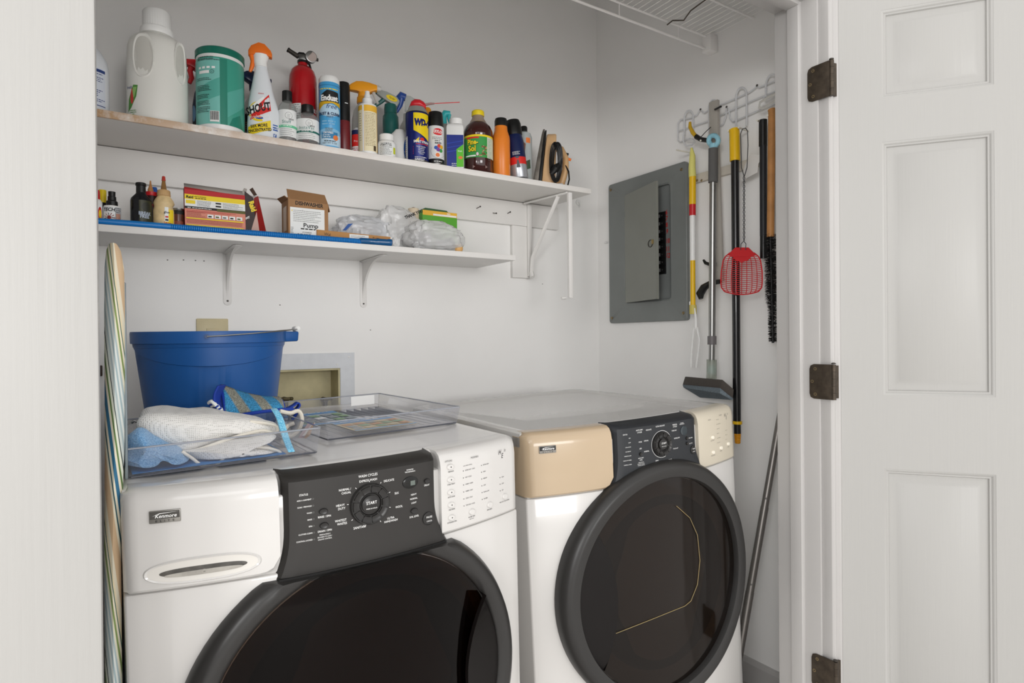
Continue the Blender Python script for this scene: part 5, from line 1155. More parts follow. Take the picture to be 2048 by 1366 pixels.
MB().tube([(.046, 0, Hh * .925), (.058, 0, Hh * .92)], [.011, .008], 14).build('nozzle', r, M_frost)
MB().tube([(.034, 0, Hh * .87), (.040, 0, Hh * .80), (.048, 0, Hh * .73)], [.006, .005, .004], 8).build('trigger', r, M_frost)
# 12b small bottle red label
r, R, Hh = item('small_bottle', 'small pale bottle with red and navy label under the orange-yellow head', 'bottle', 703, 731, 253, .036)
MB().lathe([(R * .95, 0), (R, .003), (R, Hh * .80), (R * .75, Hh * .92), (R * .5, Hh)], 24).build('bottle', r, M_hd2); d = Decal(cmap(R)); d.rect(-R * 1.2, Hh * .30, R, Hh * .72, G('label_red', '', 0)); d.rect(-R * 1.2, Hh * .72, R, Hh * .88, G('label_navy', '#1b2350', .5)); d.lines(-R, R, Hh * .22, 3, .006, .002, M_red, 3); d.text('Pro', -R * .4, Hh * .45, .006, M_wht); d.build('label', r)
# 13 pump sprayer with cream-yellow label
r, R, Hh = item('pump_sprayer', 'slim white pump sprayer with yellow and cream label', 'spray bottle', 716, 754, 181, .0, rt=.2)
MB().lathe([(R * .93, 0), (R, .004), (R, Hh * .73), (R * .93, Hh * .765), (R * .55, Hh * .785), (R * .5, Hh * .79)], 36).build('bottle', r, M_hd2)
MB().lathe([(R * .54, Hh * .785), (R * .52, Hh * .87), (R * .36, Hh * .885), (R * .32, Hh * .93), (R * .26, Hh * .95), (R * .24, Hh * .99), (R * .12, Hh)], 24).build('pump', r, M_hd2)
d = Decal(cmap(R)); d.rect(-R * 1.5, .006, R * 1.4, Hh * .735, G('label_yellow2', '#edb83a', .45)); d.rect(-R * 1.5, .006, -R * .62, Hh * .66, G('label_cream', '#efe3be', .5)); d.rect(-R * .35, .006, R * 1.2, Hh * .64, G('label_cream', '', 0)); d.rect(-R * .58, .006, -R * .38, Hh * .735, M_hd2)
d.lines(-R * .25, R * .95, Hh * .61, 22, .0048, .0015, G('brown_print', '#9a8458', .6), 4); d.lines(-R * .95, -R * .68, Hh * .6, 12, .0075, .0018, G('brown_print', '', 0), 5); d.rect(R * .62, .008, R * .95, Hh * .12, G('brown_print2', '#4c3a22', .6)); d.build('label', r)
# 14/15 green sprayer
r, R, Hh = item('garden_sprayer', 'dark green squeeze sprayer with grey head and yellow badge', 'spray bottle', 764, 798, 187, .115, rt=.4)
M_gn = G('sprayer_green', '#1d5c57', .35)
MB().lathe([(R * 1.45, 0), (R * 1.5, .01), (R * 1.45, Hh * .26), (R * 1.0, Hh * .38), (R * .92, Hh * .46), (R * .96, Hh * .6), (R * .92, Hh * .70), (R * .68, Hh * .745)], 32).build('bottle', r, M_gn); MB().lathe([(R * .75, Hh * .74), (R * .76, Hh * .80), (R * .7, Hh * .86)], 24).build('collar', r, M_gn)
hd = MB(); T_ = Matrix.Translation((0, 0, Hh * .93)) @ Matrix.Rotation(math.radians(24), 4, 'Y')
hd.loft([[(x, -w_, z0), (x, -w_ * .7, z1), (x, w_ * .7, z1), (x, w_, z0)] for x, z0, z1, w_ in ((-.048, -.004, .014, .009), (-.020, -.010, .018, .012), (.015, -.014, .018, .012), (.030, -.012, .010, .008))]); hd.build('spray_head', r, G('grey_head', '#a6aba6', .4), M=T_, bevel=.002)
MB().tube([(-.062, 0, .006), (-.046, 0, .005)], .010, 8).build('nozzle', r, M_gn, M=T_); MB().tube([(-.020, 0, -.008), (-.026, 0, -.022), (-.036, 0, -.040), (-.044, 0, -.054)], [.008, .007, .006, .004], 8).build('trigger', r, M_gn, M=T_)
d = Decal(lambda u, v, o: T_ @ Vector((u, -.0125 - o, v)), 0); d.l = 4; d.ell(.004, .003, .020, .0085, G('label_yellow', '', 0)); d.text('Yarder', .004, .000, .007, M_ink, sh=.3, sx=.8); d.build('badge_print', r)
# 16 blue trigger clear sprayer
r, R, Hh = item('spray_bottle', 'clear spray bottle with blue trigger head behind the small pill bottle', 'spray bottle', 796, 832, 184, .14)
MB().lathe([(R * .95, 0), (R, .006), (R, Hh * .46), (R * .8, Hh * .60), (R * .45, Hh * .68), (R * .42, Hh * .76)], 32).build('bottle', r, M_frost)
M_bt = G('trigger_blue', '#2b4f9e', .3)
MB().tube([(-.004, 0, Hh * .97), (-.020, 0, Hh * .985), (-.032, 0, Hh * .95)], [.012, .016, .010], 12).build('spray_head', r, M_bt); MB().tube([(-.020, 0, Hh * .96), (-.024, 0, Hh * .87), (-.036, 0, Hh * .78)], [.013, .009, .005], 10).build('trigger', r, M_bt)
MB().loft([[(x, -.011, z0), (x, -.009, z1), (x, .009, z1), (x, .011, z0)] for x, z0, z1 in ((-.008, Hh * .80, Hh * .99), (.012, Hh * .80, Hh * .985), (.034, Hh * .86, Hh * .94))]).build('clear_shroud', r, M_clr, bevel=.002)
# 17 pill bottle
r, R, Hh = item('pill_bottle', 'small white pill bottle with white cap at the shelf edge', 'pill bottle', 755, 792, 265, .0)
MB().lathe([(R * .92, 0), (R, .003), (R, Hh * .60), (R * .9, Hh * .68), (R * .7, Hh * .72), (R * .68, Hh * .75)], 32).build('bottle', r, M_hd2); MB().lathe([(R * .80, Hh * .735), (R * .80, Hh * .97), (R * .74, Hh)], 32).build('cap', r, M_hd2)
d = Decal(cmap(R)); d.rect(-R * 1.3, Hh * .06, R * 1.3, Hh * .56, G('paper_label', '', 0)); d.text('CALCIUM PLUS', -R * .1, Hh * .50, .0048, M_ink, bold=.01, sx=.75); d.text('VITAMIN D TABS', -R * .1, Hh * .43, .0048, M_ink, bold=.01, sx=.75); d.lines(-R * .8, R * .7, Hh * .37, 6, .0045, .0015, M_grey, 3); d.rect(R * .75, Hh * .12, R * 1.1, Hh * .4, G('lime_mark', '#c9d22e', .5)); d.build('label', r)
# 18 white round bottle with brown picture
r, R, Hh = item('round_bottle', 'round white bottle with blue and brown label behind the lubricant can', 'bottle', 772, 826, 251, .050)
MB().lathe([(R * .8, 0), (R * .95, .01), (R, Hh * .35), (R * .95, Hh * .6), (R * .75, Hh * .82), (R * .4, Hh * .95), (R * .3, Hh)], 32, sy=.6).build('bottle', r, M_hd2)
d = Decal(cmap(lambda v: R * .96, 0, 1, .62)); d.ell(R * .72, Hh * .42, R * .42, Hh * .36, G('label_blue2', '', 0)); d.ell(R * .74, Hh * .36, R * .33, Hh * .27, G('picture_brown', '#7a4a35', .5)); d.build('label', r)
# 19 lubricant can with red straw head
r, R, Hh = item('lubricant_can', 'navy and yellow lubricant spray can with red straw nozzle', 'aerosol can', 811, 857, 219, .0)
M_nv = G('wd_navy', '#17246e', .3, metal=.3)
MB().lathe([(R * .95, 0), (R * .99, .002), (R * .97, .004), (R, .006), (R, Hh - .006), (R * .98, Hh - .003), (R * .96, Hh), (R * .80, Hh + .010), (R * .72, Hh + .017)], 40, ms=[1, 1, 1, 0, 2, 3, 3, 3]).build('can_body', r, [M_nv, M_steel, M_blk, G('can_dome_grey', '#a9a9a6', .35, metal=.5)])
hd = MB(); hz = Hh + .016
def ov(x, cz, rx, rz): return [(x, rx * math.cos(t), cz + rz * math.sin(t)) for t in [2 * math.pi * k / 16 for k in range(16)]]
hd.loft([ov(-.022, hz + .006, .012, .006), ov(-.018, hz + .010, .017, .012), ov(-.006, hz + .014, .019, .017), ov(.010, hz + .015, .018, .015), ov(.022, hz + .010, .014, .014), ov(.030, hz + .008, .008, .008)]); hd.lathe([(R * .74, Hh + .012), (R * .70, Hh + .020)], 24); hd.build('spray_head', r, G('head_red', '#cf1f2c', .3))
MB().tube([(.028, -.002, hz + .014), (.046, -.003, hz + .018), (.058, -.003, hz + .019)], [.005, .0045, .003], 10, flat=(.8, 1.3)).build('straw_hinge', r, G('hinge_clear_red', '#b08a86', .3))
MB().cyl((.056, -.003, hz + .019), (.142, -.004, hz + .027), .0014, 8).build('straw', r, G('straw_red', '#d33a3a', .3))
d = Decal(cmap(R)); wy = G('wd_yellow', '#f2d40e', .35); d.rect(-R * 1.5, .01, -R * .95, Hh * .5, G('paper_label', '', 0)); d.lines(-R * 1.45, -R * 1.0, Hh * .48, 14, .007, .0016, M_ink, 3)
d.poly([(-R * .30, Hh * .60), (R * 1.2, Hh * .42), (R * 1.3, Hh * .45), (R * 1.3, Hh * .94), (-R * .30, Hh * .94)], wy); d.text('WD-40', R * .66, Hh * .70, .0200, M_nv, bold=.08, sx=.72, sh=.05)
d.poly([(-R * .15, Hh * .40), (R * .2, Hh * .47), (R * .1, Hh * .36)], wy); d.ell(R * .45, Hh * .425, R * .2, Hh * .035, G('label_red', '', 0)); d.text('SMART STRAW', R * .42, Hh * .355, .0075, M_wht, bold=.03, sx=.75, rot=-2); d.rect(-R * .10, Hh * .325, R * 1.1, Hh * .338, G('label_red', '', 0))
for k, t in enumerate(('Stops Squeaks', 'Displaces', 'Protects', 'Lubricates', 'Cleans')): d.l -= bool(k); d.text('• ' + t if 0 else t, R * .35 + (k % 2) * .001, Hh * (.27 - k * .035), .0045, M_wht, sx=.85); d.l -= 0
for k in range(5): d.rect(-R * .35, Hh * (.272 - k * .035), -R * .30, Hh * (.283 - k * .035), G('label_red', '', 0))
d.lines(-R * .2, R * .9, Hh * .07, 3, .005, .002, M_wht, 4); d.build('label', r)
# 20 orange-yellow cap peeping behind
r, R, Hh = item('small_bottle', 'bottle with orange-yellow cap peeping out behind the black paint can', 'bottle', 846, 864, 213, .08); MB().lathe([(R * 1.3, 0), (R * 1.3, Hh * .8), (R * .6, Hh * .88)], 20).build('bottle', r, M_hd2); MB().lathe([(R * .9, Hh * .86), (R * .85, Hh * .97), (R * .6, Hh)], 20).build('cap', r, M_oy)
# 21 spray paint
r, R, Hh = item('spray_paint', 'white and black spray paint can with black cap', 'aerosol can', 854, 888, 220, .0)
MB().lathe([(R * .95, 0), (R, .003), (R, Hh * .10), (R, Hh * .70), (R * .97, Hh * .715)], 36, ms=[2, 1, 0, 0]).build('can_body', r, [G('krylon_white', '#e6e7e6', .35), M_blk, M_steel]); MB().lathe([(R * .97, Hh * .71), (R * .98, Hh * .73), (R * .86, Hh * .96), (R * .80, Hh * .995), (R * .5, Hh), (.001, Hh)], 36).build('cap', r, M_blk)
d = Decal(cmap(R)); d.ell(R * .30, Hh * .60, R * .62, Hh * .065, G('krylon_red', '#d9262b', .4)); d.ring(R * .30, Hh * .60, R * .50, .0006, M_wht, n=4) if 0 else None; d.text('KRYLON', R * .32, Hh * .575, .0095, M_wht, bold=.035, sx=.72, rot=-4)
d.lines(-R * .4, R * .9, Hh * .49, 2, .005, .0018, M_grey, 3); d.lines(-R * .1, R * .7, Hh * .425, 1, .005, .003, M_grey, 6); d.rect(-R * .1, Hh * .375, R * .7, Hh * .405, M_ink); d.text('FLAT BLACK', R * .3, Hh * .38, .0035, M_wht)
for cx_, cy_, c_ in ((.05, .30, '#2456b0'), (.40, .335, '#d8402c'), (.72, .32, '#e8b02a'), (.62, .25, '#3f9e4a'), (.30, .265, '#7a3a98')): d.ell(R * cx_, Hh * cy_, R * .22, R * .22, G('swatch' + c_, c_, .4))
d.ring(R * .30, Hh * .24, R * .85, .0005, M_ink, 150, 330, 20); d.ell(R * .22, Hh * .165, R * .32, R * .32, M_wht); d.ell(R * .22, Hh * .165, R * .24, R * .24, G('badge_orange', '', 0)); d.lines(-R * .2, R * .8, Hh * .04, 1, .004, .0022, M_wht, 3); d.build('label', r)
# 22 teal trigger bottle behind
r, R, Hh = item('spray_bottle', 'bottle with turquoise trigger head behind the blue jug', 'spray bottle', 876, 908, 219, .085); M_tq = G('turquoise', '#35b5b8', .35)
MB().lathe([(R * .95, 0), (R, .006), (R, Hh * .5), (R * .6, Hh * .7), (R * .5, Hh * .8)], 28).build('bottle', r, M_frost); MB().tube([(-.010, 0, Hh * .80), (-.010, 0, Hh * .92), (-.002, 0, Hh * .98), (.016, 0, Hh * .985)], [.014, .013, .013, .008], 12).build('spray_head', r, M_tq); MB().tube([(.012, 0, Hh * .97), (.010, 0, Hh * .9), (.016, 0, Hh * .8)], [.007, .006, .004], 8).build('trigger', r, M_tq)
# 23 blue/white jug
r, R, Hh = item('square_jug', 'square blue-labelled jug with white cap next to the pine cleaner', 'jug', 886, 934, 236, .0, rt=.3)
s_ = R * .80
MB().lathe([(s_ * 1.25, 0), (s_ * 1.28, .004), (s_ * 1.28, Hh * .80), (s_ * 1.1, Hh * .86), (s_ * .6, Hh * .885)], 4, M=Matrix.Rotation(math.radians(45), 4, 'Z')).build('jug_body', r, M_hd2, bevel=.004); MB().lathe([(s_ * .70, Hh * .875), (s_ * .72, Hh * .89), (s_ * .70, Hh * .985), (s_ * .6, Hh)], 28, cx=.004).build('cap', r, M_hd2)
bl2 = G('jug_blue', '#1b2f86', .35); fa = s_ * .905; d = Decal(lambda u, v, o: Vector((u, -fa - o, v)), 0); d.rect(-fa * .95, .004, fa * .95, Hh * .64, bl2)
for k in range(3): d.poly([(-fa * .9, Hh * (.30 + k * .08)), (fa * .95, Hh * (.36 + k * .08)), (fa * .95, Hh * (.375 + k * .08)), (-fa * .9, Hh * (.315 + k * .08))], G('jug_blue2', '#2a47ae', .35))
d.lines(-fa * .4, fa * .8, Hh * .08, 3, .006, .002, M_wht, 3); d.poly([(fa * .15, .004), (fa * .95, .004), (fa * .95, Hh * .46), (fa * .15, Hh * .36)], G('jug_green', '#5fbf2c', .4)); d.text('Wash', fa * .52, Hh * .31, .006, M_wht, sx=.7); d.ell(fa * .6, Hh * .20, fa * .25, Hh * .03, G('badge_orange', '', 0)); d.build('label', r)
# 24 pine cleaner
r, R, Hh = item('pine_cleaner', 'brown pine cleaner bottle with yellow cap and green label', 'bottle', 926, 986, 216, .0, rt=.6)
M_br = mixmat('brown_liquid', '#3a1210', .15, gloss=.08, dcol='#3c1512', rough=.08)
MB().lathe([(R * .88, 0), (R * .97, .006), (R * .95, Hh * .06), (R * .93, Hh * .20), (R * .97, Hh * .215), (R * .97, Hh * .565), (R, Hh * .58), (R * .98, Hh * .66), (R * .85, Hh * .74), (R * .60, Hh * .80)], 44).build('bottle', r, G('brown_bottle', '#3a1512', .12, coat=.6))
MB().lathe([(R * .60, Hh * .80), (R * .45, Hh * .86), (R * .38, Hh * .90), (R * .38, Hh * .93)], 32).build('bottle_neck', r, G('brownish_clear', '#9a8878', .15))
MB().lathe([(R * .42, Hh * .915), (R * .43, Hh * .925), (R * .42, Hh * .985), (R * .36, Hh)], 28).build('cap', r, G('cap_yellow', '#ecd01c', .35))
Rl = R * .975; d = Decal(cmap(Rl)); g1 = G('pine_green', '#3a9a48', .4)
d.rect(-R * 1.45, Hh * .215, R * 1.45, Hh * .565, g1); d.rect(-R * 1.45, Hh * .535, R * 1.45, Hh * .565, G('label_yellow', '', 0)); d.rect(-R * .85, Hh * .505, R * .05, Hh * .53, G('label_red', '', 0)); d.rect(R * .62, Hh * .215, R * 1.45, Hh * .535, G('pale_panel', '#d4dfc8', .5)); d.lines(R * .68, R * 1.0, Hh * .5, 16, .0048, .0014, M_grey, 3)
for c_, b_, o_ in ((G('label_dkgreen', '#17532a', .4), .08, .0007), (G('label_yellow', '', 0), .035, 0)):
    d.text('Pine-', -R * .38 + o_, Hh * .415 - o_, .0175, c_, bold=b_, sx=.78); d.l -= 1; d.text('Sol', -R * .42 + o_, Hh * .31 - o_, .0195, c_, bold=b_, sx=.82)
rnd = random.Random(2)
for k in range(26):
    x_, y_ = R * rnd.uniform(.08, .58), Hh * rnd.uniform(.235, .385); d.ell(x_, y_, .0030, .0019, G('cone_brown', '#7a4c2c', .6) if k % 2 else G('cone_pale', '#c9a27e', .6), 8)
d.ell(-R * .05, Hh * .26, .004, .006, G('blossom', '#e9c9d4', .5)); d.rect(-R * .85, Hh * .225, -R * .15, Hh * .245, M_wht); d.build('label', r)
d = Decal(cmap(R * .955), .003)
for x_ in (-R * .30, R * .55): d.poly([(x_ - .004, Hh * .05), (x_ + .005, Hh * .075), (x_ - .004, Hh * .10)], G('emboss_glint', '#8a7470', .3))
d.build('embossed_arrow', r)
# 25 orange bottle
r, R, Hh = item('orange_bottle', 'plain orange bottle with black cap', 'bottle', 984, 1020, 231, .0)
MB().lathe([(R * .94, 0), (R, .004), (R, Hh * .62), (R * .96, Hh * .68), (R * .74, Hh * .78), (R * .70, Hh * .86)], 40).build('bottle', r, G('orange_body', '#e8832a', .3)); MB().lathe([(R * .71, Hh * .855), (R * .71, Hh * .95), (R * .64, Hh * .99), (R * .4, Hh), (.001, Hh)], 32).build('cap', r, M_blk)
d = Decal(cmap(R), .003); d.lines(-R * 1.35, -R * 1.1, Hh * .6, 18, .007, .003, M_wht, 3); d.build('label', r)
# 26 navy can leaning left
r, R, Hh = item('navy_can', 'navy and silver spray can with black cap leaning left beside the orange bottle', 'aerosol can', 1021, 1056, 235, .0)
r.rotation_euler = (Matrix.Rotation(r.rotation_euler.z, 3, 'Z') @ Matrix.Rotation(math.radians(-6.5), 3, 'Y')).to_euler(); r.location.z += .0028
MB().lathe([(R * .95, 0), (R, .003), (R, Hh * .22), (R, Hh * .34), (R * .98, Hh * .62), (R * .86, Hh * .73), (R * .80, Hh * .745)], 36, ms=[1, 1, 2, 0, 0, 0]).build('can_body', r, [G('navy_body', '#131f4a', .3), G('silver_body', '#b9bcc2', .3, metal=.6), G('label_red', '', 0)]); MB().lathe([(R * .90, Hh * .73), (R * .92, Hh * .76), (R * .90, Hh * .92), (R * .76, Hh * .985), (R * .4, Hh), (.001, Hh)], 32).build('cap', r, M_blk)
d = Decal(cmap(lambda v: R), .003); d.lines(-R * .5, R * .5, Hh * .42, 3, .0045, .0016, M_wht, 3); d.poly([(-R * .2, Hh * .16), (R * .25, Hh * .16), (R * .1, Hh * .29), (-R * .05, Hh * .29)], G('star_grey', '#54565c', .4)); d.ell(0, Hh * .33, R * .22, Hh * .018, G('star_grey', '', 0)); d.build('label', r)
# 27 grey bottle behind
r, R, Hh = item('grey_can', 'pale grey bottle with black cap and orange sticker behind the navy can', 'bottle', 1032, 1064, 248, .045)
MB().lathe([(R * .95, 0), (R, .003), (R, Hh * .80), (R * .85, Hh * .87), (R * .4, Hh * .91)], 32).build('bottle', r, G('grey_bottle', '#aeb4b4', .35)); MB().lathe([(R * .44, Hh * .88), (R * .44, Hh * .98), (R * .36, Hh)], 24).build('cap', r, M_blk)
d = Decal(cmap(R), .003); d.rect(R * .25, Hh * .68, R * .85, Hh * .77, G('badge_orange', '', 0)); d.poly([(-R * .3, Hh * .72), (R * .2, Hh * .66), (R * .1, Hh * .50), (-R * .3, Hh * .46)], G('picture_brown', '', 0)); d.poly([(R * .0, Hh * .20), (R * .9, Hh * .25), (R * .8, Hh * .40), (R * .2, Hh * .36)], G('leaf_dark', '#3f4f38', .5)); d.build('label', r)
# 28 clothes iron standing on its heel
p = at(1105, 368, Y=UF + .07); ax = math.atan2(p.x, p.y)
r = root('clothes_iron', 'tan clothes iron standing on its heel with black cord wound round it', 'iron', (p.x, UF + .075, UZ + .0005), -ax)
def I3(px, py, Y): q = at(px, py, Y=Y); return Matrix.Rotation(ax, 4, 'Z') @ (q - Vector((p.x, UF + .075, UZ + .0005)))
yn, yf = UF + .015, UF + .135
tip = (1087, 252)
sol = MB(); A0, A1 = I3(1066, 357, yn + .01), I3(1080, 359, yn + .01); B0, B1 = I3(1066, 357, yf), I3(1080, 359, yf); T0, T1 = I3(1087, 252, (yn + yf) / 2), I3(1092, 255, (yn + yf) / 2)
def profl(c0, c1, tip_, zs_, w0=.058):
    """soleplate-like slab: ring outline in the plane spanned by up-vector and depth"""
    out = []
    for k in range(13):
        t = k / 12; wv = w0 * math.sqrt(max(0, 1 - t ** 2.2)); out.append((t, -wv))
    return out + [(t, -w_) for t, w_ in reversed(out[:-1])]
hb = .0; Zt = T0.z
def slab(x0b, x0t, x1b, x1t, w0, zt, nm, m, zb=.0008, yc=None, bev=.0015):
    yc = (.075 + 0) * 0 + .005; pr = profl(0, 0, 0, 0, w0); mb = MB()
    mb.loft([[Vector((x0b + (x0t - x0b) * t, yc + w_, zb + (zt - zb) * t)) for t, w_ in pr], [Vector((x1b + (x1t - x1b) * t, yc + w_, zb + (zt - zb) * t)) for t, w_ in pr]])
    return mb.build(nm, r, m, bevel=bev)
xs_ = lambda px, py: I3(px, py, UF + .07)
a, b_ = xs_(1064, 357), xs_(1086, 252)
slab(a.x, b_.x, a.x + .022, b_.x + .007, .055, b_.z, 'soleplate', G('soleplate', '#7a746c', .38, metal=.6, var=.3, vscale=40))
slab(a.x + .0222, b_.x + .0075, a.x + .034, b_.x + .014, .057, b_.z - .004, 'skirt', M_blk)
slab(a.x + .0345, b_.x + .0145, a.x + .088, b_.x + .052, .050, b_.z - .018, 'iron_body', G('iron_tan', '#d9b183', .35), bev=.006)
MB().tube([(a.x + .080, .0, .010), (a.x + .112, 0, .018), (a.x + .128, 0, .07), (a.x + .130, 0, .115), (a.x + .112, 0, .150), (a.x + .085, 0, .158)], [.015, .015, .013, .012, .013, .014], 14).build('iron_handle', r, G('iron_tan_dark', '#c9a274', .35))
MB().box((a.x + .060, -.030, .0), (a.x + .118, .038, .012)).build('heel', r, G('heel_grey', '#b9bcc0', .4), bevel=.003)
MB().tube([(a.x + .118, 0, .118), (a.x + .124, 0, .135), (a.x + .140, 0, .128)], .006, 10).build('steam_knob', r, M_blk); MB().cyl((a.x + .132, 0, .116), (a.x + .150, 0, .108), .005, 10).build('spray_button', r, M_or)
co = MB()
for k in range(7):
    o_ = k * .0042; t0 = k * .12
    co.tube([Vector((a.x + .094 + (.016 + .002 * (k % 3)) * math.cos(t) + o_ * .5 - .010, -.056 - .004 * math.sin(2 * t) - .0016 * (k % 2), .085 + (.068 + .004 * (k % 3)) * math.sin(t + .05 * k) + .004 * math.cos(3 * t))) for t in [2 * math.pi * q / 26 for q in range(26)]], .0030, 7, closed=True)
co.tube([(a.x + .128, -.01, .085), (a.x + .140, -.014, .06), (a.x + .142, -.02, .028), (a.x + .136, -.03, .004)], .003, 7); co.build('cord', r, M_blk)
MB().tube([(a.x + .072, -.058, .040), (a.x + .090, -.062, .062), (a.x + .104, -.058, .075)], [.009, .016, .009], 10).build('cord_bundle', r, M_blk)
# ================================================================ LOWER SHELF ITEMS
LF = LFY + .022
def litem(name, lab, cat, xl, xr, yt, back=0.0, **k): return item(name, lab, cat, xl, xr, yt, back, F=LF, zs=LZT, **k)
# corrugated hose along the front edge
hy_ = LFY + .0105; hp0, hp1 = at(185, 455, Y=hy_), at(782, 483, Y=hy_)
def hx_(px): return at(px, 470, Y=hy_).x
hose = root('suction_hose', 'bright blue corrugated plastic hose lying along the lower shelf edge', 'hose', (0, 0, 0))
M_hose = G('hose_blue', '#1478c4', .35); xa, xb, xc = hx_(180), hx_(342), hx_(722); xd = hx_(782); R_ = .0085
MB().tube([(xa, hy_, LZT(xa) + R_), (xb, hy_, LZT(xb) + R_)], R_ * .95, 16).build('smooth_section', hose, M_hose)
n_ = 100; pts, rr2 = [], []
for k in range(n_):
    for q, s_ in ((0, .80), (.3, 1.0), (.7, 1.0)):
        x = xb + (xc - xb) * (k + q) / n_; pts.append((x, hy_, LZT(x) + R_)); rr2.append(R_ * s_)
MB().tube(pts, rr2, 14).build('corrugated_section', hose, M_hose)
cf = MB(); cf.tube([(xc - .004, hy_, LZT(xc) + .0095), (xc + .004, hy_, LZT(xc) + .0105), ((xc + xd) / 2, hy_, LZT(xc) + .0105), ((xc + xd) / 2 + .002, hy_, LZT(xc) + .0112), (xd - .012, hy_, LZT(xd) + .0112), (xd - .010, hy_, LZT(xd) + .0118), (xd, hy_, LZT(xd) + .0118)], [.0090, .0098, .0098, .0108, .0108, .0115, .0115], 20); cf.build('cuff', hose, mixmat('cuff_blue', '#1f7fc0', .25, dcol='#1576b8'))
# bottles
r, R, Hh = litem('oil_bottle', 'white bottle with red cap at the left end of the lower shelf', 'bottle', 176, 205, 378, .0)
MB().lathe([(R * .95, 0), (R, .003), (R, Hh * .66), (R * .8, Hh * .73), (R * .6, Hh * .75)], 28).build('bottle', r, M_hd2); MB().lathe([(R * .72, Hh * .74), (R * .68, Hh * .97), (R * .6, Hh)], 24).build('cap', r, M_red)
d = Decal(cmap(R), .003); d.rect(-R, Hh * .04, R * 1.2, Hh * .58, G('paper_label', '', 0)); d.ell(R * .7, Hh * .32, R * .35, Hh * .2, M_red); d.ell(R * .7, Hh * .32, R * .22, Hh * .12, G('label_yellow', '', 0)); d.rect(-R, Hh * .04, R * 1.2, Hh * .14, G('label_yellow2', '', 0)); d.build('label', r)
r, R, Hh = litem('oil_bottle', 'dark bottle with yellow cap behind the red-capped white bottle', 'bottle', 196, 215, 379, .04)
MB().lathe([(R * 1.05, 0), (R * 1.1, .003), (R * 1.1, Hh * .6), (R * .8, Hh * .68)], 24).build('bottle', r, M_blk); MB().lathe([(R * .85, Hh * .66), (R * .85, Hh * .97), (R * .78, Hh)], 24).build('cap', r, G('cap_yellow', '', 0))
r, R, Hh = litem('adhesive_bottle', 'small white bottle with black stepped cap and scribbled red label', 'bottle', 206, 242, 381, .0)
MB().lathe([(R * .95, 0), (R, .003), (R, Hh * .54), (R * .93, Hh * .585), (R * .66, Hh * .60)], 32).build('bottle', r, M_hd2); MB().lathe([(R * .68, Hh * .585), (R * .66, Hh * .72), (R * .50, Hh * .75), (R * .48, Hh * .86), (R * .40, Hh * .87), (R * .42, Hh)], 28).build('cap', r, M_blk)
d = Decal(cmap(R), .003); d.rect(-R * 1.4, Hh * .05, R * .35, Hh * .54, G('paper_label', '', 0)); d.rect(R * .35, Hh * .05, R * 1.4, Hh * .54, G('grey_label', '#b9bcc0', .5)); d.text('TECH.', -R * .35, Hh * .42, .0085, M_ink, bold=.03, sh=.2, sx=.9)
rnd = random.Random(4)
for k in range(12):
    a = k * .55; x_, y_ = -R * .30, Hh * .24; d.poly([(x_, y_), (x_ + R * .65 * math.cos(a), y_ + Hh * .13 * math.sin(a)), (x_ + R * .62 * math.cos(a + .14), y_ + Hh * .13 * math.sin(a + .14))], G('scribble_red', '#8c2a22', .5) if k % 3 else M_ink)
d.ell(-R * .30, Hh * .24, R * .2, Hh * .05, G('scribble_red', '', 0)); d.rect(R * .4, Hh * .12, R * .95, Hh * .36, G('flesh_print', '#b98a78', .5)); d.lines(R * .4, R * 1.0, Hh * .5, 3, .005, .0015, M_grey, 4); d.build('label', r)
r, R, Hh = litem('gun_oil_bottle', 'black bottle with narrow neck and grey lettering', 'bottle', 260, 304, 362, .0)
MB().lathe([(R * .93, 0), (R, .004), (R, Hh * .60), (R * .93, Hh * .66), (R * .50, Hh * .76), (R * .44, Hh * .80)], 32).build('bottle', r, G('oil_black', '#15161a', .25)); MB().lathe([(R * .46, Hh * .78), (R * .45, Hh * .93), (R * .52, Hh * .94), (R * .50, Hh * .99), (R * .42, Hh)], 24).build('cap', r, M_blk)
d = Decal(cmap(R), .003); d.rect(-R * .2, Hh * .05, R * 1.3, Hh * .60, G('olive_label', '#34351f', .4)); d.text('BREAK', R * .38, Hh * .29, .0082, G('silver_print', '#a8b4c4', .4), bold=.04, sx=.85); d.l -= 1; d.text('FREE', R * .32, Hh * .225, .0082, G('silver_print', '', 0), bold=.04, sx=.9); d.ell(R * .5, Hh * .46, R * .45, Hh * .10, G('olive_dark', '#23251a', .4)); d.build('label', r)
r, R, Hh = litem('red_tin', 'red and black tin with tan nozzle behind the black bottle', 'tin', 288, 318, 383, .035)
MB().lathe([(R * .97, 0), (R, .003), (R, Hh * .90), (R * .95, Hh * .93)], 28, ms=[0, 0, 1]).build('tin_body', r, [G('tin_dark', '#2c1614', .35), M_red]); MB().lathe([(R * .96, Hh * .91), (R * .96, Hh), (R * .9, Hh)], 28).build('lid', r, M_red)
MB().lathe([(R * .42, Hh), (R * .38, Hh * 1.08), (R * .16, Hh * 1.18), (R * .10, Hh * 1.30)], 16, cx=-R * .1).build('nozzle', r, G('tan_nozzle', '#b8804c', .4)); d = Decal(cmap(R), .003); d.text('VM', R * .2, Hh * .62, .008, M_red, sh=.3, bold=.03); d.build('label', r)
r, R, Hh = litem('blue_cap_tube', 'small blue cap peeping out between the black bottle and the glue bottle', 'tube', 303, 316, 374, .065)
MB().lathe([(R * .8, 0), (R * .9, Hh * .8)], 16).build('tube_body', r, M_hd2); MB().lathe([(R, Hh * .8), (R * 1.05, Hh * .93), (R * .7, Hh)], 20).build('cap', r, G('label_blue2', '', 0))
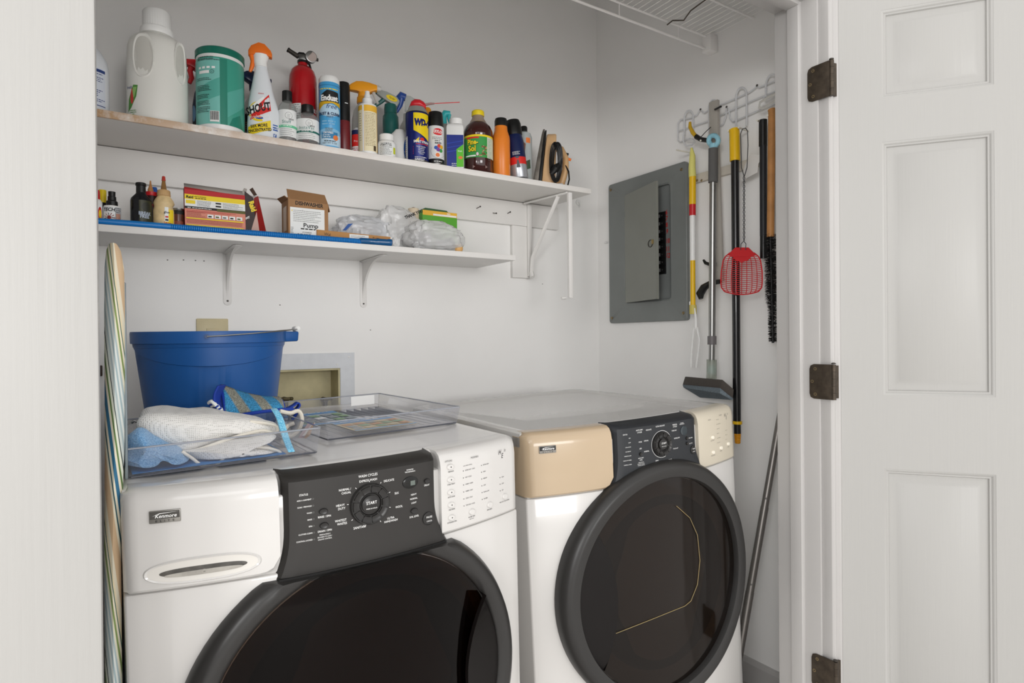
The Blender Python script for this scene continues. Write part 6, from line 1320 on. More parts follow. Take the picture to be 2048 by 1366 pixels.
r, R, Hh = litem('glue_bottle', 'cream glue bottle with red-tipped nozzle and dented side', 'glue bottle', 305, 350, 352, .0, rt=.2)
M_glue = G('glue_cream', '#e2c795', .45, var=.22, vscale=60)
n = 32; gb = MB(); rings = []
for z, w_ in ((0, .88), (.02, .97), (.15, 1.0), (.36, 1.0), (.44, .90), (.50, .97), (.56, .85), (.62, .62), (.66, .50)):
    rings.append([Vector(((R * w_ * (1 - (.14 * max(0, math.cos(t)) if .38 < z < .5 else 0))) * math.cos(t), R * .8 * w_ * math.sin(t), Hh * z)) for t in [2 * math.pi * k / n for k in range(n)]])
gb.loft(rings); gb.build('bottle', r, M_glue)
cp = MB(); cp.loft([[Vector(((R * s_ + (.0007 if i % 2 else 0)) * math.cos(2 * math.pi * i / 48), (R * s_ + (.0007 if i % 2 else 0)) * math.sin(2 * math.pi * i / 48), Hh * z)) for i in range(48)] for z, s_ in ((.64, .60), (.73, .56), (.745, .48))]); cp.build('cap', r, G('glue_cap', '#c9a473', .5))
MB().lathe([(R * .30, Hh * .74), (R * .26, Hh * .78), (R * .14, Hh * .93)], 20).build('nozzle', r, mixmat('amber_clear', '#e0c090', .4, dcol='#b08a55')); MB().lathe([(R * .19, Hh * .915), (R * .15, Hh * .99), (R * .1, Hh)], 16).build('tip', r, G('tip_red', '#b5372c', .4))
d = Decal(cmap(R * 1.01, 0, 1, .8), .003); d.rect(R * .05, .004, R * .95, Hh * .38, G('label_yellow', '', 0)); d.rect(R * .05, Hh * .16, R * .40, Hh * .42, G('paper_label', '', 0)); d.text('glue', R * .25, Hh * .31, .006, M_ink, bold=.02); d.rect(R * .1, Hh * .23, R * .38, Hh * .26, M_red); d.rect(R * .1, Hh * .175, R * .38, Hh * .205, M_ink); d.text('WOOD', R * .6, Hh * .09, .007, M_red, bold=.03, rot=-10); d.build('label', r)
r, R, Hh = litem('small_jar', 'small dark jar with silver lid between the glue bottle and the red box', 'jar', 344, 369, 416, .012)
MB().lathe([(R * .95, 0), (R, .003), (R, Hh * .75)], 28, ms=[0, 1]).build('jar_body', r, [G('jar_dark', '#5a2f22', .3), G('jar_dark', '', 0)]); MB().lathe([(R * 1.02, Hh * .74), (R * 1.02, Hh * .90), (R * .95, Hh * .93), (R * .94, Hh), (R * .5, Hh)], 28, ms=[1, 0, 0, 0]).build('lid', r, [M_steel, M_ink]); d = Decal(cmap(R), .003); d.rect(-R, Hh * .05, R, Hh * .45, G('label_rust', '#8a4632', .5)); d.build('label', r)
# boxes
def facebox(name, lab, cat, TL, TR, BL, BR, Yl, Yr, depth, m, slant=0.0):
    """box whose front face corners are read at the given depths; returns root and planar map (u right, v up) from the BL corner"""
    bl, br_ = at(*BL, Y=Yl), at(*BR, Y=Yr); zb = LZT(bl.x) + .0005
    tl, tr = at(*TL, Y=Yl + slant), at(*TR, Y=Yr + slant)
    ux = Vector((br_.x - bl.x, br_.y - bl.y, 0)); wd = ux.length; ux.normalize(); bk = Vector((-ux.y, ux.x, 0)) * depth
    zl, zr = tl.z, tr.z; o = Vector((bl.x, bl.y, zb)); r = root(name, lab, cat, o, math.atan2(ux.y, ux.x))
    h = (zl + zr) / 2 - zb
    MB().hexa([(0, 0, 0), (wd, 0, LZT(br_.x) - LZT(bl.x)), (wd, depth, LZT(br_.x) - LZT(bl.x)), (0, depth, 0), (0, slant, zl - zb), (wd, slant, zr - zb), (wd, depth + slant, zr - zb), (0, depth + slant, zl - zb)]).build('box_body', r, m, bevel=.0008)
    return r, wd, h, (lambda u, v, k: Vector((u, slant * v / h - k, v + (zr - zl) * 0 * u / wd)))
r, wd, h, fn = facebox('insecticide_box', 'red, yellow and pink printed flat box leaning on the lower shelf', 'box', (367, 373), (483, 392), (370, 458), (492, 470), LF + .004, LF + .004, .028, G('box_red', '#9c1f1e', .5), .010)
d = Decal(fn, 0); pk = G('box_pink', '#d98a75', .5); yl = G('label_yellow', '', 0); olv = G('box_olive', '#5b5a22', .5)
d.rect(.0005, .0, wd - .0005, h * .98, pk); d.rect(.0005, h * .875, wd - .0005, h * .985, G('box_red2', '#b81820', .5)); d.rect(.0005, h * .76, wd - .0005, h * .875, yl); d.rect(.0005, h * .60, wd - .0005, h * .76, G('paper_label', '', 0)); d.rect(.0005, h * .545, wd - .0005, h * .60, M_ink); d.rect(wd * .52, h * .53, wd - .0005, h * .59, olv)
d.text('Raid', wd * .08, h * .785, .007, M_ink, bold=.04, sh=.1); d.l -= 1; d.text('ANT & ROACH', wd * .25, h * .82, .003, M_ink, bold=.02); d.l -= 1; d.lines(wd * .17, wd * .36, h * .785, 1, .003, .002, M_ink, 3); d.rect(wd * .02, h * .66, wd * .17, h * .74, yl)
d.lines(wd * .2, wd * .48, h * .73, 5, .0033, .0011, M_grey, 5); d.lines(wd * .62, wd * .97, h * .73, 5, .0033, .0011, M_grey, 6)
for k in range(2): d.rect(wd * .50, h * (.63 + .07 * k), wd * .59, h * (.665 + .07 * k), M_ink)
d.text('HELP', wd * .07, h * .555, .0026, M_wht, bold=.03); d.lines(wd * .12, wd * .5, h * .56, 1, .003, .0016, M_wht, 5); d.lines(wd * .03, wd * .9, h * .50, 2, .003, .001, M_red, 4); d.lines(wd * .03, wd * .35, h * .46, 5, .0033, .0011, G('pink_print', '#a4503f', .6), 4)
for k in range(5): d.rect(wd * (.36 + k * .12), h * .36, wd * (.46 + k * .12), h * .44, M_wht); d.rect(wd * (.375 + k * .12), h * .375, wd * (.43 + k * .12), h * .41, (M_ink, olv, M_grey)[k % 3])
for k, y_ in enumerate((.31, .155, .105, .055)): d.rect(wd * .02, h * y_, wd * .96, h * (y_ + .025), yl); d.l -= 0
d.lines(wd * .03, wd * .97, h * .28, 3, .0036, .0011, G('pink_print', '', 0), 7, .1); d.lines(wd * .03, wd * .6, h * .135, 1, .0036, .0014, M_ink, 8); d.rect(wd * .80, .0005, wd * .97, h * .035, M_ink); d.build('box_print', r)
f_ = MB(); f_.add([(0, .011, h * .98), (wd, .011, h * .96), (wd * .985, .020, h * 1.10), (.0, .020, h * 1.13)], [(0, 1, 2, 3)]); f_.build('top_flap', r, G('flap_grey', '#a39d97', .7), solid=.0008)
# open insecticide box
b0 = at(508, 470, Y=LF + .02); r = root('open_box', 'small dark red box with open flaps, yellow lettering, beside the larger printed box', 'box', (b0.x, LF + .02, LZT(b0.x) + .0005))
def Lc(px, py, dy=0): q = at(px, py, Y=LF + .02 + dy); return q - Vector((b0.x, LF + .02, LZT(b0.x) + .0005))
M_ob = G('box_dark', '#2a1413', .5); M_dr = G('box_red', '', 0)
def quad(nm, P, m, t=.0008): MB().add(P, [tuple(range(len(P)))]).build(nm, r, m, solid=t, smooth=False)
ZB = 0.0005
def gz(p): return Vector((p.x, p.y, max(p.z, ZB)))
quad('front_panel', [gz(Lc(488, 470)), gz(Lc(513, 473)), Lc(507, 396), Lc(489, 382)], M_ob)
quad('side_panel', [gz(Lc(514, 473, .004)), gz(Lc(535, 476, .035)), Lc(516, 392, .03), Lc(508, 396, .004)], M_dr)
quad('inner_panel', [gz(Lc(498, 470, .04)), gz(Lc(520, 472, .04)), Lc(512, 400, .04), Lc(492, 396, .04)], G('flap_grey', '', 0))
quad('flap', [Lc(484, 384), Lc(490, 400), Lc(494, 378), Lc(488, 376)], G('flap_grey', '', 0)); quad('flap', [Lc(499, 379, .01), Lc(508, 392, .01), Lc(514, 390, .02), Lc(505, 375, .02)], G('flap_brown', '#4c3a30', .7))
dd_ = Decal(lambda u, v, o: Lc(u, v) + Vector((0, -.0008 - o, 0)), 0); 
def ptext(D, t, px, py, hpx, m, rot, sx=1, sh=0):
    v, f = glyphs(t, .05, 1); k = hpx / .7; c, n = math.cos(math.radians(rot)), math.sin(math.radians(rot)); D.l += 1; off = D.eps * D.l + .0002
    D.b.add([D.fn(px + (a * k * sx + b * k * sh) * c + b * k * n, py + (a * k * sx) * n - b * k * c, off) for a, b in v], f, D.mi(m))
ptext(dd_, 'Raid', 497, 404, 10, G('label_yellow', '', 0), 72, .85); ptext(dd_, 'ANT', 489, 440, 4, M_wht, -20); dd_.poly([(513, 424), (500, 468), (520, 472)], G('sugar_print', '#c9a79c', .6)); dd_.build('box_print', r)
# dishwasher pump carton
r, wd, h, fn = facebox('pump_carton', 'brown cardboard carton hand-lettered for a dishwasher pump, flap standing open', 'carton', (576, 393), (658, 409), (577, 470), (657, 476), LF + .006, LF + .006, .085, M_card)
d = Decal(fn, 0); d.text('DISHWASHER', wd * .52, h * .86, .0110, M_ink, sx=.84, rot=-1.5, bold=.03); d.rect(wd * .045, h * .0, wd * .90, h * .80, G('paper_label', '', 0)); d.ring(wd * .35, h * .74, .002, .0004, M_grey, n=4)
d.rect(wd * .08, h * .70, wd * .10, h * .74, yl); d.lines(wd * .12, wd * .85, h * .72, 7, .0052, .0013, M_grey, 4); d.text('Pump', wd * .55, h * .33, .0125, M_ink, sx=1.1, bold=.02); d.lines(wd * .30, wd * .66, h * .275, 1, .004, .0035, M_ink, 3, 0); d.text('W10348269', wd * .45, h * .19, .0038, M_ink)
d.lines(wd * .22, wd * .55, h * .14, 1, .004, .0032, M_ink, 4, 0); d.text('W10724439', wd * .40, h * .05, .0038, M_ink); d.lines(wd * .06, wd * .12, h * .30, 8, .004, .0016, M_grey, 4); d.build('shipping_label', r)
f_ = MB(); f_.add([(-.0, .001, h * 1.0), (wd, .001, h * .955), (wd * .90, -.004, h * 1.17), (-.003, .006, h * 1.235)], [(0, 1, 2, 3)]); f_.build('front_flap', r, G('cardboard_dark', '#8f6a47', .85), solid=.0022, smooth=False)
f_ = MB(); f_.add([(0, .002, h), (0, .083, h), (-.014, .078, h * 1.10), (-.010, .004, h * 1.06)], [(0, 1, 2, 3)]); f_.build('side_flap', r, G('cardboard_dark', '', 0), solid=.0022, smooth=False)
f_ = MB(); f_.add([(wd, .002, h * .955), (wd, .083, h * .955), (wd + .006, .083, h * .82), (wd + .006, .004, h * .78)], [(0, 1, 2, 3)]); f_.build('side_flap', r, G('cardboard_dark', '', 0), solid=.0022, smooth=False)
d = Decal(lambda u, v, o: Vector((-o - .0004, .08 - u, v)), 0); d.rect(.02, h * .25, .06, h * .85, G('tape_clear', '#b59a7a', .3)); d.build('tape', r)
# long flat carton
r, wd, h, fn = facebox('flat_carton', 'long flat cardboard carton with handwriting lying behind the blue hose', 'carton', (634, 459), (783, 474), (634, 480), (783, 496), LF + .000, LF + .000, .05, G('cardboard_light', '#bd8b55', .8, var=.06, vscale=20))
d = Decal(fn, 0); d.text('Wal', wd * .13, h * .58, .0085, M_ink, rot=-3); d.rect(wd * .42, h * .35, wd * .68, h * .90, G('paper_label', '', 0)); d.text('Parts', wd * .78, h * .60, .0075, G('brown_print2', '', 0)); d.lines(wd * .44, wd * .64, h * .75, 2, .004, .0012, M_grey, 3); d.build('carton_print', r)
MB().box((wd * .985, -.0008, .0005), (wd + .0012, .052, h * .93)).build('end_tape', r, G('tape_white', '#e2ddd6', .35))
# plastic bags
M_bag = mixmat('bag_film', '#fafbfc', .30, gloss=.07, dcol='#ffffff', rough=.22, bump=.5, bscale=40)
M_bag2 = mixmat('bag_film_pale', '#f6f8fc', .35, gloss=.08, dcol='#fafcff', rough=.2, bump=.5, bscale=45)
def bag(name, lab, cx, cy, zb, sx_, sy_, sz, seed, m, spikes=(), lean=0, fold=.30):
    r = root(name, lab, 'plastic bag', (cx, cy, zb)); mb = MB(); nu, nv = 72, 40; rings = []
    for j in range(nv + 1):
        ph = math.pi * (j + .35) / (nv + .7); ring = []
        for i in range(nu):
            th = 2 * math.pi * i / nu; ux, uy, uz = math.sin(ph) * math.cos(th), math.sin(ph) * math.sin(th), -math.cos(ph)
            e = .72; X_ = math.copysign(abs(ux) ** e, ux); Y_ = math.copysign(abs(uy) ** e, uy); Z_ = math.copysign(abs(uz) ** .8, uz)
            p = Vector((ux * 2.2 + seed, uy * 2.2, uz * 2.2)); k = noise.fractal(p, .9, 2.1, 4)
            p3 = Vector((ux * 3.5 + seed * 2, uy * 3.5 + 3, uz * 3)); rd = 1 - abs(noise.noise(p3)) * 2.4
            s_ = 1 + fold * .45 * k + fold * .28 * rd
            for ax, ay, az, amp, sh_ in spikes:
                dt = max(0, ux * ax + uy * ay + uz * az); s_ += amp * dt ** sh_
            z = (Z_ * s_ * .5 + .5) * sz; ring.append(Vector((X_ * s_ * sx_ / 2 + lean * z, Y_ * s_ * sy_ / 2, max(z, .0006))))
        rings.append(ring)
    mb.loft(rings); o = mb.build('bag_film', r, m); return r, o
p = at(868, 490, Y=LF + .075)
r, o = bag('plastic_bag', 'white translucent grocery bag filled with dark items on the right end of the lower shelf', at(864, 480, Y=LF + .06).x, LF + .065, LZT(1.0) + .0005, .195, .125, .098, 3.1, M_bag, [(.75, -.3, -.35, .22, 5), (-.3, -.2, .9, .16, 8), (.5, -.1, .8, .12, 8)])
MB().hexa([(-.075, -.03, .002), (-.01, -.035, .002), (-.01, .03, .002), (-.075, .03, .002), (-.07, -.03, .06), (-.015, -.03, .065), (-.015, .03, .065), (-.07, .03, .06)]).build('contents', r, G('bag_contents', '#4c5058', .5), bevel=.004)
MB().tube([(.015, 0, .02), (.080, -.01, .035)], .022, 16).build('contents', r, G('bag_contents2', '#6a6f7c', .5), bevel=.003)
MB().sphere((.088, -.035, .016), .016, 12, sc=(1, .7, 1)).build('contents', r, G('bag_contents3', '#e0b070', .5))
r, o = bag('plastic_bag', 'crumpled white grocery bag behind the flat carton on the lower shelf', at(730, 455, Y=LF + .12).x, LF + .14, LZT(.8) + .0005, .19, .12, .110, 8.6, M_bag2, [(-.6, -.5, -.3, .15, 5), (.6, 0, .6, .25, 8), (-.2, 0, .9, .12, 7)])
dd_ = Decal(lambda u, v, o_: at(u, v, Y=LF + .070) - r.location + Vector((0, -o_, 0)), 0); dd_.poly([(696, 448), (706, 447), (692, 461), (685, 461)][::-1], G('label_blue2', '', 0)); dd_.build('bag_print', r)
r, o = bag('plastic_bag', 'white grocery bag top bunched against the beige roll', at(800, 425, Y=LF + .11).x, LF + .125, LZT(.9) + .0005, .15, .09, .135, 15.2, M_bag, [(-.5, -.2, .7, .25, 5), (.8, 0, .3, .18, 6), (-.1, -.2, .95, .22, 6)], fold=.42)
dd_ = Decal(lambda u, v, o_: at(u, v, Y=LF + .062) - r.location + Vector((0, -o_, 0)), 0); ptext(dd_, 'THANK YOU', 811, 438, 6, M_ink, -22, .75); dd_.build('bag_print', r)
r, o = bag('clear_wrap', 'small clump of clear wrap at the end of the flat carton', at(792, 482, Y=LF + .012).x, LF + .016, LZT(.93) + .0005, .026, .026, .033, 21.4, M_bag)
q = at(828, 425, Y=LF + .13); r = root('tube_roll', 'beige cardboard roll standing behind the white bags', 'roll', (q.x, LF + .135, LZT(q.x) + .0005))
ht = at(828, 416, Y=LF + .12).z - LZT(q.x); MB().lathe([(.019, 0), (.019, ht - .001), (.018, ht), (.008, ht), (.0075, ht + .001), (.0075, ht - .03)], 28, cap=False).build('roll_body', r, G('roll_beige', '#d9c9b0', .6)); MB().lathe([(.0076, ht - .012), (.0076, ht + .003), (.003, ht + .005)], 16).build('core', r, G('roll_core', '#6e5238', .7))
q0, q1, q2 = at(845, 424, Y=LF + .15), at(914, 427, Y=LF + .15), at(880, 427, Y=LF + .15)
r = root('seed_box', 'green and orange box standing behind the right bag', 'box', (q0.x, LF + .15, LZT(q0.x) + .0005)); wd = q1.x - q0.x; hh_ = q1.z - LZT(q1.x)
MB().box((0, 0, 0), (wd, .04, hh_)).build('box_body', r, G('seed_green', '#5fae3a', .5), bevel=.0008)
d = Decal(lambda u, v, k: Vector((u, -k, v)), 0); d.rect(.0005, hh_ - .018, wd - .0005, hh_ - .0005, G('label_yellow2', '', 0)); d.text('FEED', wd * .75, hh_ - .0085, .0045, M_wht, bold=.03); d.rect(wd * .3, hh_ - .017, wd * .98, hh_ - .0105, M_wht); d.build('box_print', r)
MB().prism([(.002, hh_), (wd * .75, hh_), (wd * .70, hh_ + .006), (.012, hh_ + .008)], .002, .038).build('dark_lid', r, G('lid_green', '#2f5a34', .5))
# ================================================================ ON THE MACHINES
MT = .9935
TILT = (math.radians(.57), math.radians(-1.18))
def wtop(x, y): return .9859 + .0206 * (x - .003) + .00995 * (y - 1.037) + .0009
# blue bucket
bd, bb = 1.68, math.radians(6.85); bc = Vector((bd * math.sin(bb), bd * math.cos(bb), wtop(.2, 1.67)))
r = root('bucket', 'large blue plastic bucket with wire handle standing on the washer', 'bucket', bc, -bb); r.rotation_euler.x, r.rotation_euler.y = TILT[0], TILT[1] * .3; M_bkt = G('bucket_blue', '#1b5699', .38, bump=.05, bscale=80, var=.05, vscale=6)
RB, HB = .172, .228
b = MB(); prof = [(.138, 0), (.141, .003), (.1605, .165), (.1635, .190), (.1665, .192), (.168, HB - .028), (.172, HB - .027), (.1725, HB - .004), (.1715, HB), (.165, HB), (.163, HB - .01), (.135, .008), (.02, .006)]
n = 72; rings = []
for R_, z in prof:
    ring = []
    for i in range(n):
        a = 2 * math.pi * i / n; f_ = a + math.pi / 2  # 0 at front
        rr_ = R_
        if .0 < z < .17 and R_ > .136:
            df = math.atan2(math.sin(a + math.pi / 2), math.cos(a + math.pi / 2))
            if -.20 < df + .03 < .16: rr_ -= .004
        ring.append(Vector((rr_ * math.cos(a), rr_ * math.sin(a), z)))
    rings.append(ring)
b.loft(rings); b.build('bucket_body', r, M_bkt)
# curved apron ridge under the rim, and spout
sk = MB(); N_ = 40; top, bot, top2 = [], [], []
for k in range(N_ + 1):
    t = -1 + 2 * k / N_; a = -math.pi / 2 + t * 1.38; z = .190 - .040 * (1 - t * t); Rz = .141 + (.1605 - .141) * (z / .165) if z < .165 else .1605 + (z - .165) * .12
    top.append(Vector(((.1655) * math.cos(a), (.1655) * math.sin(a), .193))); bot.append(Vector(((Rz + .0022) * math.cos(a), (Rz + .0022) * math.sin(a), z))); top2.append(Vector(((Rz - .001) * math.cos(a), (Rz - .001) * math.sin(a), z - .0015)))
sk.loft([top, bot, top2], closed=False, cap=False); sk.build('apron', r, M_bkt)
sp_ = MB()
sp_.hexa([(.150, -.050, HB - .028), (.198, -.028, HB - .027), (.198, .028, HB - .027), (.150, .050, HB - .028), (.150, -.052, HB - .001), (.200, -.030, HB - .002), (.200, .030, HB - .002), (.150, .052, HB - .001)]); sp_.build('spout', r, M_bkt, bevel=.004)
for s_ in (-1, 1): MB().cyl((-.01, s_ * .170, HB - .012), (-.01, s_ * .176, HB - .012), .005, 12).build('handle_pivot', r, G('bucket_dark', '#143f73', .4))
wp = []
for k in range(25):
    t = -1 + 2 * k / 24; a = t * math.pi / 2; wp.append(Vector((-.01 + .208 * math.cos(a) ** .8, .177 * math.sin(a), HB - .012 + .016 * math.cos(a))))
MB().tube(wp, .0016, 8).build('wire_handle', r, M_steel)
g = MB()
for k in range(5): y_ = -.028 + k * .014; g.lathe([(.0045, 0), (.0072, .002), (.0072, .010), (.0045, .012)], 14, M=Matrix.Translation((.197, y_, HB + .005)) @ Matrix.Rotation(-math.pi / 2, 4, 'X'))
g.build('handle_grip', r, M_white)
# clear trays
M_acr = mixmat('clear_acrylic', '#fafafb', .95, gloss=.06, dcol='#e8eaee', rough=.03)
M_acr_e = mixmat('acrylic_edge', '#d4d6dc', .45, gloss=.12, dcol='#c4c8d0', rough=.05)
def tray(lab, fl, fr, bl, h, name='clear_tray'):
    fl, fr, bl = Vector(fl), Vector(fr), Vector(bl); ux = (fr - fl); w_ = ux.length; ux.normalize(); uy = Vector((-ux.y, ux.x)); D_ = (bl - fl).dot(uy)
    r = root(name, lab, 'storage tray', (fl.x, fl.y, wtop(fl.x, fl.y)), math.atan2(ux.y, ux.x)); r.rotation_euler.x, r.rotation_euler.y = TILT; t = .0022; g = .006
    MB().box((g, g, .003), (w_ - g, D_ - g, .003 + t)).build('tray_base', r, M_acr, bevel=.001)
    def wall(P, nm):
        MB().hexa(P).build(nm, r, M_acr, bevel=.0004)
    def sw(a, b, a2, b2, n_): # bottom a->b, top a2->b2, thickness along inward n_
        n_ = Vector((n_[0], n_[1], 0)) * t; wall([a, b, b + n_, a + n_, a2, b2, b2 + n_, a2 + n_], 'tray_wall')
    V = lambda x, y, z: Vector((x, y, z))
    sw(V(g, g, .003), V(w_ - g, g, .003), V(0, 0, h), V(w_, 0, h), (0, 1)); sw(V(w_ - g, g, .003), V(w_ - g, D_ - g, .003), V(w_, 0, h), V(w_, D_, h), (-1, 0))
    sw(V(w_ - g, D_ - g, .003), V(g, D_ - g, .003), V(w_, D_, h), V(0, D_, h), (0, -1)); sw(V(g, D_ - g, .003), V(g, g, .003), V(0, D_, h), V(0, 0, h), (1, 0))
    c = .004
    MB().tube([(c, 0, h), (w_ - c, 0, h), (w_, c, h), (w_, D_ - c, h), (w_ - c, D_, h), (c, D_, h), (0, D_ - c, h), (0, c, h)], .0016, 6, closed=True).build('tray_rim', r, M_acr_e)
    MB().tube([(g + c, g, .003), (w_ - g - c, g, .003), (w_ - g, g + c, .003), (w_ - g, D_ - g - c, .003), (w_ - g - c, D_ - g, .003), (g + c, D_ - g, .003), (g, D_ - g - c, .003), (g, g + c, .003)], .0016, 6, closed=True).build('base_edge', r, G('edge_dark', '#4a4c54', .3))
    for x_, y_ in ((.02, .02), (w_ - .02, .02), (.02, D_ - .02), (w_ - .02, D_ - .02)): MB().cyl((x_, y_, 0), (x_, y_, .003), .006, 12).build('tray_foot', r, M_acr_e)
    for k in range(14):
        x_ = w_ * (.07 + .86 * k / 13)
        if k == 0: q = MB().box((-.0005, .02, .0052), (.0005, D_ - .02, .0058)).build('base_rib', r, M_acr_e); q.location.x = x_; q0 = q
        else: c2 = q0.copy(); COL.objects.link(c2); c2.parent = r; c2.location.x = x_
    return r, w_, D_
def tsheet(r, w_, D_, nm, pts, m, z): pass
tr1, w1, D1 = tray('clear plastic tray full of cleaning cloths on the washer front', (.008, 1.112), (.312, 1.124), (.012, 1.500), .048)
tr2, w2, D2 = tray('flat clear plastic tray with a printed card, empty, right side of the washer', (.352, 1.236), (.674, 1.266), (.350, 1.660), .040)
# printed cards under the trays (flat inserts)
def card(r, nm, lab, x0, y0, x1, y1, z, cols, seed):
    rt = root(nm, lab, 'card', r.location, 0); rt.rotation_euler = r.rotation_euler
    MB().box((x0, y0, z), (x1, y1, z + .0006)).build('card_sheet', rt, cols[0]); d = Decal(lambda u, v, k: Vector((u, v, z + .0006 + k)), 0); rnd = random.Random(seed)
    w_, h_ = x1 - x0, y1 - y0; d.rect(x0, y1 - h_ * .18, x1, y1, cols[1]); d.rect(x0, y0, x1, y0 + h_ * .08, cols[1])
    for a in range(5):
        for b_ in range(3):
            d.rect(x0 + w_ * (.04 + a * .19), y0 + h_ * (.14 + b_ * .21), x0 + w_ * (.19 + a * .19), y0 + h_ * (.30 + b_ * .21), cols[2 + rnd.randrange(len(cols) - 2)])
    d.lines(x0 + w_ * .1, x1 - w_ * .1, y1 - h_ * .12, 1, .01, .006, M_wht, seed); d.build('card_print', rt); return rt
cA, cB, cC, cD, cE = G('card_blue', '#3f93cf', .4), G('card_cream', '#d9c7a0', .5), G('card_grey', '#9fa7ad', .5), G('card_orange', '#d29a6a', .5), G('card_green', '#8fb088', .5)
card(tr2, 'care_card', 'blue-headed printed card lying at the back of the flat clear tray', .02, .19, .175, .40, .0062, [G('card_pale', '#c8d3da', .5), cA, cC, cE, M_wht, cC], 3)
card(tr2, 'care_card', 'cream and orange printed card in the front of the flat clear tray', .085, .045, .235, .185, .0062, [cB, cA, cD, cE, cC, cB], 5)
MB().box((0, 0, 0), (.07, .0006, .026)).build('sticker', tr2, M_wht, M=Matrix.Translation((.235, D2 - .0065, .012)))
card(tr1, 'blue_sheet', 'bright blue sheet under the cloths in the front tray', .012, .012, .245, .20, .0062, [G('sheet_blue', '#2a86d0', .5), G('sheet_blue', '', 0), G('sheet_blue', '', 0)], 5)
# cloths
def fabric(name, col, scale, strength, kind='noise', col2=None, rough=.9):
    if name in _M: return _M[name]
    m = bpy.data.materials.new(name); m.use_nodes = True; nt = m.node_tree; b = nt.nodes['Principled BSDF']; b.inputs['Roughness'].default_value = rough; b.inputs['Sheen Weight'].default_value = .3
    tc = nt.nodes.new('ShaderNodeTexCoord'); v = nt.nodes.new('ShaderNodeTexVoronoi' if kind == 'holes' else 'ShaderNodeTexNoise'); v.inputs['Scale'].default_value = scale
    nt.links.new(tc.outputs['Object'], v.inputs['Vector']); out = v.outputs['Distance'] if kind == 'holes' else v.outputs['Fac']
    cr = nt.nodes.new('ShaderNodeValToRGB'); e = cr.color_ramp.elements
    if kind == 'holes': e[0].position = .18; e[0].color = lin(col2); e[1].position = .30; e[1].color = lin(col); v.inputs['Randomness'].default_value = .15
    else: e[0].position = .35; e[0].color = lin(col2 or col); e[1].position = .65; e[1].color = lin(col)
    nt.links.new(out, cr.inputs[0]); nt.links.new(cr.outputs[0], b.inputs['Base Color'])
    bp = nt.nodes.new('ShaderNodeBump'); bp.inputs['Strength'].default_value = strength; bp.inputs['Distance'].default_value = .002; nt.links.new(out, bp.inputs['Height']); nt.links.new(bp.outputs[0], b.inputs['Normal'])
    _M[name] = m; return m
def PT(px, py, Y): return at(px, py, Y=Y)
def smoothc(pts, n):
    """Catmull-Rom resample of a list of vectors"""
    pts = [Vector(p) for p in pts]; out = []; N = len(pts) - 1
    for i in range(n + 1):
        t = N * i / n; k = min(int(t), N - 1); f_ = t - k
        p0, p1, p2, p3 = pts[max(k - 1, 0)], pts[k], pts[k + 1], pts[min(k + 2, N)]
        out.append(.5 * ((2 * p1) + (p2 - p0) * f_ + (2 * p0 - 5 * p1 + 4 * p2 - p3) * f_ ** 2 + (3 * p1 - p0 - 3 * p2 + p3) * f_ ** 3))
    return out
def ribbon(sec, back, nm, r, m, thick=.004, n=48, nb=10, wob=.0, label=None, taper=0, hem=None):
    """fabric sheet: section curve `sec` (world) swept along `back` vector with slight waviness"""
    S_ = smoothc(sec, n); c0 = sum(S_, Vector()) / len(S_); rows = []
    for j in range(nb + 1):
        t = j / nb; row = []
        for i, p in enumerate(S_):
            q = p.lerp(c0, taper * t) + Vector(back) * t; q.z += wob * noise.noise(Vector((q.x * 18, q.y * 18, i * .05))); row.append(q)
        rows.append(row)
    mb = MB(); k = len(S_); 
    for rw in rows: mb.v += [tuple(p) for p in rw]
    for j in range(nb):
        for i in range(k - 1): a = j * k + i; mb.f.append([a, a + 1, a + k + 1, a + k]); mb.m.append(0)
    o = mb.build(nm, r, m, solid=thick, label=label)
    if hem: MB().tube([p + Vector((0, -.001, 0)) for p in S_], thick * .85, 8).build('hem', r, hem)
    return o
M_mesh = fabric('mesh_white', '#e6e4e0', 330, .5, 'holes', '#a9a7a3'); M_terry = fabric('terry_blue', '#8fbae0', 420, 1.0, 'noise', '#5d92c4'); M_hem = G('cream_hem', '#e3ddd0', .8)
r = root('folded_mesh_cloth', 'folded white mesh cloth with cream hems heaped in the front tray', 'cloth', (0, 0, 0)); Y1 = 1.185
def puff(pts, Yf, dep, nm, m, rnd_=.14, hem=None, n=60, wob=.004, nb=12):
    S_ = smoothc([PT(x, y, Yf) for x, y in pts] + [PT(*pts[0], Yf)], n)[:-1]; c0 = sum(S_, Vector()) / len(S_); rings = []
    prof = [(.03, -.030), (.30, -.029), (.55, -.025), (.75, -.018), (.88, -.011), (.96, -.004), (1.0, .003)] + [(1.0 - .02 * k, dep * k / 6) for k in range(1, 6)] + [(.85, dep), (.4, dep + .02)]
    zmin = min(p.z for p in S_)
    for j, (k_, dy) in enumerate(prof):
        rings.append([Vector((c0.x + (p.x - c0.x) * k_, Yf + dy, max(MT + .0075, (c0.z + (p.z - c0.z) * k_) + wob * noise.noise(Vector((p.x * 22, j * .5, p.z * 30)))))) for p in S_])
    return MB().loft(rings).build(nm, r, m)
puff([(278, 868), (272, 852), (280, 834), (305, 826), (360, 827), (430, 829), (500, 836), (545, 845), (557, 857), (553, 869), (525, 863), (480, 872), (440, 884), (400, 897), (352, 912), (318, 902), (296, 888)], 1.205, .19, 'upper_fold', M_mesh)
MB().tube(smoothc([PT(x, y, Y) for x, y, Y in ((350, 911, 1.178), (400, 898, 1.176), (440, 884, 1.176), (480, 871, 1.176), (525, 861, 1.176), (548, 866, 1.18), (556, 858, 1.186), (545, 849, 1.19), (500, 843, 1.192))], 50), .0028, 8).build('hem', r, M_hem)
